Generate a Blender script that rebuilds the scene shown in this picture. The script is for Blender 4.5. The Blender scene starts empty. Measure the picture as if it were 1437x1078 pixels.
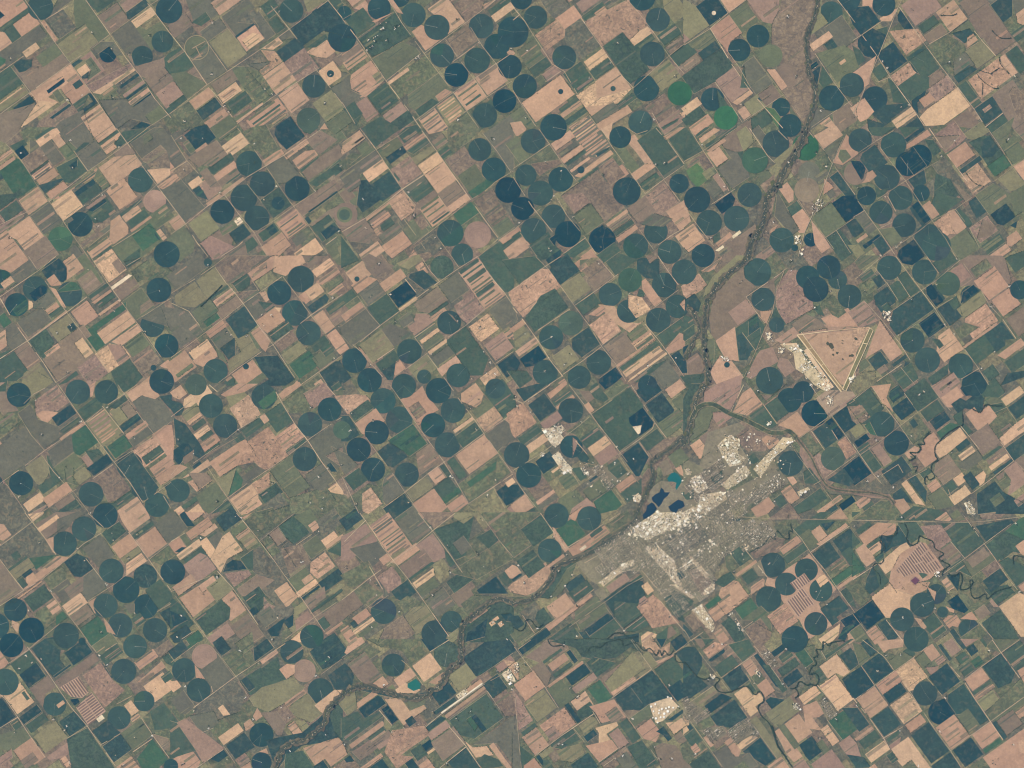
import bpy, math, random
import numpy as np
from math import radians, sin, cos, pi, hypot
R = random.Random(7)
C = bpy.context.scene.collection
S = 0.23                       # one photo pixel is 23 m; one scene unit is 100 m
W, H = 1437, 1078
AX = (0.8105, -0.5857)         # section lines run along these two directions (photo y grows downwards)
BX = (0.587, 0.8096)
def w2(x, y): return ((x - W/2)*S, (H/2 - y)*S)
# ---------------------------------------------------------------- colours
GAIN = (1.86, 1.90, 1.99); AIR = (0.0115, 0.0315, 0.058)     # sunlit response and veil of the air (measured)
def lin(c):
    c /= 255.0
    return c/12.92 if c <= .04045 else ((c+.055)/1.055)**2.4
def alb(rgb):
    y = .3*rgb[0] + .59*rgb[1] + .11*rgb[2]; rgb = [q + (y-q)*.08 for q in rgb]; 
    return [min(.85, max(.004, (lin(rgb[i]) - AIR[i])/GAIN[i])) for i in range(3)]
PAL = dict(n=(26,73,86), d=(48,81,88), c=(60,88,90), g=(77,100,91), G=(71,106,90), E=(92,122,90), o=(108,116,96),
  O=(137,133,105), y=(109,111,100), b=(136,121,107), k=(157,131,117), p=(181,146,122), t=(191,155,128), T=(208,172,137), X=(58,110,86),
  w=(228,208,174), u=(136,129,110), U=(200,180,146), F=(168,138,120))
WORD = dict(X='rich green', n='dark navy teal', d='dark teal', c='slate teal', g='dull green', G='vivid green', E='bright green', o='olive green',
  O='pale olive', y='grey olive', b='grey brown', k='mauve brown', p='pinkish tan', t='tan', T='bright sandy tan',
  w='cream', u='grey tan', U='pale tan', F='brown')
HAZEC = (.14, .52, 1.0, 1); HAZED = 1.75e-5; EXPO = 1.0

TEST = False
DATA = """
@0 0
p 0 0 200 0 235 80 0 215
g 0 235 260 95
p 108 205 335 200
g 20 265 180 310
t 0 265 20 270 115 355 0 435
n 0 85 40 130 0 165
c 340 60 108
y 490 0 620 0 400 150 440 80
ym 390 175 640 230
o 620 0 720 0 920 290 810 370 740 200 640 230 620 100
O 480 360 740 200 810 370 590 520 520 440
pm 340 190 490 335
y 0 450 110 365 345 215 400 310 330 345 185 440 100 540 0 580
T 185 440 335 405
G 0 470 50 500 45 530 0 560
c 105 540 190 500 270 500 265 590 160 610
o 300 470 470 370 520 455 360 570
b 160 610 370 560 520 460 590 530 265 765 210 700
g 0 590 100 560 210 720 0 860
O 0 830 190 720 250 780 120 860 0 940
T 0 870 170 735 190 745 0 880
d 105 915 260 795 305 855 150 945
b 0 960 120 930 150 950 290 870 330 900 160 1078 0 1078
t 240 790 590 540 670 640 390 810 495 860 330 900 300 860
p 260 770 530 640 470 680 290 810
n 385 760 540 660 545 690 410 785
p 490 740 670 640 780 790 620 880
o 440 780 490 745 540 830 500 870
c 600 710 670 670 705 710 640 745
T 320 850 490 860 220 1050 160 1078
bm 340 1000 560 860 640 960 500 1078 300 1078
d 400 985 590 880 600 890 440 1000
g 620 860 740 800 690 920 640 950
d 725 795 760 785 820 860 680 970 655 950 790 840
om 510 1020 700 920 720 1078 470 1078
t 690 990 830 870 970 1078 740 1078
O 590 520 760 410 790 470 680 600 640 600
c 600 540 680 485 690 510 620 570
k 660 500 770 430 870 590 720 720 690 670 830 600 750 500
T 640 600 700 540 770 580 690 640
o 700 510 780 480 840 600 730 690 770 580
d 690 630 745 610 740 660 690 660
km 720 720 1100 530 1140 600 790 780
T 780 780 1140 585 1150 605 830 790
n 908 455 72
y 760 400 850 350 940 350 1040 460 980 470 908 385 840 450
o 830 800 970 710 1000 760 860 830
d 1000 720 1160 620 1180 640 1010 740
k 1025 795 1205 680 1220 695 1050 820
d 1055 830 1220 700 1235 720 1080 840
t 1075 860 1240 740 1260 765 1100 885
n 1110 885 1270 785 1285 800 1130 905
y 860 840 1050 830 1110 890 1290 800 1410 960 1270 1040 1100 1000 980 1078 960 1060
d 1100 1078 1190 1020 1260 1050 1230 1078
o 1220 970 1340 890 1430 970 1270 1040
y 940 290 1100 170 1280 430 1060 460
o 1100 180 1230 250 1370 180 1437 290 1330 310 1280 430
T 1100 175 1270 60 1320 125 1140 230
b 820 125 980 30 1100 170 930 285
c 1060 90 1230 0 1250 45 1110 160 1070 160
k 980 20 1060 0 1220 0 1060 90
g 720 0 980 0 820 110
d 1420 85 112
c 1365 350 92
c 1195 476 90
b 1060 450 1100 460 1130 560 1340 500 1437 440 1437 530 1240 660 1180 640
g 1437 440 1380 500 1390 580 1437 620
b 1190 650 1380 580 1437 640 1437 700 1310 800
k 1320 790 1437 710 1437 880 1390 920
g 1390 920 1437 880 1437 950 1420 965
@240 0
n 40 80 85
b 0 200 120 110 190 210 40 310 0 280
y 120 0 330 0 390 100 280 220 190 180
g 150 180 300 120 340 160 250 220
t 330 30 380 0 590 0 415 135
y 430 130 640 0 700 40 560 190 720 200 540 310
b 300 350 0 0 10 10
y 245 280 400 140 475 240 305 350
o 215 410 103
O 310 360 490 245 625 440 475 590
t 540 310 700 215 790 320 640 430
T 610 330 690 275 745 290 780 325 640 430
d 530 300 700 200 712 210 550 315
y 700 170 740 80 870 290 800 350 740 230
gm 740 30 880 0 910 80 830 180
g 830 180 890 135 960 240 880 290
c 1010 90 102
O 1110 0 1320 0 1150 105
cm 990 230 1310 20 1437 160 1437 300 1290 260 1110 380
g 1320 0 1437 0 1437 60 1390 80
y 160 500 300 350 340 350 470 590 310 700
g 0 440 100 410 190 540 100 620 0 620
o 0 620 120 600 300 700 150 830 60 720
b 150 600 200 560 260 660 200 640
k 0 690 40 690 95 790 0 860
g 0 870 100 800 150 840 0 930
om 0 950 150 860 260 1000 180 1078 20 1078
p 150 860 310 730 370 800 210 920
c 210 930 375 820 430 900 270 1005
b 330 710 520 580 560 650 400 790
T 390 800 540 690 600 760 440 870
p 410 810 520 740 560 760 450 830
p 280 1040 440 905 480 960 320 1078
o 520 560 620 560 850 790 780 870 620 760
g 450 880 620 770 680 830 560 960
o 560 970 770 870 560 1020 520 1000
t 540 1020 770 865 780 880 560 1030
o 320 1078 490 970 560 1050 540 1078
y 640 540 830 520 780 580 740 590
T 750 410 910 315 940 360 860 420
pm 750 420 870 430 940 520 770 630 740 600 830 520
t 770 630 950 530 1060 680 870 790
km 950 520 1110 410 1250 560 1060 700
t 1120 420 1310 350 1390 430 1300 490 1230 480 1160 450
c 880 430 1050 320 1130 400 950 520
g 1130 400 1300 290 1330 340 1190 400
y 900 320 980 250 1060 320 930 340
d 1437 320 118
om 640 560 740 600 870 790 720 870 620 700
T 1230 570 1380 530 1437 640 1320 720 1250 620
d 1340 620 30
c 1200 724 98
t 890 800 1060 700 1180 860 1000 930
ps 640 1000 900 830 1000 960 740 1078 660 1078
om 810 1050 960 950 980 970 830 1078
g 1155 1005 100
d 880 1060 1000 980 1050 1078 880 1078
O 1190 870 1340 760 1437 880 1437 930 1300 1030
y 1340 740 1437 680 1437 860
b 1370 500 1437 450 1437 540 1400 560
t 1250 1078 1290 1035 1320 1078
o 1310 1040 1437 950 1437 1078 1330 1078
@480 0
d 20 110 60
t 50 0 200 0 250 100 130 80 70 60
d 312 70 97
d 480 -30 90
t 390 0 420 0 520 120 450 100
p 250 180 440 100 280 190
g 20 170 170 70 290 200 135 320
n -20 310 120
o 640 0 780 0 690 60
gm 140 330 440 110 520 200 590 320 360 430 240 460
p 580 240 690 220 880 300 690 430
t 700 80 850 0 900 0 1040 180 890 290 780 130
c 600 127 103
c 797 230 107
bm 900 0 1200 0 1180 80 1030 190
p 1180 40 1300 0 1200 80
g 1210 70 1400 0 1420 20 1250 120
T 1250 130 1420 20 1437 60 1290 200
g 1300 200 1437 90 1437 200 1330 240
c 1170 220 104
bm 880 330 1060 210 1170 380 950 490
d 1300 390 106
c 1437 260 80
o 240 470 500 350 620 400 660 450 370 680
om 390 700 700 450 820 610 550 790 480 780
c 840 466 101
n 960 630 100
c 1135 510 108
t 1130 660 1290 520 1390 690 1210 800
d 1410 560 100
ps 0 520 170 430 220 460 60 600
b 0 430 130 350 190 440 0 530
p 75 640 240 500 360 670 150 780 60 740
O 250 640 300 600 370 680 300 700
t 140 790 350 680 210 810 150 820
T 380 690 550 570 570 590 400 710
g 205 810 370 690 480 860 320 945
k 110 880 200 810 310 960 200 1030 170 960
g 0 910 110 850 170 960 120 1060 40 950
y 0 600 60 620 80 760 160 800 20 920 0 860
o 550 800 810 620 940 780 690 960 560 900
g 600 930 760 830 820 860 660 980
p 790 800 870 750 940 780 800 850
k 340 950 500 870 560 930 380 1050
gm 420 1010 560 930 620 1010 500 1078 390 1078
g 170 1078 320 980 400 1078
o 0 930 30 930 110 1078 0 1078
Os 790 900 930 800 1040 940 900 1050
ts 640 1000 790 910 900 1078 700 1078
ts 945 780 1110 660 1210 800 1050 940
b 1150 660 1290 520 1300 540 1180 690
g 1080 960 1260 830 1290 900 1250 1078 1110 1078
c 1200 970 103
n 1365 850 100
o 900 1060 1060 950 1140 1078 890 1078
o 1240 1078 1437 950 1437 1078
t 1390 430 1437 400 1437 470 1400 480
@720 0
d 70 -10 90
o 0 110 80 70 60 130 0 160
c 190 145 98
d 0 270 130
ym 230 0 440 0 480 60 350 160 290 100
t 350 160 530 30 560 160 480 220 420 250
k 530 30 580 0 720 0 590 120
g 570 140 740 20 790 60 600 160
ym 730 0 900 0 800 70
t 690 110 760 50 800 90 700 150
pm 600 180 970 0 1080 110 1180 280 1020 390 900 280 740 390
T 1060 260 1150 230 1160 290 1010 390 990 350
c 1216 165 101
d 1085 -20 110
O 1260 0 1437 0 1437 130 1360 190 1270 80
o 1360 200 1437 150 1437 350 1400 240
g 1210 300 1360 195 1420 290 1260 380
bm 1270 400 1420 300 1437 380 1330 460
pm 180 290 360 170 440 240 430 330 270 420
ym 440 240 560 160 740 380 570 500 430 370
c 430 482 101
d -20 560 98
o 60 440 170 300 240 440 310 540 180 650 100 540
g 140 590 260 470 330 540 190 650
d 98 725 102
k 240 620 350 560 410 600 290 690
o 190 650 240 630 290 700 220 730
T 590 510 750 420 810 480 640 590
g 640 600 800 490 850 560 690 670
g 420 620 560 520 690 670 530 790
gm 760 380 910 280 1020 390 1150 600 970 700 870 560
g 1010 390 1170 280 1180 310 1080 430 1060 480
c 1170 455 104
d 1120 745 108
t 60 850 410 640 510 780 200 1040
d 400 770 22
t 530 790 870 570 1000 750 640 970
c 840 745 22
Tm 540 800 700 680 700 830 1000 740 880 870 600 900
g 380 920 530 810 550 840 410 950
t 390 960 560 850 580 880 420 990
gm 430 1010 600 900 640 950 450 1050
p 460 1050 650 960 500 1078 470 1078
y 650 980 860 860 880 930 720 1030
g 880 880 1010 770 1040 830 890 930
t 700 1040 980 900 1010 960 760 1078 700 1078
O 1150 630 1300 490 1420 650 1250 760
X 1400 785 102
bm 1100 900 1260 790 1380 910 1220 1060
g 1320 480 1437 390 1437 520 1390 560
c 1070 1030 102
d 895 1120 70
d 340 1070 112
o 0 950 70 890 190 1060 150 1078 90 1040 0 1040
t 0 1030 60 1020 110 1078 0 1078
o 510 1078 650 970 720 1078
k 1220 1050 1400 910 1437 1000 1437 1078 1230 1078
g 1230 1050 1400 990 1380 1020 1260 1078
T 1400 950 1437 940 1437 1000
@960 0
O 0 0 100 50 210 220 20 350 0 380
k 0 280 50 330 0 370
d 100 60 180 0 290 0 360 110 220 220
w 250 110 18
t 300 0 520 0 380 110
p 220 240 370 130 500 280 390 340 370 440 310 370
o 380 120 520 20 630 170 490 280
k 540 0 800 0 800 80 740 200 640 180
d 620 304 96
d 463 421 94
bm 740 190 800 80 820 0 1110 0 1100 120 1050 250 1040 600 1100 750 1090 880 1020 1078 960 1040 870 900 840 790 960 640 820 560 730 370
o 730 470 97
b 855 640 100
o 20 350 210 250 310 400 120 420 60 400
c 115 440 260 350 320 410 150 500
g 0 380 50 360 110 440 0 510
gm 0 640 200 480 320 410 410 540 260 690 60 780
b 0 520 100 450 130 500 0 620
k 270 690 400 560 560 740 400 860
g 490 620 480 540 560 740 470 740
y 500 540 600 460 740 720 600 790 520 680
b 400 560 500 560 480 620
t 400 860 560 755 580 790 440 880
O 510 880 600 790 720 890 570 970
c 610 830 700 770 730 800 650 850
b 600 790 740 730 830 800 700 890
t 700 580 780 580 860 740 810 760
d 240 835 98
d 1100 790 0
X 350 990 100
g 280 780 400 900 360 930 300 920
d 815 900 76
E 690 900 740 910 820 980 790 1078 740 1010
o 890 890 1010 1060 960 1050 890 950
g 540 1040 650 910 730 960 760 1078 540 1078
d 890 1055 96
b 490 1040 560 1000 540 1078 460 1078
t 440 930 520 890 550 970 510 1010
c 1235 110 98
d 1390 0 90
O 1130 0 1160 0 1150 80 1200 200 1060 300 1100 180
y 1160 240 1330 130 1437 300 1437 340 1350 400 1290 380
T 1050 380 1215 260 1250 310 1085 430
c 1180 380 1240 320 1290 390 1220 440
p 1220 460 1310 395 1330 410 1240 480
o 1110 450 1350 380 1437 450 1437 600 1280 690
T 1300 520 1350 500 1370 520 1310 545
n 1060 560 1100 510 1130 540 1080 590
d 1090 600 1130 560 1150 560 1120 720
g 1130 700 1160 560 1260 680 1180 740
d 1240 825 108
c 1410 715 102
y 1040 1078 1110 900 1220 930 1250 960 1080 1078
b 1250 960 1380 850 1437 900 1437 1078 1260 1078
t 1130 1040 1220 990 1270 1050 1250 1078
T 0 870 130 830 140 870 0 1000
gm 0 990 140 890 180 960 60 1050 0 1060
t 60 1060 200 960 240 1010 160 1078 60 1078
@1197 0
d 260 40 97
t 80 0 170 0 160 60 80 50
t 210 140 380 60 320 180 240 180
d 0 60 130 50 230 180 70 290 0 200
k 400 50 480 0 700 0 740 60 530 220
d 375 130 400 80 515 240 440 245 380 190
g 190 250 290 220 290 300
d 80 290 170 240 290 300 200 500 120 480 40 420 40 350
g 0 380 60 420 100 520 0 580
pm 320 260 560 240 600 340 440 480
t 0 600 190 490 140 680 90 760 0 640
d 210 480 320 330 460 520 310 620
g 170 600 230 520 300 630 210 680
pm 310 640 470 530 540 610 380 720
g 450 490 600 370 640 400 470 520
c 595 520 110
g 480 520 590 410 720 520 720 570 600 680
g 540 220 680 130 730 190 590 280
b 590 290 750 210 800 280 640 370
t 690 100 840 10 970 150 820 270
b 640 0 0 0 10 10
b 930 0 1130 0 1150 40 980 150 870 0
c 1150 40 1230 0 1340 0 1340 130 1260 190
b 980 150 1140 40 1260 200 1360 350 1200 460 1060 300
y 1340 0 1437 0 1437 60 1360 120
t 1370 130 1437 50 1437 220 1380 190
c 830 280 980 240 1030 270 950 380 930 360
o 830 260 970 170 1030 250 980 240
t 960 320 1000 280 1060 340 960 390
om 640 370 790 280 930 370 960 440 870 500 840 640 700 540
O 940 430 1080 330 1210 460 1040 570
y 840 490 960 450 1040 570 850 640
c 840 640 980 550 1040 580 890 700
g 1310 270 1437 230 1437 310 1380 350
g 1300 440 1370 380 1437 470 1437 600 1380 630
tm 960 680 1220 490 1330 640 1090 830
t 1230 480 1290 450 1370 620 1330 650
b 610 690 730 590 780 630 640 740
km 640 740 780 640 880 730 690 860 670 830
g 380 720 530 620 640 650 640 740 500 840 400 760
d 490 840 620 760 600 820 540 860 550 960 500 900
p 560 850 640 760 690 850 600 900
T 630 910 870 740 990 890 760 1050 600 1060 580 1000
g 880 730 950 680 1080 850 1020 920
c 1020 920 1170 800 1260 940 1110 1050
km 1090 930 1140 870 1170 900 1110 950
d 185 830 105
t 20 900 90 800 160 930 120 1000 20 1040
g 290 650 400 740 480 880 340 860
c 250 1040 130 960 290 880 440 870 470 890 320 1000 330 1078 130 1078 120 1000
T 320 1020 490 900 545 970 370 1070
c 400 1078 550 980 600 1078
g 0 700 80
b 1060 1078 760 1050 960 930 1050 1020 1120 1070
b 1170 790 1340 680 1437 800 1437 1078 1350 1078 1250 930
g 1120 1060 1260 960 1350 1078 1130 1078
bm 1350 720 1437 800 1380 1000 1437 1000 1310 780
@0 180
b 0 0 170 0 150 40 50 130 0 100
om 150 50 230 0 470 0 330 70 220 90
g 280 70 420 0 470 0 300 85
T 295 105 440 10 490 5 510 50 330 150
y 500 60 560 0 730 0 790 110 690 190 640 210
tm 735 0 980 0 980 20 820 120
g 825 130 980 20 1000 30 850 140
t 845 155 1000 30 1030 70 960 120 980 170 895 215
c 970 110 1020 80 1065 130 1050 190 990 170
t 435 90 490 50 560 120 500 170
g 80 150 210 120 245 140 150 190
n 115 190 190 150 250 215 180 265
y 250 100 300 110 340 160 250 210
bm 180 270 340 150 415 265 250 375
g 250 375 400 270 415 280 260 385
y 345 155 430 100 540 260 440 320
o 490 170 560 130 690 210 640 280 560 270
g 670 150 700 120 750 120 740 180 690 190 650 220 640 200
y 640 210 780 110 905 215 880 260 740 360 650 260
g 470 330 660 260 740 360 580 460 520 450
d 580 310 650 270 650 320 600 350
ts 265 400 410 290 440 330 290 430
p 300 440 455 330 500 390 350 490
c 320 480 520 420 540 440 370 540
p 380 550 540 440 560 490 440 600
G 0 340 120 250 180 260 310 490 140 590 80 500
p 0 310 120 240 130 260 0 360
p 0 240 90 180 110 200 0 290
g 960 140 1030 30 1240 0 1250 20 1080 140
t 160 600 310 500 410 610 240 730 190 660
g 0 700 140 610 200 690 40 790
t 0 0 0 0
gm 0 560 110 550 180 500 230 520 120 600 0 690
b 0 810 260 650 0 0 0 0
k 0 830 180 700 200 740 100 820 0 880
y 250 740 410 630 530 780 370 890
T 420 610 610 540 700 650 540 780 480 720
t 20 890 240 750 370 890 210 1040 150 940
p 0 900 50 860 200 1050 160 1078 0 1078
d 675 808 104
G 508 930 103
ps 430 600 820 340 850 400 600 520 500 590
d 625 540 780 425 810 460 650 570
g 650 570 810 460 860 520 700 650
k 710 670 880 550 890 570 750 680
g 740 690 900 590 980 700 860 790 760 800
d 740 690 880 590 900 620 780 700
y 550 790 590 740 620 760 590 800
t 830 330 960 240 1150 220 1190 310 1040 420 1000 440 930 480
o 820 340 930 490 860 510 790 410
t 910 530 940 480 1050 430 1150 570 1000 700
c 1180 436 105
y 1180 320 1200 280 1300 320 1230 340
T 1230 350 1437 330 1437 380 1320 470 1290 420
b 940 180 1080 140 1150 210 970 240
y 1080 130 1240 30 1300 0 1437 0 1437 200 1370 220 1200 250
o 1200 60 1270 40 1280 90 1210 140
bm 1200 220 1350 170 1437 240 1437 340 1240 330
y 1360 520 1437 470 1437 620 1410 600
p 1320 490 1437 400 1437 470 1360 510
k 1300 615 96
o 1200 760 1400 640 1437 660 1437 760 1300 860 1220 790
t 1020 740 1150 645 1190 690 1060 790
g 1060 790 1210 690 1260 730 1110 840
g 1000 720 1180 600 1200 620 1020 740
p 1000 700 1090 620 1130 600 1160 580 1010 690
y 840 870 930 800 950 850 870 880
t 930 780 1000 730 1080 830 1080 880 940 990 920 900
p 1090 850 1270 740 1280 760 1100 870
o 950 1000 1210 800 1330 860 1350 950 1190 1078 990 1078
G 1100 900 1290 790 1340 950 1200 1020
t 1310 860 1350 850 1400 920 1370 950
ts 720 1040 910 900 940 980 780 1078
bm 670 970 800 880 850 890 700 1000
b 200 1040 370 900 430 990 500 1050 440 1078 230 1078
y 590 1020 640 970 710 1078 600 1078
g 820 1060 930 990 940 1000 840 1078
t 860 1078 930 1010 980 1078
d 1400 1060 110
c 1300 880 1360 950 1340 940 1300 910
@240 180
d 110 60 200 0 330 0 370 80 300 140 200 180
y 0 0 160 0 100 60 130 120 20 110 0 90
y 0 120 30 110 120 260 30 340 0 290
o 100 120 150 100 210 190 160 220
o 340 60 430 0 560 0 420 110 370 110
p 200 190 290 120 310 140 220 210
b 140 250 400 110 440 190 250 310
b 250 310 480 180 500 210 330 320
T 425 155 580 35 660 125 495 245
om 590 20 680 0 850 0 900 160 790 220 700 170
g 310 330 500 220 540 250 350 390
t 345 400 530 280 570 330 390 450
b 390 450 540 330 590 380 420 490
g 450 460 580 380 590 390 470 470
c 655 298 108
c 768 468 105
c 612 585 112
d 432 702 102
c 722 755 105
d 1060 508 105
d 870 40 960 0 1060 0 1130 70 980 170 900 110
g 1090 0 1240 0 1170 50 1110 30
b 1130 90 1260 20 1400 100 1270 220 1180 160
o 1400 0 1437 0 1437 90 1400 80 1340 10
p 770 270 860 210 940 180 950 220 800 320
y 800 320 940 230 1090 370 960 460 880 470
t 940 220 1140 90 1160 130 970 260
tp 1010 270 1140 190 1210 180 1240 240 1070 330
g 1080 350 1230 240 1250 260 1100 370
b 1100 390 1250 240 1437 130 1437 230 1160 440
g 1160 460 1300 360 1380 270 1437 260 1437 320 1240 500
gm 1340 330 1437 270 1437 370 1370 400
ps 150 460 260 390 400 520 300 640 280 520 180 500
T 140 470 240 390 260 460 180 510
k 260 460 340 370 420 500 300 620
b 250 370 310 320 400 490 320 500
c 180 520 240 480 290 560 300 600 220 570
p 300 640 600 400 620 430 310 660
y 0 400 60 400 160 520 0 630
y 0 630 170 530 300 640 130 790
p 0 770 70 730 120 800 20 870
t 0 420 50 390 60 410 0 460
p 0 280 40 340 0 390
O 140 800 310 690 400 840 260 950
o 0 900 110 830 200 940 180 1078 60 1078 0 1030
b 260 960 400 850 540 880 500 1000 420 1078 330 1078
o 400 840 600 790 560 830 420 900
w 530 780 580 740 600 790 560 820
c 500 870 600 810 680 880 540 990
k 250 960 330 900 520 990 430 1078 320 1078
vm 0 0 0 0
gm 760 590 900 500 1020 640 850 770
d 900 630 55
b 1040 650 1260 500 1370 440 1437 510 1160 700 1110 740
d 1150 700 1420 510 1430 520 1170 710
b 1160 810 1340 680 1430 650 1437 700 1240 830
ps 880 800 1040 680 1170 830 980 920
g 720 890 880 790 910 870 780 950
d 790 850 850 810 900 860 850 900
p 760 990 930 880 1000 960 900 1078 800 1078
g 570 1000 680 910 740 970 640 1060
y 1010 930 1100 880 1150 920 1060 1000
T 1030 1050 1220 920 1320 1078 1060 1078
g 1180 820 1330 730 1410 830 1280 980 1230 900
d 1270 870 1350 810 1410 840 1300 960
c 1120 750 1160 740 1180 790 1150 800
o 1300 980 1437 890 1437 1078 1350 1078
b 430 1078 620 960 650 1078
@480 180
t 0 190 10 100 150 30 200 80 60 190 0 220
g 160 0 470 0 480 20 270 160
o 140 150 190 110 270 180 160 250
om 0 300 60 200 160 220 60 310 0 370
o 30 400 0 370 280 190 320 240 160 360
y 0 380 280 200 360 260 150 390 0 480
T 170 380 340 260 385 330 235 460
o 290 180 460 80 520 140 370 240 320 240
g 480 60 540 0 660 0 680 30 510 120
p 515 160 680 35 710 70 540 180
g 540 190 710 75 740 120 600 220
d 375 240 510 150 550 210 390 300
O 600 240 750 150 790 190 620 310 560 270
km 400 350 560 240 690 380 500 490
T 635 310 800 205 860 275 690 390
t 700 385 860 275 960 440 790 550
c 240 470 400 365 500 510 330 615
y 510 500 680 390 760 500 610 630 560 580
g 570 550 740 470 770 520 620 630
g 430 360 490 420 480 450 440 400
g 800 200 880 150 930 200 850 260
b 750 120 850 40 890 120 800 170
T 700 10 720 0 820 0 730 50
om 880 20 960 0 1180 0 1100 80 1060 120 980 160 890 120
bm 860 270 1030 150 1140 310 960 400
o 960 380 1140 310 1180 400 1280 460 1100 590 1060 540
G 1060 540 1220 420 1290 450 1100 600
c 1157 180 97
d 1275 348 102
y 1190 30 1260 0 1437 0 1437 370 1390 330 1230 130
n 1395 520 108
n 1490 670 82
b 800 550 960 440 1040 560 860 630
t 870 660 1040 560 1080 590 920 720
ts 670 660 810 570 920 710 740 850
b 610 650 790 540 810 560 640 670
tm 400 610 510 530 620 650 600 720 480 780
p 180 770 460 570 420 620 210 790
y 210 780 360 680 380 700 240 810
b 0 860 190 760 270 860 230 970 80 950 20 900
p 240 800 390 700 410 740 260 840
g 320 800 420 760 440 800 350 870 330 850
p 270 850 300 840 330 880 290 910
y 300 900 480 800 510 850 350 970
p 340 980 510 870 590 970 430 1078 370 1050
o 500 850 640 760 740 870 600 960
bm 620 750 680 720 740 830 640 860
G 910 740 1080 620 1150 700 1030 810
c 910 882 112
k 1140 895 112
c 1010 1060 92
ym 600 1000 760 900 860 1000 640 1060
p 560 1078 600 1020 650 1078
t 140 1060 300 950 400 1078 160 1078
g 0 900 100 1078 0 1078
b 30 725 100
o 22 727 66
g 20 727 46
o 120 590 60
cm 150 440 220 430 320 610 180 700 120 660
bm 1120 610 1290 490 1320 620 1420 750 1437 850 1310 920
o 1270 830 1400 730 1437 840 1310 920
p 1310 940 1437 850 1437 910 1340 970
g 1150 1078 1310 970 1400 1078
g 1340 980 1437 920 1437 980 1360 1010
t 1360 1030 1437 970 1437 1078 1390 1078
b 0 500 80 520 120 590 0 640
y 0 480 150 400 160 490 60 520
@720 180
t 0 0 110 0 100 30 20 75
o 0 80 60 60 110 200 150 240 0 340
c 168 110 104
c 335 -30 112
t 320 130 480 15 520 75 360 195
y 380 210 520 110 560 140 400 240
t 400 260 570 135 600 170 430 300
g 440 300 600 180 620 200 460 320
ys 480 0 700 0 820 160 700 250 600 230 560 120
c 680 200 820 150 800 180 710 240
t 500 400 830 190 850 230 550 410
t 470 350 640 240 650 260 490 370
T 720 0 830 0 810 90 780 70
d 570 350 30
d 900 75 92
c 1070 -30 88
t 990 60 1030 50 1190 300 1110 300 1040 210 970 140
o 890 220 970 170 1060 350 960 380
t 990 380 1160 270 1190 320 1030 450
p 850 360 920 290 970 390 900 430
bm 700 330 860 240 920 400 830 480
g 1045 100 1200 0 1437 300 1270 430
g 1320 90 1437 20 1437 280 1330 130
p 1250 60 1400 0 1437 0 1280 90
om 100 260 300 140 420 300 260 330 200 280
bm 150 300 400 260 420 320 300 350 220 400
d 400 430 104
c 108 394 90
c 230 545 106
n -25 510 85
n 80 675 97
c 340 740 100
c 172 860 106
n 460 890 110
g 550 450 700 320 720 330 560 460
bm 390 560 720 360 940 670 760 790 640 660 500 700
km 430 560 600 540 640 640 500 720
o 500 720 660 650 770 780 610 900
d 955 530 117
d 840 510 980 400 960 640 900 600
g 1050 490 1190 370 1260 430 1110 520
om 1130 480 1240 400 1270 440 1150 500
b 950 680 1270 450 1437 640 1360 720 1040 790
km 1100 560 1290 470 1400 640 1220 720
d 1395 465 82
t 780 810 950 680 970 700 800 830
b 800 830 960 720 1000 760 840 860
g 840 870 1000 770 1020 800 870 910
p 860 920 1030 810 1055 850 880 960
n 750 940 112
n 750 810 640 920 860 920
c 1200 868 100
c 1030 990 105
c 1315 1040 100
y 1050 800 1200 720 1330 760 1290 830 1130 820
t 1290 680 1437 600 1437 850 1380 860
t 1360 910 1437 860 1437 960 1400 950
p 0 870 60 830 70 880 0 900
g 0 900 60 870 90 910 0 950
t 0 970 90 910 150 990 20 1078 0 1078
gm 150 990 300 850 370 1000 440 1050 350 1078 180 1078
n 330 900 380 900 350 980 300 940
g 410 1060 600 930 650 1000 500 1078
p 560 1078 660 1010 710 1078
g 700 1060 860 960 940 1078 720 1078
o 70 1078 130 1020 160 1078
d 250 620 0
@960 180
t 40 0 160 0 100 80
g 100 60 180 0 220 0 110 80
t 120 100 240 0 290 10 160 130
g 170 130 400 0 440 0 430 20 190 170
g -20 0 40 20 160 190 30 270 0 240
b 340 170 300 110 460 0 540 0 580 100 520 190 400 200
O 460 0 550 0 575 100 500 200
p 190 190 340 80 350 110 230 200
t 190 200 290 150 370 260 270 330
y 280 330 400 270 340 170 400 190 490 220 550 410 390 510
bm 20 340 60 270 180 210 250 320 200 360 120 300
E 30 350 100 300 160 350 190 450 110 490 50 430
O 150 370 230 330 260 400 180 430
k 250 400 280 370 370 510 320 540
y 190 470 260 430 310 540 240 600
G 595 270 110
g 450 210 500 190 490 280
y 550 0 640 0 700 80 650 130
c 770 130 112
c 890 -15 98
X 1020 160 112
O 760 280 900 150 960 90 960 130 850 270 800 340
t 1080 50 1220 0 1300 0 1330 70 1170 170
c 1460 90 95
y 1170 180 1280 90 1330 90 1290 170 1230 270
p 1250 290 1360 60 1437 150 1437 230 1330 310
o 1310 180 1370 180 1400 250 1340 290 1290 250
y 1050 370 90
y 1170 360 1200 340 1220 390 1150 500 1090 400
b 1030 520 104
c 1210 430 1280 360 1437 560 1437 640 1380 600
n 1240 630 1330 570 1437 560 1437 740 1340 790
o 1100 720 1240 620 1360 800 1190 920 1080 760
y 1190 540 1240 510 1290 560 1220 590
p 1180 420 1260 500 1170 560
t 810 510 850 450 920 510 920 600 870 640
t 890 750 990 680 1060 760 1010 880 950 880
g 860 680 950 600 990 680 890 750
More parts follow.
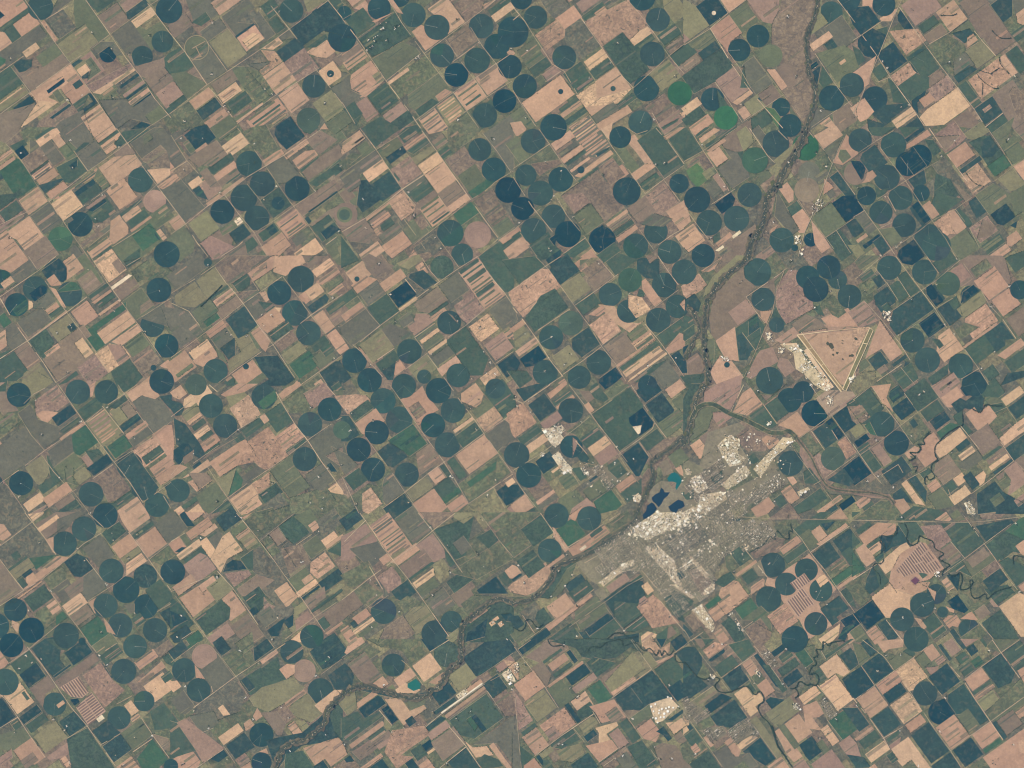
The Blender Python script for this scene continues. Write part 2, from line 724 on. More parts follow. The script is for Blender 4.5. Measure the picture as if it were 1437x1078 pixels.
y 780 560 810 540 880 700 960 870 920 880 760 740
c 550 560 102
d 110 600 110
n 240 640 400 540 430 600 400 680 320 700
c 440 760 108
c 210 795 108
c 820 940 104
d 160 1070 98
n 1065 938 58
d 930 1005 28
o 630 400 700 330 740 400 640 470
b 600 380 0 0 0 0
t 0 680 60 780 0 840
t 0 860 80 800 170 940 50 1040 0 1000
g 240 900 300 880 310 940 250 960
k 260 880 0 0 0 0
b 280 1050 600 790 620 880 560 960 500 1078 300 1078
w 400 900 470 860 480 880 410 930
w 270 1030 320 980 340 1000 290 1035
p 270 970 340 910 380 870 410 900 290 1000
t 1070 790 1180 920 1220 1000 1170 1050 1100 990
gm 1190 920 1290 840 1437 1020 1437 1078 1290 1078
d 1370 800 1437 760 1437 900
p 730 840 790 810 760 860 720 880
k 600 1050 740 1000 800 1078 600 1078
bm 650 480 760 380 770 560 740 700 700 760 690 560
@1197 180
c 60 100 98
g 130 0 350 0 240 70 160 60
g 380 0 560 0 440 80
d 430 90 590 0 610 20 450 110
p 450 120 640 20 660 70 520 140 450 160
c 340 140 107
n 460 300 103
n 560 240 102
n 400 230 520 160 620 330 500 390
c 80 210 180 140 300 290 150 390 60 260
b 20 380 96
n -40 300 0 275 40 275 85 300 105 350 90 410 60 450
c 285 415 108
p 100 380 180 360 190 400 140 450 30 470
d 115 568 80
g 180 470 230 520 310 500 250 570 200 580
c 400 585 102
c 235 708 98
c 430 815 100
c 440 440 600 340 620 460 540 510
d 575 545 70
gm 600 90 700 100 720 200 660 260
km 650 0 900 0 940 70 900 130 780 200 700 120
b 660 70 900 60 780 190
O 900 0 1120 0 1150 30 1040 100 960 90
p 790 220 940 120 1030 220 870 340
c 870 350 1070 240 1090 270 910 380
tm 905 385 1070 285 1140 460 1000 560
gm 950 110 1080 70 1150 60 1330 310 1190 410 1080 240
c 1070 120 1150 60 1220 160 1170 240 1090 250
G 1130 320 1260 220 1330 310 1190 410
o 1140 0 1330 0 1300 90 1240 150
o 1240 150 1340 60 1437 180 1437 250 1340 300
k 1370 0 1437 0 1437 80
t 1345 320 1437 260 1437 450
O 1190 440 1340 330 1400 410 1437 450 1437 500 1320 530
ym 660 300 780 240 1000 560 950 600 850 520 740 420
gm 700 380 820 430 870 560 770 660 680 640 680 480
g 650 650 700 540 940 600 740 720
b 840 450 1000 580 950 620
c 480 660 560 620 650 780 590 830 500 720
n 500 640 560 610 640 760 600 830
p 590 650 650 600 720 730 660 770
tm 680 800 800 700 850 680 950 850 870 890 800 890 780 920 700 840
p 820 690 860 680 950 840 870 880 820 840
O 900 560 0 0 0 0
g 880 680 980 760 1010 810 960 830 860 700
c 970 600 1050 580 1110 700 1030 780 980 650
o 1020 560 1180 460 1370 590 1310 640 1140 720
dm 1160 720 1290 630 1360 740 1270 820 1200 800
o 1320 550 1437 480 1437 700 1360 740
km 980 830 1130 740 1220 860 1060 970
b 1090 760 1200 820 1170 900 1040 930
p 1290 920 1370 860 1420 920 1340 1000 1290 980
g 1080 1000 1220 880 1290 950 1140 1060
t 1140 1070 1280 980 1340 1020 1240 1078
o 790 940 950 850 1060 990 930 1078 870 1078
c 640 930 124
c 700 990 124
n 380 1050 500 920 610 1078 370 1078
o 220 850 340 830 420 940 320 1000
y 20 740 100 690 210 860 120 880
c 0 760 90 860 20 920 0 900
p 20 940 110 880 120 900 50 970
n 80 990 220 880 240 920 100 1010
c 170 960 230 900 320 1010 240 1070
n 0 570 80 690 0 740
d 1320 820 1380 780 1370 840
O 0 980 80 980 100 1078 0 1078
@0 360
p 0 0 200 0 240 30 100 140 0 100
y 100 140 240 20 310 110 150 220 110 190
b 260 0 470 0 320 110
d 20 190 78
t 10 220 90 160 120 210 30 280
o 0 290 40 280 120 210 150 220 0 320
c 470 120 100
d 360 110 480 20 560 80 560 200 520 210 460 150 380 190
p 385 195 455 150 520 240 440 250
t 510 30 630 0 700 100 560 200 560 80
o 640 0 730 0 820 130 860 220 730 320 640 190 700 100
b 640 190 760 130 870 230 730 320
c 296 270 104
n 240 330 340 230 400 260 370 350 300 370
d 140 405 98
G 90 440 230 370 235 440 150 500
c 586 315 104
G 490 290 590 210 640 220 680 280 500 300
T 240 370 280 380 290 430 240 440
t 430 260 480 280 500 330 540 430 520 430 450 310
y 280 390 400 300 480 370 380 440 280 440
p 380 450 480 380 500 430 400 490
y 170 530 380 440 420 540 240 680 140 560
g 410 490 510 410 540 450 430 510
p 250 690 550 440 570 470 390 600
y 60 590 120 560 220 700 110 800 40 700
t 0 640 50 620 60 750 0 790
G 0 490 40 480 100 550 40 600 0 560
p 0 730 60 750 0 800
g 0 820 100 780 20 870 0 870
O 400 600 590 480 690 630 480 710
p 600 480 720 360 830 490 700 600
c 560 580 620 560 650 600 590 640
Tm 790 40 860 0 960 0 1070 110 910 220
b 940 60 980 20 1070 100 1000 140
g 740 340 900 210 930 260 780 380
w 920 260 1080 150 1110 160 950 280
p 780 390 920 270 940 290 800 400
g 800 400 940 300 970 340 840 430
t 830 490 1000 350 1020 370 850 500
b 960 300 1120 190 1180 240 1020 360
g 1000 0 1180 0 1180 20 1080 90
om 1110 120 1240 30 1300 0 1437 130 1437 200 1200 200 1150 220
c 1370 0 90
d 1335 282 104
o 1020 390 1180 260 1300 410 1160 540 1100 480
b 1180 400 1260 370 1300 410 1180 480
c 1281 576 102
d 1400 750 100
y 1180 520 1330 400 1437 370 1437 600 1380 580
G 700 620 1060 400 1060 440 820 620 880 740 810 800 700 650
t 820 640 1070 460 1150 560 870 730
t 940 720 1150 560 1180 610 1040 760
o 1050 750 1200 640 1300 800 1130 870
b 390 780 700 580 760 640 680 760 800 820 640 960 480 1040 360 880
gm 240 710 390 600 460 720 370 860 310 830
t 370 810 485 730 505 760 400 850
T 625 735 680 680 790 800 720 860
y 240 710 370 880 470 1060 300 960 120 800
g 0 880 110 810 250 950 170 1040 0 1060
b 100 800 220 730 360 880 240 940
O 200 980 330 890 450 1060 300 1078 220 1078
km 660 930 800 820 930 980 740 1078 700 1020
Tm 800 820 920 730 1060 760 1090 850 910 980
k 900 740 1030 740 1080 860 970 920
g 950 950 1090 870 1195 1000 1130 1078 980 1078
bm 1100 860 1260 740 1340 870 1280 940 1190 990
d 1358 1050 104
t 1330 900 1437 870 1437 950 1360 930
d 1290 935 25
p 1190 1060 1270 1000 1250 1078 1160 1078
c 885 1110 96
d 650 1120 95
d 150 1130 85
g 480 1078 640 950 660 1000 560 1060
@240 360
y 0 110 250 0 330 80 0 310
c 310 50 35
bm 360 80 450 10 540 0 870 0 640 140 480 220
p 640 140 850 0 960 0 880 90 690 200
t 870 0 1150 0 1140 50 950 160 860 130
O 215 190 370 100 480 230 310 340 280 320
O 30 330 200 210 300 350 210 430 40 410
g 200 430 480 240 490 260 240 430
t 365 390 500 250 540 300 390 430
g 500 240 640 140 670 190 660 250 580 295
c 680 260 580 290 0 0
bm 540 300 740 280 720 320 610 400
b 400 450 540 320 610 400 420 530 360 430
G 240 480 330 400 420 520 290 600
o 180 450 330 370 400 440 240 590
y 40 440 160 470 270 640 70 770 0 620 0 430
c 450 530 620 420 720 570 650 640 560 700 500 590
y 620 410 740 310 800 480 700 520
gm 760 380 850 390 880 430 780 480
t 730 300 810 290 830 370 800 380
d 910 305 102
c 1040 475 108
c 1090 190 112
p 1060 330 1240 220 1290 300 1140 380
T 1130 290 1240 220 1290 300 1170 370
p 1070 330 1100 320 1140 380 1100 380
T 1180 130 1330 10 1380 70 1220 170
b 1100 0 1300 0 1180 90 1130 50
p 1200 210 1400 100 1420 130 1270 240
om 1280 240 1437 140 1437 230 1310 290
p 1310 310 1437 220 1437 260 1350 330
o 1370 0 1437 0 1437 80 1400 70
c 1150 430 1290 310 1330 350 1300 410 1180 470
g 1290 450 1437 340 1437 420 1340 480
t 1195 510 1270 450 1380 590 1300 650
b 1320 510 1437 440 1437 520 1390 590
c 1155 645 104
t 1310 660 1380 610 1437 690 1437 800 1390 790
p 290 640 430 540 470 580 330 690
p 700 530 900 430 950 540 820 640 760 600
T 870 430 930 430 910 470
gm 820 640 980 550 1040 600 860 730
p 680 640 760 570 830 720 800 790 750 760
y 330 690 460 600 540 690 420 810
c 400 760 540 700 540 820 490 870
O 540 700 660 670 740 800 490 980 480 900 560 800
o 660 640 690 720 720 790 740 760 680 640
T 145 805 310 690 350 770 200 870
p 180 870 350 760 400 830 270 930 200 900
p 0 890 110 780 220 930 40 1050 0 1010
o 30 990 180 900 190 920 60 1020
c 375 962 102
g 210 1078 90
o 360 750 440 820 480 900 400 850
O 500 980 0 0 0 0
p 520 980 690 870 790 1010 660 1078 560 1078
d 630 925 25
o 640 1070 780 960 800 1010 720 1078
cm 720 840 880 830 1050 1030 960 1078 740 1078 830 1030 760 960
bm 850 730 1030 610 1050 700 940 800
O 920 840 1060 720 1160 780 990 890
g 1170 740 1300 660 1340 740 1200 800
G 990 900 1180 790 1240 920 1070 1030
o 1180 850 1330 760 1390 850 1250 950
g 1230 760 1340 740 1370 800 1300 840
O 1090 1078 1240 970 1437 830 1437 870 1250 980 1110 1078
c 1250 970 1390 880 1437 880 1437 1078 1310 1078
t 1020 1078 1060 1040 1080 1078
t 1200 1070 1260 1030 1300 1078 1210 1078
g 430 1078 500 1000 540 1030 530 1078
@480 360
g 0 0 120 0 140 30 0 100
t 20 140 180 30 240 150 120 250
p 70 240 200 160 290 190 130 320
d 125 190 22
b 140 0 260 0 440 80 300 180 200 100 180 40
O 450 30 600 0 660 0 670 30 560 110 460 70
p 310 220 500 110 540 170 360 300
tm 600 100 680 40 730 130 690 160
c 570 150 680 110 800 220 690 280 560 180
gm 840 90 98
b 700 80 760 60 800 200 720 130
c 1010 0 100
y 810 240 960 140 1080 280 910 390
ts 980 140 1130 20 1380 310 1210 450
g 1140 0 1437 0 1437 220 1350 270 1280 210
g 980 130 1130 20 1160 40 1000 150
g 1050 200 1200 90 1220 110 1080 230
g 1120 320 1260 210 1290 240 1140 340
g 1340 260 1437 200 1437 240 1360 300
y 140 330 290 210 370 310 230 410
g 210 430 370 320 480 450 320 580
n 400 330 530 190 630 320 470 430
T 470 440 620 340 640 360 490 460
g 0 340 70 280 130 330 0 420
p 0 500 150 380 210 450 30 550
y 0 560 220 450 330 590 90 740 0 660
t 0 680 50 770 0 830
b 600 390 800 260 890 360 750 480 640 460
g 720 490 880 370 890 400 750 500
k 620 480 740 480 760 550 620 660 540 600 600 540
y 470 520 560 480 620 540 500 600
y 320 600 420 570 600 640 430 770
p 750 490 870 430 880 470 820 500 790 550 750 530
km 950 400 1110 300 1190 460 1060 560 980 500
w 960 530 30
c 900 555 100
b 885 470 980 570 930 500
o 600 680 770 560 790 580 640 700
T 650 710 800 600 820 620 680 740
o 680 750 830 640 860 680 710 790
T 720 800 870 690 890 710 740 830
y 750 860 900 730 960 800 810 920
O 140 740 330 620 440 760 260 900 200 820
g 270 910 450 780 480 870 340 960
p 390 930 490 880 540 940 450 1000
cm 330 960 450 900 430 1040 380 1040
c 566 798 104
d 105 875 104
d 232 1040 103
O 550 940 720 820 800 930 650 1060
c 690 1010 60
t 800 950 960 820 1010 890 900 950 850 1020
g 880 700 1040 590 1230 860 1180 1000 1080 1000 950 820 880 740
c 976 1000 100
d 524 1078 95
n 810 1110 98
Tm 1050 580 1240 490 1320 610 1160 720 1100 640
y 1240 440 1380 340 1437 400 1437 580 1340 600 1250 480
k 1200 740 1340 640 1437 750 1290 890
ps 1340 640 1437 580 1437 700 1400 690
d 1300 910 1437 810 1437 980 1380 1010
Tm 1160 1000 1300 940 1340 1000 1180 1078
c 1290 1110 85
d 0 980 60 1000 100 1078 0 1078
p 120 740 170 780 250 890 200 880
g 1360 300 1437 240 1437 300
@720 360
g 0 20 200 0 270 80 0 280
d 250 0 400 0 400 60 320 100
cm 310 110 370 0 500 0 540 140 400 230 350 190
tm 0 290 220 100 320 110 390 260 250 370 100 520 0 400
p 510 50 620 0 660 10 600 50 650 100 560 120
gm 680 0 760 0 0 0
o 560 30 640 20 560 80
bm 560 110 740 30 840 160 650 200
b 640 190 780 100 830 170 700 290
O 410 250 560 140 650 270 500 400
g 760 0 950 0 1060 30 840 160
gm 100 520 230 330 370 280 460 430 180 640
g 500 400 680 290 730 400 600 480
d 1020 -20 40
c 1180 80 1120 180 1040 120 1040 30 1080 10 1160 100 1230 20 1230 150 1190 190 1110 180
b 1110 0 1240 0 1150 60
c 1437 130 105
c 1270 240 104
G 983 197 100
c 816 320 98
t 700 400 870 420 930 550 1040 560 1100 540 980 640 830 540
c 970 460 98
Tm 965 320 1060 340 1170 440 1090 490 1040 500 970 460
gm 1060 270 1120 290 1100 340 1040 330
t 1080 200 1130 180 1240 390 1190 410 1090 300
p 630 490 760 400 790 470 690 500
tm 640 580 780 470 920 620 760 740
b 600 500 640 490 640 560
g 485 560 104
c 320 680 102
c 490 700 620 590 740 730 600 840 500 780
c 1220 535 104
c 1380 420 98
tm 1437 350 1400 400 1437 460
g 1200 660 1437 510 1437 640 1280 730
b 750 750 940 640 1060 760 880 900
o 960 640 1080 580 1140 620 990 730
p 990 730 1140 620 1170 640 1010 750
T 1010 750 1150 640 1200 690 1050 800
o 1020 760 1160 660 1190 690 1050 780
p 870 910 1190 680 1200 700 880 930
g 890 930 1200 720 1230 740 920 960
T 920 980 1220 750 1260 780 960 1020
b 970 1010 1260 780 1280 800 990 1040
T 980 1030 1280 800 1300 820 960 1060
p 1280 780 1400 640 1437 660 1437 760 1310 820
d 1320 830 1437 760 1437 980 1400 980
O 0 600 90 570 150 680 20 760
p 0 600 80 520 110 560 0 650
t 20 800 190 670 220 720 50 840
n 50 860 210 750 290 850 170 920 110 930
O 330 850 460 740 560 860 420 960
c 720 890 104
c 555 1015 98
c 270 975 106
n 730 1020 870 920 900 1010 820 1078 720 1060
y 1190 960 1290 880 1400 1000 1340 1078 1230 1078
g 1040 1060 1190 960 1170 920 1290 870 1010 1050
d 1130 1078 80
d 0 820 60 900 30 970 0 960
g 0 960 140 960 180 1078 0 1078
p 380 1060 440 1020 460 1078 390 1078
@960 360
d 155 10 98
d -20 125 112
p 130 120 240 60 330 0 260 100 200 130
tm 0 230 140 140 180 240 150 280 20 350 0 320
p 250 0 330 70 0 0 0 0
O 240 170 440 0 600 0 370 130 250 280 160 340 180 270
c 616 130 116
b 250 330 500 80 510 180 600 250 520 340 700 500 660 540 440 590 270 710 230 660 210 520
k 380 470 520 350 600 460 450 590
b 620 260 840 120 760 230 770 320 700 260
km 780 240 880 110 960 120 980 250 1080 380 1090 440 980 500 860 570 780 500 770 330
c 663 360 98
c 1290 195 80
d 1215 90 100
d 1038 175 98
d 1107 275 107
c 1390 335 100
g 780 400 800 480 850 570 820 600 730 510
c 778 575 65
g 420 610 600 490 680 580 650 680 600 790 450 870
c 540 520 620 500 640 640 540 680
c 440 660 500 640 570 790 530 870 470 870 440 700
g 520 680 640 600 650 690 600 790 580 780
t 260 680 430 620 460 880 340 870 300 780
p 640 460 740 450 690 570 650 520
t 220 960 300 830 400 880 500 1010 460 1078 260 1078 230 1000
d 360 910 24
o 190 690 260 700 250 880 210 940 190 800
b 20 860 110 820 190 900 120 1040 30 1000
g 0 490 80 520 90 640 20 720 0 700
c 0 360 100 320 140 400 120 470 30 430
k 640 790 740 760 780 900 700 940 560 1030 520 1010 600 850
kt 760 700 980 550 1437 600 1437 640 960 670 820 730
t 1000 660 1437 620 1437 1078 1360 1078 1250 1060 1000 680
g 1090 430 1160 400 1180 500 1110 480
p 1150 520 1437 460 1437 590 1220 590
om 1180 380 1240 320 1370 460 1300 520 1220 480
b 880 570 1040 490 1130 530 1220 600 980 640
c 718 1042 114
d 985 1078 45
vm 0 0 0 0
d 0 760 40 740 0 830
g 0 1000 180 980 230 1078 0 1078
k 800 850 900 870 930 980 840 1000 780 920
@1197 360
o 60 0 240 0 60 110 20 60
g 50 180 160 90 200 180 120 250
c 305 95 102
d 380 0 600 0 480 70 430 60
d 700 -40 75
c 600 130 105
g 640 0 860 0 880 40 720 140
b 890 40 980 0 1250 0 1280 20 1330 200 1300 320 1190 430 1120 370 1080 280 1000 240 900 250
k 830 100 920 60 1010 200 890 260
p 1010 200 1190 90 1310 240 1150 370 1060 270
om 990 110 1110 20 1180 80 1030 180
g 1270 20 1320 0 1437 0 1437 80 1370 130
d 1400 280 80
p 1150 380 1320 260 1400 400 1280 500
b 1290 510 1437 430 1437 640 1380 680
g 370 170 430 130 570 270 480 350
c 150 200 220 160 290 230 200 270
c 180 350 270 240 360 330 350 400 240 470 190 410
g 360 200 440 220 480 340 380 380 300 260
g 0 90 300 60 0 0
om 80 220 160 180 200 260 120 340 60 260
c -30 335 98
c 340 440 560 300 690 440 490 580 380 660 300 590
c 270 430 240 500 300 560 260 500
g 240 430 280 380 330 440 290 480
c 620 260 700 240 780 370 700 400 620 320
n 615 260 650 230 770 370 700 420 620 330
g 800 230 100
n 680 330 30
c 700 440 870 330 920 500 820 590
g 810 370 870 330 910 420 830 450
c 990 330 86
O 920 400 1070 290 1120 350 1110 400 930 520 870 450
n 905 385 920 300 1000 245 1070 290
n 540 570 690 460 770 590 650 680
tm 940 520 1110 400 1230 540 1010 680 940 610
om 860 600 960 560 1050 590 900 720
p 910 750 1210 560 1220 580 940 770
t 720 650 820 610 870 690 940 790 850 830 770 890 700 800
gm 680 690 740 700 760 760 710 780
c 500 705 103
c 625 870 107
c 905 918 104
g 940 780 1100 650 1210 810 1020 890
c 1110 650 1250 550 1370 690 1280 700 1280 760 1190 800
t 1210 830 1420 680 1437 750 1270 860
g 1280 870 1437 780 1437 920 1320 980
t 230 530 340 700 420 820 320 870 240 790 130 840 100 870 160 700
k 0 440 100 370 210 540 0 600
tm 0 600 140 590 0 880
c 130 870 230 790 310 910 180 950
c 325 905 440 825 460 850 340 930
b 190 950 270 910 300 950 190 1020
c 440 880 500 900 420 960
g 330 970 490 890 560 1078 380 1078
gm 620 1020 800 910 800 980 680 1078
p 690 1078 840 990 900 1030 860 1078
d 1020 1070 105
gm 1080 960 1200 900 1220 1000 1140 1050
Om 60 980 190 960 260 1010 160 1078 60 1078
cm 1240 1078 1300 980 1437 960 1437 1078
o 60 880 120 860 150 930 50 970
@0 540
g 0 0 60 0 50 50 0 60
b 0 60 50 60 150 220 80 230 20 250 0 200
d 158 85 101
O 180 0 430 0 260 110
km 290 120 480 10 580 140 470 240 380 220 300 250
t 300 240 380 220 470 230 430 290 400 330 320 270
om 0 300 60 240 150 240 180 290 60 400 0 450
o 30 450 150 340 180 290 60 500 0 0 0 0
y 0 500 230 350 360 550 40 790 0 760
y 150 230 270 160 320 290 490 350 500 440 370 550
d 430 280 590 165 650 240 490 350
g 500 380 660 270 690 310 530 400
p 500 450 700 310 715 330 520 480
g 640 200 860 90 880 140 690 290
g 690 250 860 170 870 190 700 300
c 655 60 103
t 750 0 800 0 780 90 760 110
c 893 60 100
O 1000 0 1050 60 900 170 0 0
t 1050 60 1180 0 1260 0 1340 80 1300 140 1200 90 1110 140
c 1365 -35 108
g 1040 0 1130 0 1050 50
y 1110 150 1190 90 1437 160 1437 330 1290 390
c 1340 100 1437 80 1437 220 1380 150
G 590 430 720 340 820 470 690 600 620 580
Os 720 320 880 205 1040 410 860 500
G 900 520 1040 420 1110 520 970 620
y 380 560 600 420 620 580 480 650
o 440 680 640 580 700 680 560 760 480 740
k 670 620 760 560 910 620 740 680
g 700 560 820 540 920 650 800 660
d 710 690 920 590 940 660 790 760 740 720
g 870 530 880 510 970 630 950 640
b 1010 190 1090 150 1150 240 1090 290
t 955 232 32
O 910 210 1010 180 1070 290 1000 340
c 1000 350 1160 240 1190 280 1040 400
p 1040 420 1230 300 1240 340 1090 460
y 1080 470 1240 350 1280 400 1130 530
gm 900 180 1060 90 1080 140 960 200
tm 1120 540 1300 430 1390 580 1200 700
g 1190 600 1370 500 1390 560 1220 680
p 1290 400 1400 340 1437 340 1437 560 1390 570
p 1250 700 1437 580 1437 680 1310 780
p 1320 790 1437 700 1437 790 1340 850
c 1090 680 110
c 1210 860 110
c 990 650 1120 570 1330 850 1200 980
c 1380 850 1437 810 1437 1000
t 990 1050 1160 940 1210 1078 1000 1078
bm 790 780 940 670 1110 880 950 980 880 990 850 860
c 765 920 104
c 880 1080 97
g 950 980 1100 900 1130 930 980 1030
c 1320 1010 102
O 210 690 370 590 430 720 350 850 300 830
d 178 828 102
g 390 600 420 580 450 700 540 790 470 830 420 760
g 300 850 430 790 480 830 370 920
o 540 700 620 690 620 840 560 820
O 620 740 710 700 780 770 640 850
y 0 830 30 830 210 1078 0 1078
T 200 1000 340 900 370 960 240 1078
p 360 950 560 820 610 890 400 1040
k 250 1078 420 990 330 1078
b 440 1000 600 910 630 970 500 1050
gm 500 1050 640 970 740 1078 480 1078
g 860 1000 990 990 980 1020 870 1020
@240 540
t 0 40 100 10 130 90 60 120 0 90
g 110 0 290 0 150 80
T 110 110 300 0 330 50 230 180 100 200
O 60 250 230 150 250 230 150 300
c 335 178 101
c 455 345 102
y 300 0 470 0 410 80
p 410 80 560 0 730 0 620 60 470 110
tm 490 200 640 90 690 130 740 260 570 380 540 270
O 460 100 620 60 640 90 490 200
c 780 100 105
G 710 140 880 60 890 120 790 210
p 910 90 960 30 1090 0 1100 10 930 120
om 920 130 1110 50 1150 130 1120 230 1010 240
km 1110 60 1250 0 1310 0 1350 70 1200 220 1140 130
g 1320 0 1437 0 1437 50 1370 50
o 1370 60 1437 40 1437 130
d 1333 207 100
c 1168 332 103
g 1437 380 75
g 800 240 920 150 1030 300 870 420
t 730 270 800 240 820 310 790 320
g 590 380 740 280 790 340 630 440
g 520 450 590 410 630 460 570 500
t 130 310 240 230 260 260 160 340
g 170 350 270 280 300 320 200 390
T 190 410 310 340 330 370 220 470
g 240 450 330 380 360 400 270 480
p 250 490 390 410 410 480 270 570
g 280 580 400 480 410 500 290 590
c 20 280 120 330 240 490 270 590 240 620 40 500
c 0 130 80 150 115 190 90 250 0 270
d 20 560 90 490 160 500 190 570 110 590 90 670 60 670 20 620
b 100 600 190 560 180 620 110 680
d 180 690 240 640 280 690 220 740
p 0 340 30 500 20 640 0 670
p 320 640 560 490 640 460 690 560 560 680 400 770
b 250 640 310 580 560 440
pm 630 470 820 370 1000 590 810 720 700 650 560 680
p 0 680 80 670 130 690 0 800
t 90 790 310 620 340 680 230 740
pm 140 820 320 760 350 810 230 890
b 130 740 280 740 370 800 240 860
c 60 890 98
g 60 1040 220 930 230 970 130 1040
o 220 920 380 820 470 960 340 1078 260 1040
T 30 1060 80 1010 130 1078 40 1078
T 120 1078 230 1000 290 1078
O 400 790 540 720 480 930 430 890
G 540 735 610 780 590 860 480 940
y 600 770 720 680 800 720 610 850
t 490 960 720 810 740 1000 600 1078 560 1060
pm 690 820 830 740 830 850 720 930
t 720 930 770 1010 640 1078 600 1078
gm 720 920 900 830 950 930 790 980
o 820 720 1010 600 1080 740 1180 860 1100 900 1000 950
c 1124 625 102
g 960 570 1120 450 1140 480 990 590
tm 870 430 1040 330 1120 440 950 560
y 1170 470 1320 370 1437 450 1437 680 1330 740
y 1130 760 1280 650 1370 810 1220 900
d 1310 670 1350 650 1390 730 1340 730
T 1320 880 1390 820 1437 890 1437 930 1380 960
om 1000 950 1230 880 1437 960 1437 1078 1000 1078
ym 770 1000 940 900 1020 1078 760 1078
g 380 1030 490 980 560 1078 340 1078
bm 1300 600 1437 520 1437 700
@480 540
c 230 -35 100
c 520 10 102
d 810 50 107
c 970 -50 90
c 345 135 107
c 480 295 112
p 470 110 620 60 680 0 700 70 830 220 720 260 660 360
bm 560 180 660 140 700 240 620 300
tm 0 90 110 80 200 90 250 140 60 250 0 260
gm 60 240 220 120 270 200 110 300
p 110 310 270 220 380 290 200 420 150 410
d 292 400 102
d 140 545 102
d 260 713 102
c 300 560 380 500 470 480 540 600 440 700 380 680
G 380 470 600 340 720 490 580 600 520 560
d 765 340 102
c 932 217 104
c 885 505 106
c 544 755 102
c 0 260 60 260 150 420 40 480 0 480
y 0 560 50 590 150 660 30 760 0 700
g 20 780 150 690 220 820 80 880
y 330 880 360 760 440 730 520 890 360 1020 290 880
om 50 930 240 840 340 860 350 1010 140 1060
tm 170 900 250 870 340 1000 220 1078 170 1060
o 0 950 30 930 130 1060 60 1078 0 1078
c 340 1030 520 910 640 1078 380 1078
b 620 580 740 490 830 630 650 780
t 720 740 800 690 870 770 790 850
g 820 690 860 660 950 800 880 780
O 530 890 700 770 770 850 600 980
g 770 870 880 780 1010 880 830 1010
G 830 940 990 880 1010 900 850 1010
p 600 1000 770 870 880 1020 820 1078 640 1078
p 870 1010 1030 920 1050 1010 930 1078
g 880 650 940 600 1050 760 990 800
p 950 590 1190 430 1310 560 1080 760 1000 660
om 990 830 1310 590 1420 740 1060 990
G 1050 820 1300 640 1290 700 1080 870
y 1200 410 1370 310 1437 370 1437 470 1350 520 1310 570
c 1455 595 110
p 1360 290 1437 240 1437 350
tm 1130 290 1280 180 1360 280 1190 400
o 1110 210 1240 130 1280 180 1130 280
t 1000 60 1130 0 1190 80 1160 170 1110 190 1000 140
g 1190 0 1390 0 1437 90 1437 230 1350 270 1270 170 1200 90
T 930 380 1090 270 1110 290 950 410
g 960 430 1110 310 1190 410 1020 530 980 490
Om 1060 1000 1280 870 1437 1078 1000 1078
d 1290 900 1380 840 1437 890 1437 980 1380 1010
T 1360 830 1437 770 1437 830 1400 860
k 1380 1040 1437 990 1437 1078
@720 540
c 20 40 200 0 300 0 90 150
p 280 80 400 0 460 0 330 130
g 330 140 480 40 500 80 350 180
p 360 190 500 80 520 110 380 210
c 480 0 620 0 550 40
c 120 160 270 80 370 210 220 310
c 485 218 105
k 230 310 380 220 420 300 250 380
pm 0 200 80 150 200 320 20 440 0 420
g 40 450 190 340 250 390 80 510
T 90 530 260 410 300 450 140 590
c 30 590 108
d 190 640 300 560 380 650 260 760 220 700
d 132 760 106
wm 240 380 410 340 440 370 410 420 430 460 370 530 320 500 280 440
vt 0 0 0 0
d 490 520 95
k 500 440 540 500 500 610 540 470
w 340 590 380 560 440 640 500 690 490 750 400 740
T 320 730 400 670 420 690 330 740
om 430 390 640 270 720 340 740 400 560 460 520 420
c 730 0 850 0 780 30
g 650 0 720 0 800 130 760 150 680 110 650 60
o 760 60 960 0 980 10 830 110
b 560 50 650 50 680 130 620 150
t 590 170 640 150 680 210 650 250
g 670 240 990 20 1090 170 1130 400 880 560
n 970 270 1090 200 1180 300 1170 360 1060 430 1020 370 980 330
w 1020 350 1080 340 1070 400 1040 430
g 560 460 700 350 760 420 620 540
T 625 540 770 425 830 490 680 600
k 680 600 830 500 880 580 740 690
c 540 590 600 560 640 620 620 670 550 640
d 1000 0 1220 0 1250 60 1120 140 1050 80
cm 1120 160 1240 80 1360 190 1340 260 1210 310 1160 240
t 1250 0 1437 0 1437 30 1320 120
o 1330 130 1437 50 1437 200 1380 210
o 1200 310 1400 220 1437 260 1400 380 1280 440
g 1060 470 1210 370 1270 450 1130 560
d 900 590 1060 490 1140 610 1060 770 1030 770
bm 1150 570 1260 460 1400 430 1320 510 1190 620
uy 780 700 840 650 960 740 900 850 800 780
g 790 660 880 640 960 720 900 790 800 720
p 860 860 990 750 1040 800 910 910
ub 580 700 760 680 820 760 830 870 760 900 620 760
g 500 700 580 690 610 780 560 820
d 630 800 700 760 720 780 650 820
b 130 920 420 720 500 760 540 840 380 950 180 990 0 0
o 380 780 440 750 560 820 430 880
o 570 900 720 800 830 870 650 950
o 380 960 480 900 560 980 500 1078 440 1078
t 190 990 330 880 360 900 210 1010
y 210 1020 360 920 380 940 230 1060
k 500 1030 600 970 720 1040 600 1078 480 1078
G 690 960 830 880 910 1000 870 1050 720 1078
g 900 910 1080 790 1080 900 960 1000
w 1010 940 1050 910 1080 940 1060 990 1010 980
n 0 870 50 840 90 910 0 980
t 0 990 110 920 210 1078 0 1078
gm 110 1070 180 1030 200 1078
c 365 1100 105
c 630 1110 90
o 1300 600 1437 500 1437 650 1370 700
t 1350 700 1437 660 1437 780 1400 750
ub 1230 650 1300 630 1350 740 1260 770
bm 1090 760 1200 620 1280 600 1200 720 1130 900 1080 1000
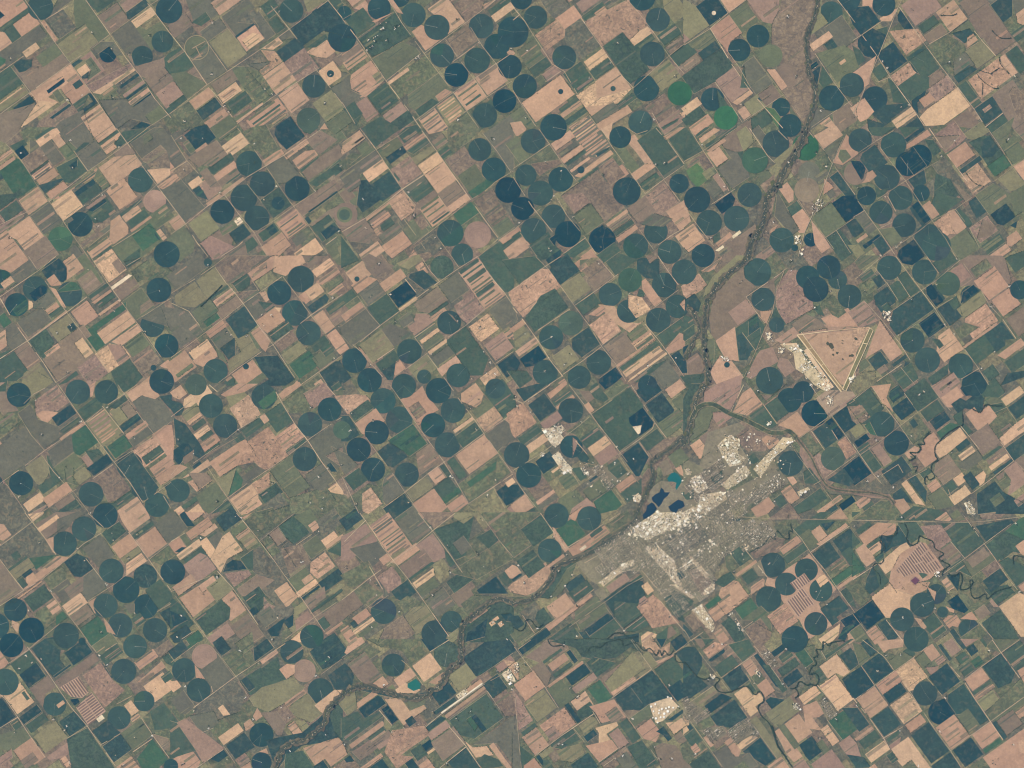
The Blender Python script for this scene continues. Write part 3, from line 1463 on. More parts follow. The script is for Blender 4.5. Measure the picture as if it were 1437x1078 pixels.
ut 1120 960 1170 860 1240 810 1290 830 1280 880 1400 900 1437 850 1437 1078 1200 1078
b 1300 820 1340 810 1380 850 1350 880
@960 540
k 170 60 280 0 480 0 470 60 390 210 170 150
t 410 230 500 50 570 30 650 160 540 260
c 720 -35 114
c 1040 40 0
d 885 130 103
d 1000 60 90
n 1095 240 110
g 670 170 790 110 870 230 780 320
g 540 260 670 180 780 330 740 370 590 310
t 790 340 950 225 1060 380 980 430 880 370
b 640 80 760 90 800 30 860 0 700 150
o 80 220 200 170 330 200 250 220 200 380 30 490
k 240 230 350 230 420 260 300 350 250 300
t 50 510 120 460 210 540 140 650
b 120 440 240 370 230 480 200 540
um 200 400 460 320 520 360 420 440 540 620 500 720 240 800 200 700 120 720
Uw 290 500 350 440 480 450 440 640 380 690 330 600
bm 450 440 560 370 780 430 680 560 560 560 470 500
p 630 460 700 430 780 450 820 490 720 520
Uw 700 600 830 440 900 450 850 540 740 620
t 780 620 870 550 960 520 0 0 0 0
g 540 600 600 570 620 640 590 670 540 650
c 895 660 106
g 260 740 300 720 340 760 310 820 240 830
Uw 290 830 520 680 560 740 360 880
uw 600 680 740 620 790 700 640 800
um 420 880 760 700 880 830 730 920 620 960 430 1078 150 1078 340 900
uw 0 850 140 830 300 880 380 1000 180 1078 0 1078
uo 0 640 60 640 160 700 140 830 0 860
g 0 900 60 900 70 960 0 970
p 560 1060 700 930 760 1010 700 1078 600 1078
p 820 900 880 840 980 950 890 1010
g 760 950 820 920 870 1010 790 1040
Om 450 1000 540 1000 520 1078 440 1078
vm 0 0 0 0
k 980 510 1080 600 1200 760 1140 820 1020 680 970 560
km 1050 620 1120 590 1260 700 1190 780
om 950 460 1030 420 1180 540 1060 600
c 1080 390 1200 310 1290 460 1190 540
n 1190 310 1240 280 1350 430 1290 460
d 1240 260 1437 130 1437 340 1350 400
om 1080 190 0 0 0 0
kU 1100 140 1180 40 1437 60 1437 130 1230 260
g 1250 620 100
pm 1290 490 1350 430 1437 560 1360 640 1320 540
n 1350 690 1437 620 1437 800 1400 790
c 1200 800 1350 700 1430 830 1380 850
g 1000 750 1060 680 1140 830 1010 830
t 850 780 920 770 950 820 920 840
Uw 950 900 1040 860 1060 880 970 940
g 890 1040 1140 880 1220 950 1060 1050 960 1078 880 1078
t 1100 1060 1320 930 1340 970 1140 1078
n 1300 1020 1400 930 1437 970 1340 1060
c 1170 1078 1270 1010 1300 1040 1230 1078
y 1160 840 1240 850 1437 900 1437 930 1230 920
g 170 0 0 0 0 0
gm -90 120 60 -20 180 0 100 190 60 370 -60 420
@1197 540
Om 0 0 140 0 140 20 0 110
g 0 120 140 20 240 180 130 330 0 330
bm 0 180 100 170 130 280 60 340 0 300
p 160 10 320 0 290 80 340 230 250 160
c 300 90 330 10 400 10 440 90 330 150
gm 420 0 640 0 720 110 550 220 440 100
k 660 10 690 0 900 0 910 80 850 140 780 190
t 740 90 890 20 910 80 830 190 780 190
d 330 180 450 120 540 210 410 290 340 220
c 243 330 106
G 100 340 160 300 200 430 130 410
n 10 480 110 410 140 450 40 530
g 30 540 130 480 150 520 60 570
O 0 350 80 320 100 400 0 470
g 570 230 710 120 770 210 620 320
om 400 350 550 240 640 390 500 510
c 480 300 520 280 540 340 500 380
d 640 290 780 230 830 310 680 370
G 690 400 820 320 900 340 740 440
g 830 250 920 230 930 320 1020 380 960 430 890 340
d 365 490 105
n 900 0 1000 0 980 90 920 100
cm 830 160 900 110 960 140 1000 80 1110 90 1080 230 950 200 870 240
g 1010 0 1240 0 1270 60 1220 130 1290 190 1200 250 1140 170
o 1110 100 1230 110 1250 150 1130 170
T 1240 120 1400 10 1437 60 1290 180
c 1290 190 1437 100 1437 240 1380 280
t 945 240 1010 195 1070 240 1120 170 1150 180 1200 250 1150 330 1030 370
om 1160 330 1290 220 1400 370 1290 420 1200 400
b 1250 370 1310 330 1370 380 1270 450
T 1370 320 1437 270 1437 390 1270 510 1240 470
b 970 430 1140 330 1240 480 1080 600
c 1280 530 1437 410 1437 580 1350 640
p 600 450 670 400 730 460 700 510 690 590 700 630 610 690 530 600 560 560
T 700 500 900 360 950 430 780 590 720 610 690 560
b 690 670 800 570 910 740 750 840 680 740
c 860 520 960 450 990 500 890 560
T 880 600 1000 510 1030 560 920 650
t 440 580 510 510 560 530 540 590 480 600 490 620 460 620
k 150 540 220 490 330 640 260 690
g 70 590 130 540 250 690 170 750
n 0 640 50 600 160 750 0 860
c 240 720 430 590 490 740 310 840
bm 480 640 540 600 600 700 540 740
g 550 750 650 690 660 740 590 790
y 870 640 1060 570 1100 620 960 720 900 700
g 1080 620 1220 510 1250 520 1110 640
b 1120 640 1260 540 1290 560 1150 680
T 1140 690 1290 580 1320 610 1160 720
c 1170 740 1330 620 1350 640 1200 760
b 1360 640 1437 590 1437 720
k 1270 720 1360 650 1437 740 1437 850 1300 920 1330 800
T 1020 780 1090 720 1120 750 1100 830 1060 850
T 830 790 920 740 960 800 890 850
T 810 940 940 840 990 910 850 1020
g 750 860 830 800 880 860 800 930
p 620 850 690 790 750 850 660 910
c 930 760 1010 720 1050 850 990 890
T 410 830 450 800 610 1020 520 1000
c 470 800 530 760 620 900 610 1000
c 340 900 410 870 510 1000 330 960
p 340 970 400 960 500 1020 440 1078 390 1078
k 0 880 300 920 340 960 150 950 0 920
p 20 980 100 940 150 960 130 1010 40 1040
om 130 1040 240 970 330 970 380 1078 180 1078
g 60 1020 170 990 180 1010 100 1050
o 620 930 740 870 810 950 850 1020 700 1050
G 450 1078 510 1020 720 1050 740 1078
cm 1040 920 1190 810 1260 900 1437 1000 1437 1078 1050 1078
o 1150 960 1230 910 1290 980 1180 1020
b 1190 760 1270 740 1260 790 1220 800
o 1220 810 1290 790 1320 830 1280 890
Uw 940 990 980 980 1030 1060 1010 1078 960 1078
k 1350 960 1437 920 1437 1000 1380 1020
@0 720
ym 0 0 220 0 270 75 80 200 0 100
t 0 90 50 100 80 180 40 240 0 220
T 230 10 370 0 360 20 280 70
b 280 80 470 0 640 0 560 100 390 220
T 300 130 480 20 500 40 340 160
y 480 0 640 0 740 0 620 50 580 130 480 180
c 706 132 104
c 542 258 104
d 885 20 104
ym 0 280 270 80 470 350 300 470 100 440 60 480 0 390
G 240 380 470 350 300 480
g 90 340 150 320 180 370 120 400
g 70 470 220 360 240 380 80 490
O 80 500 240 380 290 440 150 560 120 560
p 330 490 450 360 570 370 340 560 200 640 180 600
t 220 530 270 510 340 570 220 620
g 140 570 200 540 230 610 190 640
d 180 520 250 470 290 500 200 540
b 0 400 120 560 180 640 0 780
p 40 780 350 570 365 590 60 780
p 380 220 450 200 450 340
om 350 550 520 460 560 500 560 600 450 660
y 450 620 560 570 660 660 510 770
y 690 300 830 190 880 220 960 370 830 440 740 360
y 680 560 800 450 900 610 740 740 690 640
b 550 620 700 540 700 640 580 740
cm 550 400 650 340 740 380 760 470 700 540 600 530
gm 200 720 370 600 460 720 270 820
om 280 840 470 730 570 880 370 1000
t 390 770 460 740 520 790 440 870
G 470 860 540 830 560 880 470 950
T 520 780 680 670 740 750 580 870
b 580 880 740 760 790 860 640 950
G 650 960 850 870 960 1078 760 1078
g 740 770 850 860 800 870
p 740 750 840 690 800 850
gm 900 130 1000 70 1060 150 960 240 930 270 860 180
t 1000 0 1240 0 1260 60 1080 160 1020 60
k 1010 0 0 0 0 0
p 930 290 1090 170 1180 290 1000 360
g 1110 185 1280 65 1300 100 1130 220
p 1140 220 1310 120 1400 250 1240 390
c 1320 -40 90
y 1310 100 1437 0 1437 240 1400 240
O 1000 370 1170 300 1190 320 1050 430
T 1060 410 1190 350 1240 400 1060 530
om 1250 390 1437 260 1437 370 1360 440
c 936 487 104
cm 1222 530 100
c 1450 487 95
d 1060 645 112
d 1225 785 103
y 1060 770 1130 760 1130 830 1080 860
c 887 778 102
c 1010 945 103
c 1303 985 103
g 1090 880 1180 850 1230 900 1160 960
g 1200 640 1350 570 1437 680 1437 750 1340 800
cm 1340 840 1437 780 1437 980
p 870 880 920 940 960 1020 900 1000
c 1130 1105 100
d 130 815 98
n 265 985 107
d -30 950 108
n 90 1100 97
c 555 1030 108
d 690 1078 30
t 100 900 160 930 150 1000 100 960
o 360 1000 420 940 470 1000 420 1060
@240 720
y 0 0 70 0 110 120 0 210
t 30 0 70 0 290 0 190 70
d 70 0 130 0 190 110 130 110 90 50
p 120 180 300 30 345 80 190 240
t 230 180 370 90 390 120 290 200
o 70 200 110 180 180 250 140 290
p 0 240 70 200 130 290 40 340 0 320
d 30 330 90 285 130 290 70 330
T 40 350 240 220 260 260 80 400
T 250 230 310 200 380 340 330 380 260 290
y 310 200 390 130 480 260 390 340
cm 340 0 560 0 590 60 440 160
p 590 40 690 0 620 50
o 500 150 600 80 650 120 550 200
p 540 200 640 120 670 150 570 230
T 440 180 500 160 540 230 620 330 470 390 420 500 330 390
O 570 230 670 160 730 250 640 310
om 610 70 720 0 880 0 940 70 730 220
g 80 400 260 290 320 370 180 460
k 110 440 240 330 320 370 380 480 200 590
d 15 495 105
p 0 620 180 520 220 590 70 690
p 60 700 340 540 380 720 190 890
t 220 620 350 530 400 580 270 660
O 280 640 430 530 520 630 400 740
km 440 510 640 480 680 510 540 620
d 435 495 460 430 520 395 590 405 640 470
ym 590 390 740 280 960 550 1040 680 900 760 760 660 700 500
b 700 340 0 0 0 0
g 590 380 690 300 690 480 640 470
b 540 630 740 520 860 560 700 700 600 700
ym 740 200 840 160 920 240 1040 480 940 520
b 830 170 900 120 960 220 890 290
om 760 230 840 180 900 330 850 380
gm 900 110 1040 20 1170 150 1050 260 960 200
o 1030 30 1180 0 1240 60 1180 160
t 1150 100 1220 60 1250 130 1190 160
ym 1200 0 1437 0 1437 130 1270 180
o 1090 270 1240 180 1290 310 1180 390
T 1260 240 1360 150 1400 180 1310 290
p 1300 280 1437 170 1437 200 1310 310
g 1310 320 1437 220 1437 370
bm 920 300 1100 260 1160 440 1000 540
tm 1170 420 1290 330 1380 440 1250 550 1170 500
o 980 560 1130 450 1220 590 1050 670
t 1100 570 1170 500 1200 560 1120 600
T 1050 690 1200 540 1240 590 1080 710
d 1090 720 1240 600 1250 620 1110 730
cm 1240 570 1437 450 1437 580 1270 650
O 1300 680 1437 590 1437 630 1320 690
b 1110 740 1290 620 1300 700 1160 820
g 1170 820 1437 630 1437 670 1180 830
t 890 640 970 575 1060 690 990 780 940 800
gm 600 700 740 630 800 680 780 780 720 880
d 650 820 700 790 750 820 700 860
km 780 700 820 760 900 800 780 830
y 700 880 820 780 920 890 800 940
d 810 970 960 890 900 1040 830 1040
d 940 900 1030 860 1030 950 980 970
O 1030 800 1110 740 1150 810 1030 870
k 1040 890 1150 830 1200 890 1050 980
b 1210 880 1437 740 1437 900 1290 1000
g 1230 900 1300 860 1330 960 1280 990
c 1183 1038 100
T 980 1078 1090 990 1100 1078
p 1290 1010 1437 910 1437 940 1310 1020
cm 1310 1040 1437 970 1437 1078 1320 1078
p 430 720 510 640 640 820 500 900 460 860
b 510 950 640 840 780 1020 700 1078 560 1050
t 0 0 0 0
gm 210 900 400 730 500 800 490 900 290 1020
k 300 1040 480 930 540 1020 430 1078 320 1078
p 70 730 0 0 0 0
gd 0 700 70 760 200 930 100 1000 0 1000
d 0 820 130 880 150 920 20 960
c 0 1000 140 960 180 1000 80 1078 0 1078
G 120 1060 230 980 300 1078 140 1078
om 930 980 1000 960 1020 1040 930 1078
T 510 360 0 0 0 0
@480 720
cm 0 0 150 0 170 60 0 180
O 90 100 170 60 190 80 110 140
k 0 200 200 90 300 230 60 400 0 400
y 60 300 300 240 370 310 240 470
om 0 470 220 400 270 510 100 630 0 600
ps 230 100 400 0 590 290 410 390
O 400 360 520 290 540 320 430 380
t 400 410 620 250 660 300 480 440
p 310 390 370 340 420 390 350 440
y 400 0 640 0 750 150 600 260 540 180
bm 650 0 960 0 940 30 770 130
gm 770 140 1110 20 1040 360 940 380
y 930 250 1010 200 1100 280 1000 360
k 600 290 760 170 860 310 870 400 760 420
b 480 450 690 300 760 400 560 550
g 860 310 980 410 900 460 880 400
Om 760 420 840 395 900 440 900 540 830 590 770 520
T 590 590 770 460 780 530 620 630
o 630 640 780 530 800 600 680 720
g 540 560 760 410 780 420 560 570
km 300 530 410 450 490 520 500 600 380 680
c 420 650 550 560 630 680 500 740 440 720
om 90 640 200 580 350 680 220 800 170 760
b 0 740 110 660 170 770 0 900
c 350 825 108
p 70 880 210 810 250 860 130 930
c 70 920 110 900 140 950 90 970
T 90 1000 250 870 280 900 110 1020
o 130 1030 280 910 300 930 170 1060
p 0 970 60 950 100 1010 160 1078 30 1078
bm 360 960 520 860 620 1020 500 1078 300 1078
om 440 760 560 700 650 740 550 840
O 555 870 600 790 690 780 780 870 740 940 620 1030 570 950
y 690 720 860 630 960 780 800 860
b 910 700 1050 590 1100 690 1040 800 990 790
gm 880 560 1040 480 1120 560 920 680
om 900 500 1437 200 1437 450 1130 560
om 1150 40 1180 0 1437 0 1437 70 1290 150 1200 60
O 940 0 1160 0 1020 90 940 40
g 1170 180 1260 140 1310 220 1230 300 1100 220
om 1290 150 1437 70 1437 400 1330 240
d 1120 640 1310 540 1390 680 1160 680
g 1310 530 1370 490 1430 570 1380 620
t 1360 470 1437 440 1437 540 1400 550
t 1390 640 1437 590 1437 670
om 1000 780 1080 690 1260 700 1180 800 1060 850
c 920 912 90
c 775 1010 108
O 880 1020 980 980 980 1078 890 1078
gm 1050 900 1280 720 1437 740 1437 1078 1000 1078 1010 960
T 1225 925 1275 900 1290 930 1260 950
T 1270 900 1300 860 1320 880 1300 910
T 1300 930 1340 910 1365 935 1335 960
dm 1050 1000 1220 900 1200 1040 1040 1078
d 1330 850 1437 840 1437 920 1380 910
@720 720
o 0 0 230 0 60 60 0 90
c 365 22 103
c 640 45 102
p 460 0 560 0 520 70 480 50
G 370 140 480 50 530 70 610 180 450 290 420 240
gm 70 130 240 10 350 170 160 280
t 330 120 370 130 460 310 440 330 340 200
om 0 100 60 130 170 290 50 400 0 380
gm 30 390 170 320 280 450 120 550
c 308 315 100
p 450 310 620 190 780 120 810 160 620 310 500 350
w 555 300 610 270 620 290 570 320
p 280 430 430 350 440 380 280 460
g 640 180 740 120 760 140 660 210
om 780 90 960 0 1030 60 880 130 820 160
p 0 450 40 450 70 510 0 550
d 0 550 60 510 80 520 0 580
tm 0 590 270 440 340 480 290 560 190 660 80 690 0 670
gm 190 700 330 600 350 440 500 380 1000 70 1030 90 700 320 560 400 420 560 300 720
o 300 720 450 470 540 420 480 560 400 680
um 530 420 760 260 900 300 1000 340 1000 400 700 600 640 560
um 700 330 1040 90 1437 100 1437 640 1240 740 1100 560 1020 400 860 420
Uw 1010 130 1180 30 1437 0 1437 110 1230 160 1080 240 1010 180
Uw 1110 290 1230 290 1437 560 1420 660 1330 640 1200 420
Uw 740 600 820 490 1020 390 1030 440 880 520 760 620
g 740 500 800 470 820 500 760 530
t 420 670 0 0 0 0
c 420 610 560 520 630 570 470 650
g 460 660 630 560 670 640 520 760
t 290 790 430 670 520 770 350 900
k 780 620 950 500 970 560 820 680
g 980 570 1080 520 1100 560 1000 600
c 760 720 980 580 1090 570 1110 700 1040 780 1080 860 920 970 850 860
g 850 740 1040 760 1060 870 930 960 850 880
T 1080 620 1120 570 1180 640 1140 700
pm 1040 790 1150 690 1240 740 1400 920 1170 970 1090 860
k 1060 720 1110 700 1140 740 1060 780
km 1260 700 0 0 0 0
gm 1260 740 1437 660 1437 920 1380 890
o 520 850 690 690 740 750 520 910
o 520 920 750 750 810 820 570 980
d 590 980 800 850 850 870 640 1050
g 640 1050 850 880 900 950 740 1078 600 1078
uw 680 660 740 620 820 690 740 740
t 400 690 0 0 0 0
t 260 940 340 900 540 760 650 670 660 690 420 900 300 1000
g 930 990 1100 870 1160 960 1020 1000
gm 200 840 250 790 340 900 250 960 180 900
c 0 860 60 860 100 960 0 1000
o 0 1000 100 940 160 1010 60 1078 0 1078
d 110 1078 280 970 320 1010 220 1078
gm 280 1060 480 940 560 1000 500 1078
c 560 1000 620 990 640 1050 580 1060
cm 850 1040 1060 1010 1060 1078 830 1078
T 1070 1020 1150 1000 1210 1020 1200 1078 1080 1078
b 1260 1000 1320 960 1390 1000 1300 1060
g 1200 1010 1300 980 1290 1078 1210 1078
d 1330 1078 1437 990 1437 1078
om 0 700 140 700 220 740 0 860
om 120 900 0 0 0 0
@960 720
um 0 60 400 100 470 230 300 350 200 560 240 640 80 780 0 660
Uw 0 0 380 0 220 90 0 130
c 360 60 480 50 430 120 390 110
um 480 60 640 60 780 130 780 200 660 260 550 320 440 240
o 370 0 480 0 440 50
bm 640 0 930 0 1000 50 740 60
om 740 100 880 60 900 160 850 200 780 150
gm 380 340 490 260 570 370 480 450 400 420
om 340 360 400 350 460 450 400 500 350 470
bm 560 330 760 200 850 220 800 330 630 370 590 380
p 810 300 940 190 990 230 830 360
g 840 370 1010 240 1050 300 860 440
g 910 140 1040 60 1260 60 1190 110 1060 150 940 180
g 1140 0 1240 0 1180 50 1060 40
p 1200 0 1340 0 1380 50 1200 50
o 950 180 1060 150 1140 250 1060 320
p 1060 160 1140 100 1200 190 1150 260
d 1150 90 1270 70 1190 150
t 1130 270 1340 70 1380 100 1150 280
c 1070 340 1230 240 1310 380 1190 460 1110 390
c 1240 220 1437 110 1437 280 1330 350
g 1320 320 1437 260 1437 440 1380 440
om 1190 490 1340 380 1400 460 1240 560
G 1210 570 1400 450 1437 480 1437 500 1270 610
p 1280 620 1437 510 1437 540 1300 640
g 1310 650 1437 570 1437 800 1380 760
t 940 420 1050 340 1280 640 1240 680 1130 760 1160 830 1240 940 1437 830 1050 1060 970 900 900 850 800 700 680 600 700 540 770 560 860 470
c 745 435 103
c 1027 478 97
c 860 597 97
c 1150 648 97
T 1110 560 1170 510 1210 560 1150 640 1130 600
pm 890 590 1020 500 1060 590 940 650
Fk 890 590 1010 505 1060 580 1000 620 1100 760 1080 780 1040 790 960 880 860 740 940 680 960 650 940 650
c 710 722 107
g 480 520 560 470 630 520 540 620
um 580 450 640 390 690 530 620 530
p 560 640 650 540 680 560 670 620 560 690
p 430 520 600 390 610 410 450 540
pm 300 660 380 560 480 580 530 700 400 820 330 870 280 720
t 390 620 480 580 530 700 400 790
p 210 840 320 730 400 800 300 890 260 910
G 180 790 280 680 320 730 200 810
om 80 760 180 790 200 830 120 830
gm 260 590 330 520 400 500 440 560 320 620
G 410 820 560 710 620 800 500 880
o 500 900 620 780 720 850 740 1000 560 900
bm 530 960 640 890 740 1000 640 1078 580 1078
pm 700 860 850 760 960 900 800 1030
c 1107 930 98
c 1150 820 1300 680 1380 800 1290 870 1300 920 1240 940
n 1310 870 1437 830 1437 940 1370 1010
d 1290 1060 1340 960 1437 920 1350 1070
T 1130 1060 1310 930 1300 1000 1240 1078 1150 1078
t 1370 1020 1437 960 1437 1078 1380 1078
d 930 1060 112
gm 290 920 380 900 470 960 520 1078 420 1078 340 960
Uw 90 850 160 820 260 960 240 1000 160 930
bm 0 880 80 850 140 960 90 990
c 0 930 90 1000 50 1060 0 1000
c 60 1078 130 1030 200 1078
p 260 1000 310 970 400 1078 280 1078
@1197 720
O 20 50 200 0 360 0 380 60
g 370 60 400 50 690 60 770 0 440 0
t 690 60 770 0 840 50 800 70
o 790 0 900 0 940 60 860 70
g 950 0 0 0 0 0
bm 1060 10 1200 0 1180 50 1070 50
g 0 0 60 0 0 40
g 20 150 130 70 160 100 50 180
p 50 190 210 80 360 90 360 160 290 200 230 190 100 280
t 120 310 230 230 270 270 180 350
g 110 280 230 200 240 220 130 300
p 20 290 100 270 190 380 130 460 70 400
g 0 160 60 240 0 310
G 0 330 110 470 0 540
d 220 200 360 180 370 230 290 320 230 360 240 240
g 170 370 260 330 260 380 200 410
c 290 300 380 100 440 180 470 250
T 220 440 400 270 460 250 470 290 380 370 330 480 270 510
g 380 90 560 70 580 180 500 260 460 220
km 590 110 740 100 830 230 730 300 640 240
g 750 90 1000 70 1090 260 940 370 840 250
b 740 320 820 240 930 380 800 410
tk 320 480 400 340 560 250 620 250 760 470 640 560 500 600 360 640 300 590
Fk 360 480 570 240 750 470 650 510 540 500 430 540
w 440 460 540 380 600 400 530 410 450 470
g 540 500 590 500 630 520 590 550
k 520 570 38
T 160 700 300 600 360 640 600 640 480 700 480 860 320 880 260 880
c 560 560 620 560 0 0
t 380 650 480 580 650 580 620 640 500 690
t 750 560 800 540 850 640 790 660
d 680 0 0 0 0 0
c 700 680 84
t 700 660 560 590 620 620 680 760
c 582 770 103
c 412 893 100
c 752 832 46
c 170 430 230 500 220 640 130 680 90 620 110 560
g 170 430 200 430 300 570 230 640
om 0 560 130 480 100 640 160 700 60 800 0 820
n 20 850 150 720 270 870 120 980
c 0 860 50 930 0 970
o 0 980 60 940 140 1070 30 1078 0 1078
p 120 990 200 940 280 1078 150 1078
c 210 930 280 890 380 1040 320 1078 290 1078
g 570 920 680 840 790 980 690 1060
c 530 1060 106
t 510 880 570 890 620 960 590 980
n 790 750 880 680 970 820 930 840 850 810
p 750 880 830 860 860 860 910 900 880 960 840 950 800 970
t 770 780 850 810 850 840 820 830
c 975 975 88
om 890 1060 1060 930 1180 1078 900 1078
c 810 990 850 970 920 1078 870 1078
p 970 840 1010 830 1040 900 900 890
b 1010 840 1090 770 1160 830 1090 900
k 1140 740 1180 720 1220 790 1190 790
gm 1080 900 1260 820 1400 1060 1270 1078 1180 1078
T 1220 780 1400 670 1437 690 1437 1040 1400 1040 1310 900
dm 800 520 900 510 920 640 870 660
om 900 500 1090 600 1120 700 960 800 880 680
gm 1100 640 1300 600 1370 650 1220 770
o 940 400 1060 340 1170 350 1200 390 1000 540 920 460
b 950 380 1110 300 1150 360 1000 460
g 830 430 930 380 1000 540 900 490 800 500
c 1080 580 1230 460 1310 570 1160 650
g 1110 260 1180 230 1290 370 1200 390
gm 1130 240 1290 160 1437 230 1437 350 1320 320 1250 420
c 1030 110 1330 50 1360 90 1120 240
G 1290 160 1400 50 1437 40 1437 230
g 1210 420 1300 370 1437 450 1437 560 1390 610
t 1360 260 1437 240 1437 360 1400 340
p 1390 610 1437 590 1437 660 1410 650
@0 898
n 95 45 102
o 210 0 330 0 250 50 220 30
p 0 90 70 180 40 230 0 240
g 80 210 230 90 340 190 240 310 160 290
c 260 70 370 0 470 0 510 90 500 180 560 220 450 310 340 180
g 380 0 680 0 570 90 490 80
d 550 110 700 0 780 100 610 220
d 440 310 590 200 600 220 460 320
b 450 350 800 110 840 180 500 400
d 160 295 290 200 400 290 240 405
c 45 355 112
o 730 0 980 0 1000 40 830 130
g 830 130 990 40 1040 110 880 210
c 1135 55 100
c 1040 265 106
c 850 270 890 240 950 310 920 350
km 690 270 860 210 950 340 1050 420 890 600 780 430
ps 1130 180 1290 80 1330 140 1170 260
p 1150 360 1340 160 1400 230 1230 340
bm 1290 70 1437 0 1437 80 1340 150
T 1200 380 1360 290 1437 350 1437 400 1310 540
g 1340 300 1437 260 1437 320 1390 370
gm 1360 150 1437 90 1437 220 1400 200
c 1212 515 86
c 1000 655 98
T 1030 540 1110 520 1170 600 1110 640
t 1100 660 1160 620 1180 640 1110 700
c 460 540 98
t 465 545 540 510 550 545 490 565
T 45 480 160 340 280 510 150 640
b 240 410 400 300 470 390 380 460 360 560
g 180 440 210 430 250 500 220 510
d 170 650 310 540 350 600 200 720
d 0 500 20 490 130 650 0 740
g 80 700 140 670 190 720 130 760
cm 500 660 640 610 730 730 560 810
g 210 720 350 620 420 660 270 790
o 0 800 200 740 270 820 110 930 0 920
O 280 800 480 690 560 810 380 970
p 110 930 270 820 380 980 300 1050 180 1030
b 170 1020 260 950 340 1000 220 1078
k 0 960 100 940 110 1010 0 1050
k 390 990 590 840 630 880 540 990 420 1010
gm 560 830 750 760 900 980 960 1078 600 1078
Fk 500 400 660 305 750 440 690 490 600 480
Fs 640 570 770 440 890 600 740 720
n 580 500 650 490 670 520 630 550
w 790 630 860 620 870 660 830 700
t 510 1000 550 970 590 1040 560 1078
c 780 760 900 680 990 760 1030 790 850 880
cm 860 890 1010 800 1120 920 950 1030
o 1020 780 1190 660 1280 800 1110 930
om 1200 640 1437 480 1437 900 1290 790
g 1260 600 1437 500 1437 740 1300 760
p 980 1060 1110 980 1180 1078 980 1078
G 1150 1000 1280 830 1400 980 1330 1078 1180 1078
b 1250 780 1437 840 1437 900 1380 920
d 1400 1090 90
@240 898
G 90 90 220 0 280 0 140 80
c 0 100 90 0 140 80 20 180
k 280 140 105
c 110 255 102
c 232 422 100
p 200 220 240 260 280 330 210 320
T 0 350 60 340 80 400 0 460
y 240 260 400 140 530 300 360 440 330 390
cm 330 0 450 0 500 80 430 140 370 60
om 430 150 540 80 690 200 540 310
om 500 0 690 0 700 80 600 100
cm 690 60 820 0 860 80 700 180
gm 560 320 900 140 920 240 1000 350 800 400 650 450
c 600 330 640 310 710 400 640 450
t 740 170 880 90 920 120 760 190
c 1015 100 98
b 960 150 1100 50 1110 70 980 170
c 1180 -20 90
k 1120 260 96
t 920 250 960 200 1040 210 1040 290 960 330
c 1255 430 108
cm 1180 110 1300 0 1437 0 1437 160 1260 240
d 1320 180 1437 100 1437 170 1340 220
c 1340 300 1437 190 1437 410 1370 400
y 0 480 120 430 200 570 130 620 60 620
ym 200 570 530 340 640 450 580 600 380 680 200 620
O 660 500 760 400 980 330 1120 390 960 530 800 600 700 560
p 950 530 1110 420 1140 440 980 570
O 980 570 1140 470 1290 600 1180 700 1040 640
T 1200 560 1310 470 1370 420 1437 420 1300 640 1250 600
T 400 570 440 540 490 630 430 640
p 690 640 720 580 790 650 700 670
b 780 610 880 600 970 700 930 800 860 800
y 150 640 360 600 400 720 250 790
T 400 820 560 700 610 760 440 890
p 610 700 660 670 700 700 650 770 620 760
d 760 798 102
t 970 730 1030 680 1110 780 1050 820
O 1080 690 1120 680 1200 770 1130 790
b 1040 820 0 0 0 0
k 50 680 120 660 450 910 260 1040 200 920
p 20 1000 160 940 260 1000 220 1078 50 1078 0 1020
g 0 680 60 700 210 930 0 1000
c 460 890 610 780 720 910 600 960 540 1000
d 330 1000 440 920 480 970 400 1030
km 540 1010 620 950 680 1020 580 1070
p 570 1078 660 1020 680 1078
p 740 940 800 910 820 960
d 760 1030 85
cm 800 850 900 820 1100 780 1310 600 1437 420 1437 800 1300 860 1100 890 960 1000 900 1078 850 1000
gm 1330 640 1437 460 1437 860 1370 760
p 1110 910 1400 820 1437 860 1437 960 1360 1078 1300 1010 1200 1050
d 1200 1060 1280 1010 1330 1078 1200 1078
gm 960 960 1110 930 1190 1078 950 1078
d 0 1060 60
d 300 0 0
@480 898
t 20 110 60 20 180 0 190 20 40 120
om 20 160 190 20 330 100 190 180
om 200 0 640 0 740 110 600 200 480 90 330 60
b 30 180 200 120 330 290 230 380 130 320
d 660 0 900 0 740 100
gm 880 120 110
c 430 212 97
T 590 220 740 110 830 230 700 370
t 440 330 580 230 620 310 470 400
c 0 220 60 230 100 320 80 400 0 440
c 100 380 180 360 230 410 400 440 510 490 700 440 720 470 500 500 250 450 100 410
p 230 390 330 310 400 360 350 410
OE 340 420 440 380 460 440 430 460
T 440 400 550 370 660 420 620 450 460 450
vE 0 0 0 0
E 550 370 620 325 660 370 655 410 600 430 550 400
O 900 300 1050 190 1140 320 960 430
cm 1030 150 1180 20 1437 0 1437 100 1200 280 1100 300
d 740 430 890 350 960 440 820 560
p 730 360 850 270 870 300 810 380
k 1280 220 1437 120 1437 220 1310 260
p 970 460 1160 330 1180 350 990 500
b 860 630 1200 380 1210 430 900 670
w 830 610 1180 360 1185 375 840 625
wU 960 460 1040 410 1060 440 970 500
cm 770 600 940 480 960 500 790 640
c 1180 370 1300 290 1400 400 1260 490
bm 1260 480 1437 380 1437 640 1360 640
w 1340 280 1400 250 1437 310 1437 350 1380 350
g 900 680 1210 450 1360 660 1110 830 990 800
G 1050 660 1090 640 1140 720 1110 780
d 1100 640 1130 620 1210 760 1160 780
c 700 740 830 640 870 660 720 780
k 720 780 870 680 920 730 740 850
t 360 500 480 480 560 580 690 540 720 600 500 700
o 520 500 700 480 700 540 570 570
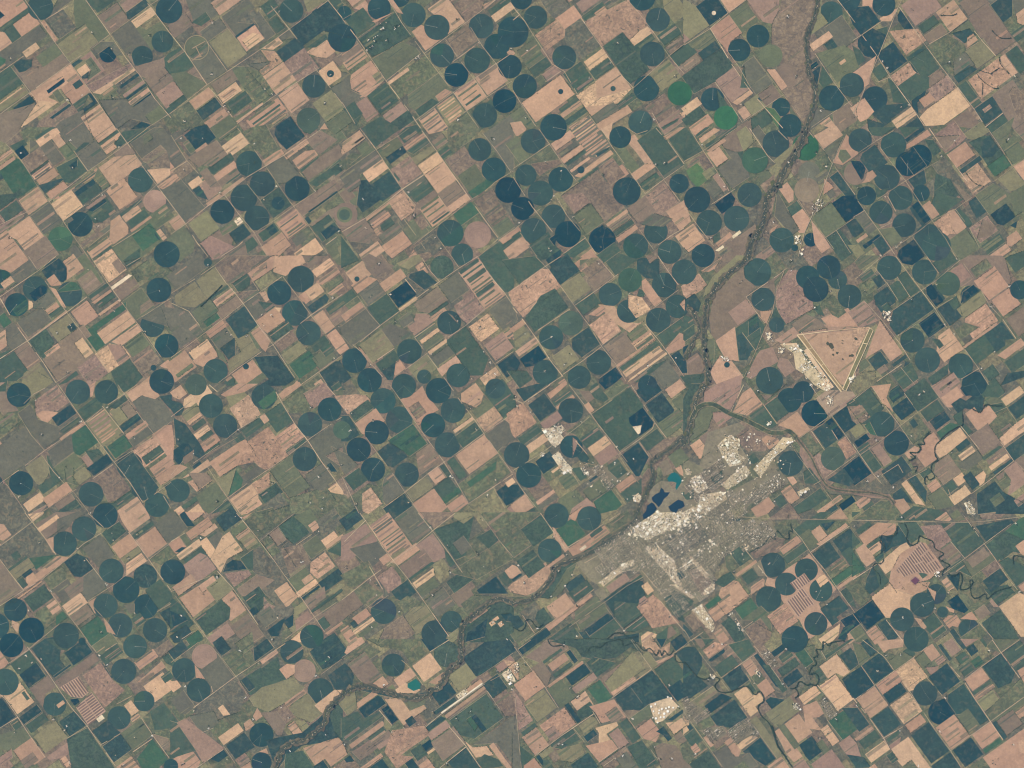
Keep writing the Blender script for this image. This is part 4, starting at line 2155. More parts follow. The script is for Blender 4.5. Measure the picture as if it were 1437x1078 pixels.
d 140 580 300 470 350 490 380 560 180 640
n 330 580 380 560 470 650 430 720
d 520 680 590 640 630 690 570 730
p 100 540 260 440 310 460 120 580
O 0 470 110 430 130 590 0 660
g 0 660 130 600 180 660 320 600 350 640 60 850 0 820
p 60 890 330 680 360 700 90 920
O 360 640 420 720 390 780 350 720
g 220 830 340 730 370 760 250 870
b 80 940 400 780 440 810 170 1000
k 300 900 420 790 440 830 310 930
p 150 1078 320 950 350 980 200 1078
pm 420 760 700 720 740 800 560 920 500 970 590 980 480 1078 350 960
n 670 890 740 830 770 890 710 940
T 710 940 790 900 800 920 720 960
b 740 840 960 740 1040 880 840 1020 780 920
gm 560 930 670 880 710 960 640 1020
d 530 1040 590 990 650 1078 560 1078
d 240 1060 340 1000 400 1078 240 1078
p 650 1060 720 990 790 1078 660 1078
c 890 1020 1050 900 1160 1078 930 1078
T 1030 850 1120 900 1220 890 1270 970 1120 990
g 1140 1000 1200 960 1300 1000 1370 1060 1160 1078
y 1100 880 1437 640 1437 1060 1290 870
t 1230 880 1280 870 1430 1078 1400 1078 1300 980
d 20 1000 70 970 100 1020 30 1030
@720 898
g 0 60 100 0 0 0
d 40 80 160 0 250 0 80 130
b 90 140 290 20 380 60 240 200
g 240 190 400 70 420 90 260 200
gm 310 10 430 0 1000 0 1090 110 990 60 860 150 700 170 600 150 500 60
p 310 230 410 90 470 160 330 270
b 130 230 240 200 330 270 290 390 200 340
g 330 290 480 190 510 210 350 320
d 440 100 480 90 550 170 520 200
p 290 380 580 180 600 200 300 400
d 430 320 590 200 660 260 510 380
k 490 400 670 280 710 310 530 460
gm 600 180 700 150 860 190 860 220 700 300
b 740 310 930 190 940 230 770 350
O 770 360 1000 100 1110 250 860 420 830 440
O 1030 260 1090 240 1120 290 1060 310
t 830 450 1000 300 1040 330 840 470
O 1090 120 1130 90 1220 210 1170 240
t 1200 180 1350 120 1340 150 1220 200
tm 1070 0 1200 0 1220 80 1320 30 1310 120 1230 140 1100 80
d 1200 0 1290 0 1250 70
d 1320 20 1437 0 1437 60 1370 100
g 1180 250 1350 140 1437 280 1437 310 1300 400
c 1360 120 1437 60 1437 220
d 1290 410 1437 310 1437 470 1390 520
G 620 400 740 340 830 480 730 560
cm 850 480 1170 260 1370 510 1180 600 1020 590
c 860 500 1000 400 1080 540 1000 590 930 590
p 0 380 180 250 270 400 110 500
O 90 520 260 420 380 580 190 680
km 0 400 60 500 150 680 50 770 20 600
o 280 400 430 330 500 500 400 570
t 490 510 620 420 710 600 650 530 520 590
gm 540 590 660 520 720 640 600 650 540 700
d 440 550 470 520 560 680 540 710
pm 220 720 430 570 530 700 370 830 260 770
k 260 780 340 720 400 790 320 850
p 640 560 850 500 950 650 740 700 680 600
b 780 620 860 560 950 660 820 700
O 550 720 660 640 720 690 600 790
d 590 810 680 755 710 800 620 860
T 690 740 870 690 880 720 790 790 820 850 760 880 720 880 720 790
g 880 690 970 670 1070 830 1000 870
k 810 800 880 730 980 880 890 910
p 610 890 830 840 890 920 730 1020
p 60 800 210 750 300 890 180 970
g 60 780 180 700 210 730 90 800
g 320 850 510 750 580 860 400 920 310 900
O 360 930 560 870 620 930 490 1030 390 1010
O 210 970 300 890 360 930 250 990
g 60 890 170 980 80 1078 60 1078
p 90 1050 190 990 240 1078 90 1078
d 190 980 220 970 280 1040 240 1050
g 250 1010 280 1010 370 1078 260 1078
cm 490 1050 620 950 720 1050 700 1078 500 1078
bm 730 1030 940 900 1000 960 850 1078 760 1078
gm 960 900 1100 860 1230 1060 1100 1078 1040 1078
g 980 920 1060 880 1110 960 1020 1000
y 870 1000 960 930 1050 1078 920 1078
p 1040 740 1160 660 1240 780 1200 860 1090 830
Uw 1140 540 1320 480 1390 560 1260 680 1200 700
d 1300 670 1420 590 1437 610 1330 680
T 1260 700 1360 690 1437 640 1437 740 1360 780
d 1200 770 1260 730 1340 830 1300 850 1260 800
b 1180 900 1280 870 1437 900 1437 1078 1250 1078
o 960 650 1150 560 1160 640 1020 720
b 1340 800 1437 750 1437 880 1380 860
tm 0 180 40 190 50 330 0 370
y 0 770 50 790 70 1078 0 1078
@960 898
c 0 70 80 60 150 130 150 220 110 300 0 190
b 80 0 220 0 150 80
g 150 0 260 0 180 50
tm 150 90 260 20 370 40 210 150
d 200 170 330 75 350 100 230 185
g 370 40 540 0 600 110 490 170
b 340 90 390 80 450 130 370 170
g 250 230 390 130 470 200 310 310
p 480 190 560 170 640 260 610 340 560 310
d 570 140 620 120 700 220 830 420 790 400
gm 660 210 720 210 870 430 820 440
k 550 0 720 0 650 90
ub 640 110 720 90 820 220 740 240
d 720 100 840 40 850 90 760 140
g 780 150 880 80 920 130 840 190
d 840 0 1050 0 1010 80 920 90
G 920 110 1020 80 1090 190 1020 230
gm 780 260 930 140 970 200 830 310
d 820 340 960 230 990 320 880 390
om 1010 60 1100 40 1100 150
g 1170 130 1400 0 1430 0 1200 160
c 1310 130 1437 30 1437 230 1390 260
T 1140 210 1290 120 1390 270 1340 310 1280 280 1200 330
T 1120 390 1280 290 1420 500 1300 590
d 1340 320 1437 250 1437 490
g 1100 280 1130 230 1200 330 1130 370
cm 320 320 470 220 550 350 400 430
d 360 290 470 210 480 240 380 310
cm 0 190 110 300 220 370 60 490 0 500
T 430 440 510 400 590 460 630 430 670 500 610 560 620 610 540 650
g 530 380 570 360 600 430 570 440
om 560 300 640 270 740 400 630 420
p 600 380 680 340 780 420 690 480
d 680 510 730 480 850 500 740 580
d 160 560 320 450 400 480 230 620
cm 210 650 430 500 530 660 400 740 280 720
O 50 520 240 400 300 440 140 540
um 0 500 90 530 220 640 110 700 40 700 0 640
T 0 640 40 680 40 760 0 800
c 20 720 60 710 80 750 40 760
um 120 760 330 720 360 790 260 850
t 140 720 0 0 0 0
p 150 830 180 810 270 880 230 890
T 450 880 560 790 620 820 470 930
um 390 780 520 680 600 790 450 860
p 680 620 0 0 0 0
O 680 620 900 470 960 600 820 710 770 730
p 820 730 960 620 1080 780 950 870
T 960 470 1110 380 1150 460 1000 540
p 1000 560 1130 530 1180 610 1140 650 1010 660
um 1120 520 1230 520 1290 640 1200 670
p 1010 620 1070 620 1140 760 1020 740
G 1200 680 1437 530 1437 770 1320 840
O 540 670 620 640 830 960 780 1000
p 760 760 820 740 960 930 1000 980 930 1020 860 960 790 820
o 800 710 840 710 990 900 900 920
d 490 940 630 810 770 1000 680 1060
d 980 880 1070 800 1150 920 1070 1030 1020 980
T 1140 770 1190 710 1310 840 1260 890
k 1300 860 1390 810 1437 860 1437 1000 1380 1000
o 1120 860 1160 840 1240 940 1150 960
k 920 1040 1010 1000 1060 1078 920 1078
k 1060 1040 1240 930 1370 1078 1100 1078
om 0 880 100 780 200 920 40 1040 0 1000
g 0 800 80 760 170 860 60 890
y 270 960 340 870 430 980 460 960 530 990 400 1078 320 1078
p 330 860 390 820 480 930 460 980 430 980
gm 50 1050 200 920 260 1000 300 1078 70 1078
y 480 960 540 950 640 1060 540 1078
t 700 1060 820 980 890 1078 710 1078
p 60 890 100 870 140 930 80 970
@1197 898
o 0 20 60 40 130 150 70 220 0 240
cm 60 20 130 0 200 110 140 140
d 80 215 220 110 340 250 185 375
d 0 270 70 225 180 380 20 490 0 480
t 180 10 430 0 420 60 290 80 270 110
p 300 80 0 0 0 0
c 540 -30 96
o 290 160 430 110 520 140 350 250
g 400 90 480 70 540 110 500 140
Tm 350 260 510 150 640 320 560 350 510 420 460 430
p 580 100 660 30 740 130 670 170
o 520 150 590 110 660 180 600 230
c 710 50 740 30 830 160 810 180
k 740 30 840 0 910 90 840 130
d 860 0 900 0 960 60 930 80
k 900 0 1060 0 950 60
g 1060 0 1090 0 1140 50 1110 60
k 680 180 750 130 790 170 720 210
k 620 230 720 220 700 290 640 300
d 690 270 790 195 900 340 780 440 740 460 640 310
p 180 380 370 260 410 340 260 460
d 255 465 400 355 455 430 305 540
p 30 500 180 390 300 550 140 660
Tm 310 550 470 430 580 600 430 710
c 607 450 102
n 735 610 102
n 735 610 0
c 800 470 920 360 1020 500 1140 680 1060 710 990 610 870 630 790 560
o 870 640 970 580 1060 710 980 790
n 640 640 680 530 790 500 850 620 790 690
c 145 670 300 560 410 720 260 800
c 0 570 30 570 150 710 0 810
p 10 830 160 730 170 745 30 850
g 40 870 170 750 240 820 110 910
p 430 720 570 620 610 690 490 780
c 490 800 630 690 820 930 650 1040
p 690 720 860 640 980 800 820 930
d 835 935 990 820 1095 960 950 1070
p 1000 800 1150 690 1240 800 1090 920
G 1090 930 1230 820 1250 850 1120 960
T 100 960 260 850 310 910 160 1040
T 330 900 470 820 660 1078 560 1078 490 1010 420 1060 360 1000
gm 280 980 330 930 370 1000 340 1050
g 270 830 400 750 390 790 300 860
k 300 880 400 830 390 870 320 920
cm 660 1060 820 940 920 1078 670 1078
p 980 1060 1290 850 1437 740 1437 1078 1150 1078
t 1390 860 1437 820 1437 960 1400 940
g 860 150 940 90 980 170 900 200
d 950 70 1020 30 1050 100 990 140
G 990 180 1060 130 1100 190 1030 240
g 900 240 970 190 1020 250 930 320
p 940 330 1080 230 1150 330 1000 430
g 1000 440 1150 340 1160 360 1020 470
p 1020 480 1180 370 1190 400 1040 510
O 1030 510 1180 430 1230 500 1100 610
cm 1090 220 1230 120 1370 260 1330 360 1200 390
g 1250 110 1400 10 1437 50 1437 230 1370 260
o 1140 60 1180 0 1400 0 1240 110
om 1100 620 1437 290 1437 480 1160 670
p 1380 260 1437 220 1437 380
o 1160 670 1437 480 1437 540 1200 700
b 1200 680 1340 590 1430 700 1300 800
c 1170 690 1210 680 1290 820 1260 850
p 1360 610 1437 550 1437 640 1400 660
cm 0 970 60 980 170 1060 0 1078
om 960 1060 1100 1000 1160 1078 980 1078
@880 600
um 500 430 640 370 720 330 780 280 800 380 860 420 720 560 560 640 480 560
um 700 820 640 700 760 600 880 540 1060 520 1200 380 1290 370 1360 450 1150 600 1040 640 960 740 860 780
um 560 780 860 780 940 860 1100 820 1200 880 1200 960 1040 1030 950 980 700 1078 540 1078 440 900
um 950 860 1060 790 1220 780 1260 900 1060 1030 970 980
O 870 700 960 620 990 650 980 720 900 760
Uw 760 150 870 60 950 110 930 220 1000 260 960 310 870 330 810 260
Uw 480 350 520 340 540 400 500 400
Uw 790 480 980 320 1030 360 1010 420 850 520
Uw 1060 350 1180 220 1380 80 1400 110 1240 250 1160 370 1120 420
Uw 540 420 620 400 680 500 600 560 520 500
Uw 350 780 600 640 620 560 820 540 840 600 700 700 600 790 420 860 300 840 80 950 0 900 60 820 240 740 260 690
g 710 400 800 380 800 430 740 480 700 440
g 480 560 560 520 560 600 490 610
d 850 780 960 770 900 830 840 810
Q 335 430 370 385 400 375 430 395 465 440 445 480 415 525 405 505 415 465 385 455 350 455
W 205 590 240 560 272 545 285 505 305 520 315 545 360 545 340 575 310 600 290 640 265 670 240 640 215 620
W 135 765 130 735 160 700 165 660 205 630 225 640 250 680 235 705 200 740 170 765
W 345 665 400 625 430 605 470 620 485 660 455 680 430 685 410 725 385 710 365 700
@840 720
um 0 320 290 100 480 20 800 0 1100 60 1300 80 1437 130 1437 180 1270 330 1200 270 1060 350 960 520 970 660 840 750 760 740 690 680 560 700 440 600 440 560 330 490 120 480 20 590 0 600
y 540 220 760 90 880 130 900 230 760 330 640 400 600 300
b 750 460 860 440 960 640 860 700 780 560
Uw 290 120 480 0 760 0 740 100 560 160 400 230 330 190
Uw 390 290 500 280 640 400 660 520 700 600 680 640 560 500 440 360
Uw 0 590 60 540 140 480 220 420 290 390 310 430 160 500 60 600
Uw 600 600 660 600 760 670 810 710 780 720 680 650
Uw 700 430 760 400 780 430 730 480
Uw 780 360 930 520 900 550 760 380
Uw 880 670 950 590 980 600 970 650 900 690
gm 560 720 640 650 800 740 780 780 700 880 620 830
c 650 510 700 480 720 540 680 560
Uw 780 820 870 760 900 820 970 920 960 1000 900 960 860 880
H 0 320 290 100 480 20 800 0 1100 60 1300 80 1437 130 1437 180 1270 330 1200 270 1060 350 960 520 970 660 840 750 760 740 690 680 560 700 440 600 440 560 330 490 120 480 20 590 0 600
H 560 700 700 650 800 740 780 780 700 880
B 290 120 480 0 760 0 740 100 560 160 400 230 330 190
B 390 290 500 280 640 400 660 520 700 600 680 640 560 500 440 360
B 0 590 60 540 140 480 220 420 290 390 310 430 160 500 60 600
B 600 600 660 600 760 670 810 710 780 720 680 650
B 700 430 760 400 780 430 730 480
B 780 360 930 520 900 550 760 380
B 880 670 950 590 980 600 970 650 900 690
B 780 820 870 760 900 820 970 920 960 1000 900 960 860 880
B 620 200 680 120 740 90 700 180
B 930 230 960 220 1000 270 970 280
B 1090 820 1120 830 1210 980 1190 1000
@880 600
H 500 430 640 370 720 330 780 280 800 380 860 420 720 560 560 640 480 560
H 700 820 640 700 760 600 880 540 1060 520 1200 380 1290 370 1360 450 1150 600 1040 640 960 740 860 780
H 950 860 1060 790 1220 780 1260 900 1060 1030 970 980
B 760 150 870 60 950 110 930 220 1000 260 960 310 870 330 810 260
B 480 350 520 340 540 400 500 400
B 790 480 980 320 1030 360 1010 420 850 520
B 1060 350 1180 220 1380 80 1400 110 1240 250 1160 370 1120 420
B 540 420 620 400 680 500 600 560 520 500
B 350 780 600 640 620 560 820 540 840 600 700 700 600 790 420 860 300 840 80 950 0 900 60 820 240 740 260 690
B 50 570 110 560 120 610 60 620
@960 898
H 0 500 90 530 220 640 110 700 40 700 0 640
H 120 760 330 720 360 790 260 850
H 390 780 520 680 600 790 450 860
H 640 110 720 90 820 220 740 240
H 1120 520 1230 520 1290 640 1200 670
B 215 290 260 290 270 330 220 320
B 600 240 640 260 640 310 600 290
B 910 530 960 530 980 590 930 590
@720 540
H 600 700 780 700 830 760 830 870 760 840 640 740
B 240 370 410 340 440 370 380 460 400 500 350 530 300 460
B 340 590 380 560 470 670 500 690 490 750 400 740
B 230 570 270 570 270 600 230 600
B 600 730 640 730 640 760 600 760
@720 898
B 0 200 40 190 50 280 10 280
@480 898
B 960 470 1040 410 1060 440 970 500
B 1370 260 1420 250 1437 300 1390 340
B 1380 340 1437 330 1437 370 1400 370
@1197 720
B 680 500 730 490 730 540 690 540
B 970 10 1020 0 1040 20 980 30
@1197 540
B 940 990 980 980 1030 1060 1010 1078 960 1078
@960 180
B 1060 680 1120 600 1180 590 1160 660 1090 740
B 920 900 980 900 980 970 940 970
B 960 1030 1010 1010 980 1078
@1197 360
B 250 460 310 460 320 540 260 530
@960 360
B 680 640 740 640 750 720 700 700
B 300 840 370 840 370 880 320 880
@1080 440 8.98
Uw 130 390 340 370 480 600 640 760 800 930 700 980 560 900 430 760 330 700 300 500
B 350 670 480 600 500 700 430 760
B 330 380 430 470 820 930 740 960 640 860 560 760 420 560
B 110 430 160 430 160 500 110 500
B 240 420 360 390 380 470 300 500
B 450 790 480 800 470 830 440 820
B 500 880 560 890 540 920 510 920
B 580 880 640 870 640 920 590 920
B 700 1040 800 1040 800 1078 700 1078
B 1010 820 1080 760 1100 780 1040 870 990 870
B 640 720 760 860 720 900 600 780
@960 540
B 1190 100 1230 90 1260 160 1220 190
B 1160 0 1240 0 1220 40 1180 50
B 960 900 1040 860 1060 880 970 940
B 700 310 740 310 740 340 700 340
@880 600
Z 760 60 960 40 1400 70 1420 130 1280 380 1360 450 1150 600 1000 640 960 760 1060 820 1230 860 1060 1020 800 1078 100 1078 0 1000 60 820 330 740 480 660 450 520 480 340 640 380 760 300 740 150
@720 540
Z 500 680 620 600 800 700 860 640 960 760 840 860 700 900 560 780
@1080 440 8.98
Z 120 380 350 370 520 600 820 940 720 1040 500 900 380 780 300 740 350 600 140 560
@960 0
V 42 1120 0 1105 90 1070 200 1030 300 1025 400 1040 500 1045 600 1085 700 1100 800 1085 900 1050 1000 1020 1078
@960 180
V 66 1020 0 1000 90 960 170 910 250 860 330 800 440 730 530 690 600 680 700 660 800 630 870 570 950 540 1078
@960 360
V 50 560 0 480 60 380 140 300 220 230 320 190 420 170 540 165 640 165 760 185 880 200 960 200 1078
V 40 30 420 90 500 130 620 80 700 40 800 0 860
@960 540
V 55 180 0 110 100 80 230 50 350 10 480 -20 520
@720 540
V 46 1437 430 1330 530 1230 600 1160 670 1180 760 1140 850 1110 930 1080 1000 1040 1078
@720 720
V 46 1040 0 1020 70 940 130 850 200 760 260 640 340 520 390 420 420 350 470 330 540 270 620 210 690 130 730 0 760
@480 720
V 48 1437 750 1300 720 1200 780 1100 860 1030 920 1000 980 1000 1078
@480 898
V 50 990 0 1000 100 990 180 910 240 860 320 820 390 740 430 700 470 600 490 500 480 400 440 300 420 180 385 100 400 40 440 0 460
@240 898
V 50 1437 460 1360 540 1310 610 1290 690 1200 790 1100 850 1000 870 930 930 900 1000 880 1078
@1197 540
K 9 920 250 920 330 890 350 800 400 730 470 690 520 690 590 710 630 670 660 655 710 685 770 640 800 620 770 600 790 610 840
K 12 640 400 590 460 600 500 550 500 570 540 540 570 480 570 520 610 470 640
K 7 500 690 540 690 520 740
K 9 1000 200 1070 230 1110 170 1180 175 1260 180
@1197 720
K 9 370 110 360 180 300 200 240 190 230 250 270 290 230 340
K 9 430 90 460 150 450 210 480 270 540 250 560 190 600 210 670 240 690 300 760 340 720 380 760 410 810 440 760 480 750 530
K 8 800 510 850 530 900 500 920 560 900 640 970 630 1010 580 980 570 1000 700 1050 710 1110 680 1130 720 1200 660 1330 620
K 9 1437 370 1350 360 1350 430
K 7 260 380 240 420 180 430 170 470 220 520 230 600
@960 720
K 9 550 330 660 270 720 200 760 220 780 150 840 210 880 210 880 150 910 155 890 90
@960 898
K 9 0 180 50 240 110 310 180 330 230 310 300 330 260 380 290 430 370 440 520 390 590 460 640 430 670 510 620 560 650 640 720 710 770 850 820 940 910 1070
K 12 890 410 940 400 970 350 1030 380 1060 370 1110 380 1130 320 1100 280 1050 290 1070 230 1110 200 1090 150 1120 130 1110 80 1160 80 1170 15 1220 50 1240 20 1350 5
K 9 940 410 960 460 930 490
K 14 740 720 760 800 790 900 850 980 900 1060
@720 898
K 9 290 0 330 50 420 40 430 10
K 9 620 110 660 60 740 60 790 20 900 0 930 50 990 30 1040 30 1100 90 1150 70 1200 130 1230 90 1250 130 1270 90 1310 130 1350 90
K 8 1360 110 1370 180 1437 190
@720 720
K 9 790 1060 850 1010 920 1010 980 1050 1050 1030 
K 9 0 960 60 990 100 960 110 900 150 900 200 960 250 940
@480 720
K 6 590 640 0 0
@960 540
L 34 60 300 90 230 120 190 180 165 260 170 370 235 500 290 620 350 720 400 820 405 880 390 940 440
@240 360
K 8 430 240 250 420
@1197 180
K 4 950 380 1020 460 1100 490
@1197 0
K 4 1230 480 1240 540 1310 620
K 4 1060 590 1150 620 1170 610 1230 570
K 4 1040 620 1090 680 1180 740 1220 740
K 4 1090 700 1085 800
K 4 730 130 830 130 870 115
K 5 1170 260 1240 320 1330 320
@960 540
L 14 950 450 1060 600 1150 780 1240 870 1437 900
@1197 540
L 14 0 900 170 910 300 950 345 1000
@0 0
R 210 0 345 185 465 360 590 530 700 680 830 870 970 1078
R 720 0 925 290 1060 490 1180 640 1300 830 1437 990
R 1240 30 1310 120 1437 290
R 340 190 620 20
R 925 290 1265 40 1330 0
R 590 530 780 400 925 290
R 0 610 200 470
R 90 560 255 775 310 850
R 0 960 255 775 500 600 590 530
R 1230 1078 1437 950
@240 0
R 0 290 120 440 300 710 440 880 555 1040
R 390 100 475 240 640 440
R 800 0 990 240 1060 330
R 0 950 300 715 475 600 820 370 1000 240 1320 5
R 300 350 475 600
R 1320 5 1437 150
R 555 1040 850 820 1060 690 1437 450
R 1200 560 1340 740 1437 870
@480 0
R 0 155 140 340 370 680 560 930 660 1078
R 390 0 500 190 690 450 930 770 1150 1078
R 10 160 130 90
R 690 450 880 310 1040 190 1290 0
R 930 520 1110 390 0 0
R 870 330 1000 520 1150 720 1230 840
R 1080 230 1180 390 1290 530 1390 690
R 620 1010 930 780 1200 600 1437 440
R 370 680 660 450
R 0 860 110 1040
R 1020 950 1240 800 1430 680
@720 0
R 0 60 100 180 160 280 330 540 430 600 540 790
R 570 150 740 390 880 600 1010 740
R 960 0 1050 100 1200 300 1310 470 1437 620
R 1010 740 1310 470 1437 370
R 0 170 60 120
R 640 970 720 1078
R 0 760 60 860 190 1060
R 270 690 400 600
R 1170 950 1240 1078
@960 0
R 300 0 370 110
R 0 380 220 240 370 110 520 0
R 220 240 400 540 540 740 690 920 830 1078
R 370 440 460 560 560 740
R 580 460 700 620 830 790 980 990
R 260 690 380 860 490 1030
R 500 1020 830 800
R 1290 0 1437 190
R 1100 450 1250 680 1437 930
R 1070 1070 1230 960 1400 850
@1197 0
R 410 0 380 60 210 480 60 840 0 960
R 0 340 80 290 240 180
R 80 300 210 480 300 630 480 880 600 1060
R 310 650 210 690
R 600 370 740 560 880 740 1020 920 1120 1078
R 390 60 450 150 600 370
R 640 370 800 280 960 160
R 1020 260 1090 350 1200 470
R 950 420 1060 350
R 1110 1070 1260 950
@0 180
R 50 130 180 270 310 480 410 610 530 780 640 940 740 1078
R 980 0 1100 170 1190 310 1310 470 1437 640
R 740 360 1000 180 1240 0
R 0 810 410 620 730 370
R 530 780 1000 440
R 740 1000 940 840 1310 480 1437 390
R 620 190 740 360
R 0 750 40 800
R 940 1000 1180 850
@240 180
R 0 60 130 270 230 380
R 0 360 130 280
R 560 0 700 180 850 400 1000 620 1110 750 1230 920 1320 1060
R 0 890 130 800 300 660 450 560 640 410 790 320 960 220 1260 10
R 0 640 120 800 210 950 310 1078
R 450 560 560 710 700 880 800 1060
R 640 470 760 620
R 700 880 860 780 1040 650 1220 530
R 420 1078 560 990 690 880
R 1080 370 1220 540
R 1300 980 1437 880
@480 180
R 150 0 280 170 400 350 510 520 620 650
R 0 380 270 190 480 60 560 0
R 670 20 800 200 960 430 1080 600 1200 770 1310 920
R 0 870 190 760 400 600 510 510 690 390
R 510 750 620 900 700 1020
R 600 980 740 870 920 730 1080 600 1200 530 1290 450 1437 360
R 700 770 790 900 920 1078
R 1180 40 1300 190 1420 370
R 810 570 910 720
R 1150 1078 1310 930
@720 180
R 220 10 310 140 420 300 530 440
R 0 340 150 240 310 130
R 740 0 820 140 900 250 1000 390 1110 550
R 400 560 540 460
R 0 410 70 520 160 660 250 770 330 870
R 960 0 1040 50 1130 20
R 1200 0 1300 110 1437 300
R 1110 550 1280 420 1437 310
R 370 590 450 730 600 910 700 1060
R 0 860 180 710 330 610
R 430 1050 610 920
R 940 680 1060 850 1180 1020
R 1270 440 1437 660
R 60 880 200 1078
R 1220 980 1330 900 1437 840
@960 180
R 0 280 160 190 440 0
R 50 10 160 190 280 370 380 530
R 550 0 700 230 760 290
R 790 20 870 100
R 230 640 430 510
R 0 660 130 840 250 990
R 180 0 0 0
R 960 600 1080 790 1190 920 1290 1060
R 1190 920 1437 750
R 1280 860 1400 1050
R 1050 30 1180 190 1240 290
R 1340 80 1260 260 1180 470 1100 680 1010 880 960 1078
R 1270 330 1437 560
R 600 980 0 0
@1197 180
R 120 0 190 110 300 260 440 440 560 620 660 770 780 930 860 1078
R 40 210 190 110 340 20
R 200 600 430 450 640 320 780 240
R 40 610 130 740 240 890 350 1060
R 0 750 100 690
R 290 570 360 700
R 500 910 620 1078
R 240 1078 400 970 560 860 660 780 860 680 1180 450 1340 330 1437 260
R 640 0 790 220 960 450 0 0
R 1130 0 1240 160 1340 320
R 860 680 980 840 1060 1000
R 210 850 330 790
@0 360
R 240 0 340 150 450 310 560 470 690 640 800 800 920 980
R 0 340 160 230 320 120 470 0
R 0 350 110 540 230 710 370 900 470 1060
R 0 860 230 710 400 590 560 470 730 340
R 760 0 910 230 1070 450 1190 610 1350 840
R 1190 510 1437 350
R 470 1060 560 1000
R 1060 80 1180 10
@240 360
R 0 310 200 190 360 80 460 0
R 370 90 460 220 540 310 640 440 740 590 870 760 1000 960 1080 1078
R 680 200 740 290
R 0 850 220 690 420 540 600 400 790 270 930 170
R 940 170 1060 330 1180 500 1300 650
R 400 1060 560 940 760 800 860 740 1040 600 1180 490 1437 320
R 0 390 150 460 240 580
R 1090 1078 1240 970 1437 830
R 1240 970 1310 1078
@480 360
R 670 10 740 120 820 210
R 920 0 980 90
R 150 720 320 580 470 470 680 310 820 210 980 100 1140 0
R 1140 0 1240 160 1360 300 1430 400
R 130 330 230 480 320 580
R 90 740 160 800 240 900 340 1010
R 250 900 440 770
R 530 190 620 300
R 610 680 720 830 810 950 900 1078
R 530 950 720 810
R 890 680 1040 580 1200 440
R 1150 720 1280 900 1400 1060
R 1290 900 1437 800
R 610 680 780 560
R 0 1078 0 1060
@720 360
R 190 0 300 110 400 250 520 420 640 580 740 750 860 900 950 1050
R 0 280 260 90 400 0
R 0 430 110 570 210 710 310 870 420 1010
R 210 620 480 440
R 520 410 720 270 880 150
R 720 20 850 170
R 740 750 900 630
R 420 990 580 880 740 760
R 1220 0 1300 120 1390 240
R 1100 490 1240 390 1390 280
R 1200 670 1437 500
R 1110 570 1220 700 1340 860 1437 1010
R 300 1078 420 1000
R 140 450 200 380 0 0
@960 360
R 840 120 780 280 740 480 660 650 600 800 500 1020
R 520 340 600 460 680 560
R 520 340 800 150 860 100
R 600 790 740 700
R 360 870 500 1020
R 490 640 600 790
@1197 360
R 360 0 480 160 570 280 690 440 790 600
R 20 190 220 20
R 310 470 570 290 700 200 900 30
R 90 370 240 530 400 740 480 870
R 390 660 530 570
R 690 440 840 350
R 180 90 290 230 380 370
R 370 170 480 340
R 620 0 720 140
R 930 60 1020 190
R 200 1050 460 870
R 1260 530 1370 690
R 940 780 1040 920 1140 1078
R 910 1030 1060 940
R 400 930 520 1078
R 1080 290 1140 400 1240 510
@0 540
R 490 0 600 160 710 320 830 480 960 650 1090 820 1200 990
R 0 830 210 680 380 550 560 430 710 320 860 200 1040 80 1150 0
R 990 0 1080 130 1180 270 1290 410 1390 560
R 160 200 280 80 430 0
R 150 240 260 420 380 560
R 860 180 1040 410
R 960 650 1120 550 1290 430 1437 310
R 350 590 450 730 540 830
R 10 770 100 900 220 1078
R 780 790 950 670
R 340 1078 620 890 640 880
R 610 890 750 1078
R 1200 990 1437 820
R 1340 880 1437 1040
@240 540
R 320 0 390 60
R 0 270 130 170
R 0 790 230 630 400 510 560 380 740 270
R 880 60 960 200 1040 330 1150 470 1260 640 1370 790 1437 890
R 1300 0 1380 90 1437 170
R 440 980 640 830 820 710 990 590 1170 450 1300 360 1437 270
R 300 680 400 840 490 970 560 1078
R 340 1078 480 960
R 100 640 0 760
@480 540
R 400 0 520 170 640 350 740 490 850 640 950 800 1060 990
R 900 0 1010 160 1110 290 1200 420 1300 560 1430 740
R 200 440 300 580 420 740 520 890 640 1060
R 340 1040 520 910 720 750 870 640 1030 530 1190 410 1437 240
R 0 770 60 900 140 1078
R 60 260 170 400
R 0 220 0 240
R 1060 1000 1270 860 1437 750
R 1270 860 1370 1040
@720 540
R 0 120 90 160 0 0
R 90 150 310 0
R 470 0 600 170 720 340 840 490 960 650
R 0 720 200 600 400 460 560 340 640 270
R 990 0 1100 170 1200 330 1290 450
R 650 250 830 130
R 890 580 1060 460 1170 370 1190 320
R 1060 480 1140 600
R 880 580 980 740 1060 830
R 480 420 620 580
R 0 770 90 900 230 1078
R 540 640 700 680 780 770 860 880 950 1010
R 490 730 560 840
@960 540
R 500 0 390 230
R 660 160 780 330
R 910 490 1230 260 1437 130
R 1060 0 1150 130 1240 260 1340 400 1437 540
R 900 500 960 600 1090 770 1230 950 1300 1060
R 1090 840 1160 800 1437 600
R 1070 390 1180 550
R 1240 380 1290 460
@1197 540
R 0 130 140 20
R 170 30 270 180 390 340 500 500
R 60 590 220 480 390 350 560 220 720 110
R 0 500 60 590 170 750 240 830
R 240 760 330 870
R 430 70 540 220
R 690 60 820 220
R 240 760 380 670 420 740
R 430 810 620 710
R 950 0 0 0
R 560 750 620 830
R 900 340 1060 540
R 990 920 1190 770 1350 640
R 1240 480 1350 640
R 800 880 830 960
R 1180 240 1290 190 1390 330
@0 720
R 210 0 270 75 370 200 470 350
R 0 280 270 75 370 0
R 0 780 200 650 350 560 560 390 700 260 850 170 1000 70
R 740 0 870 120
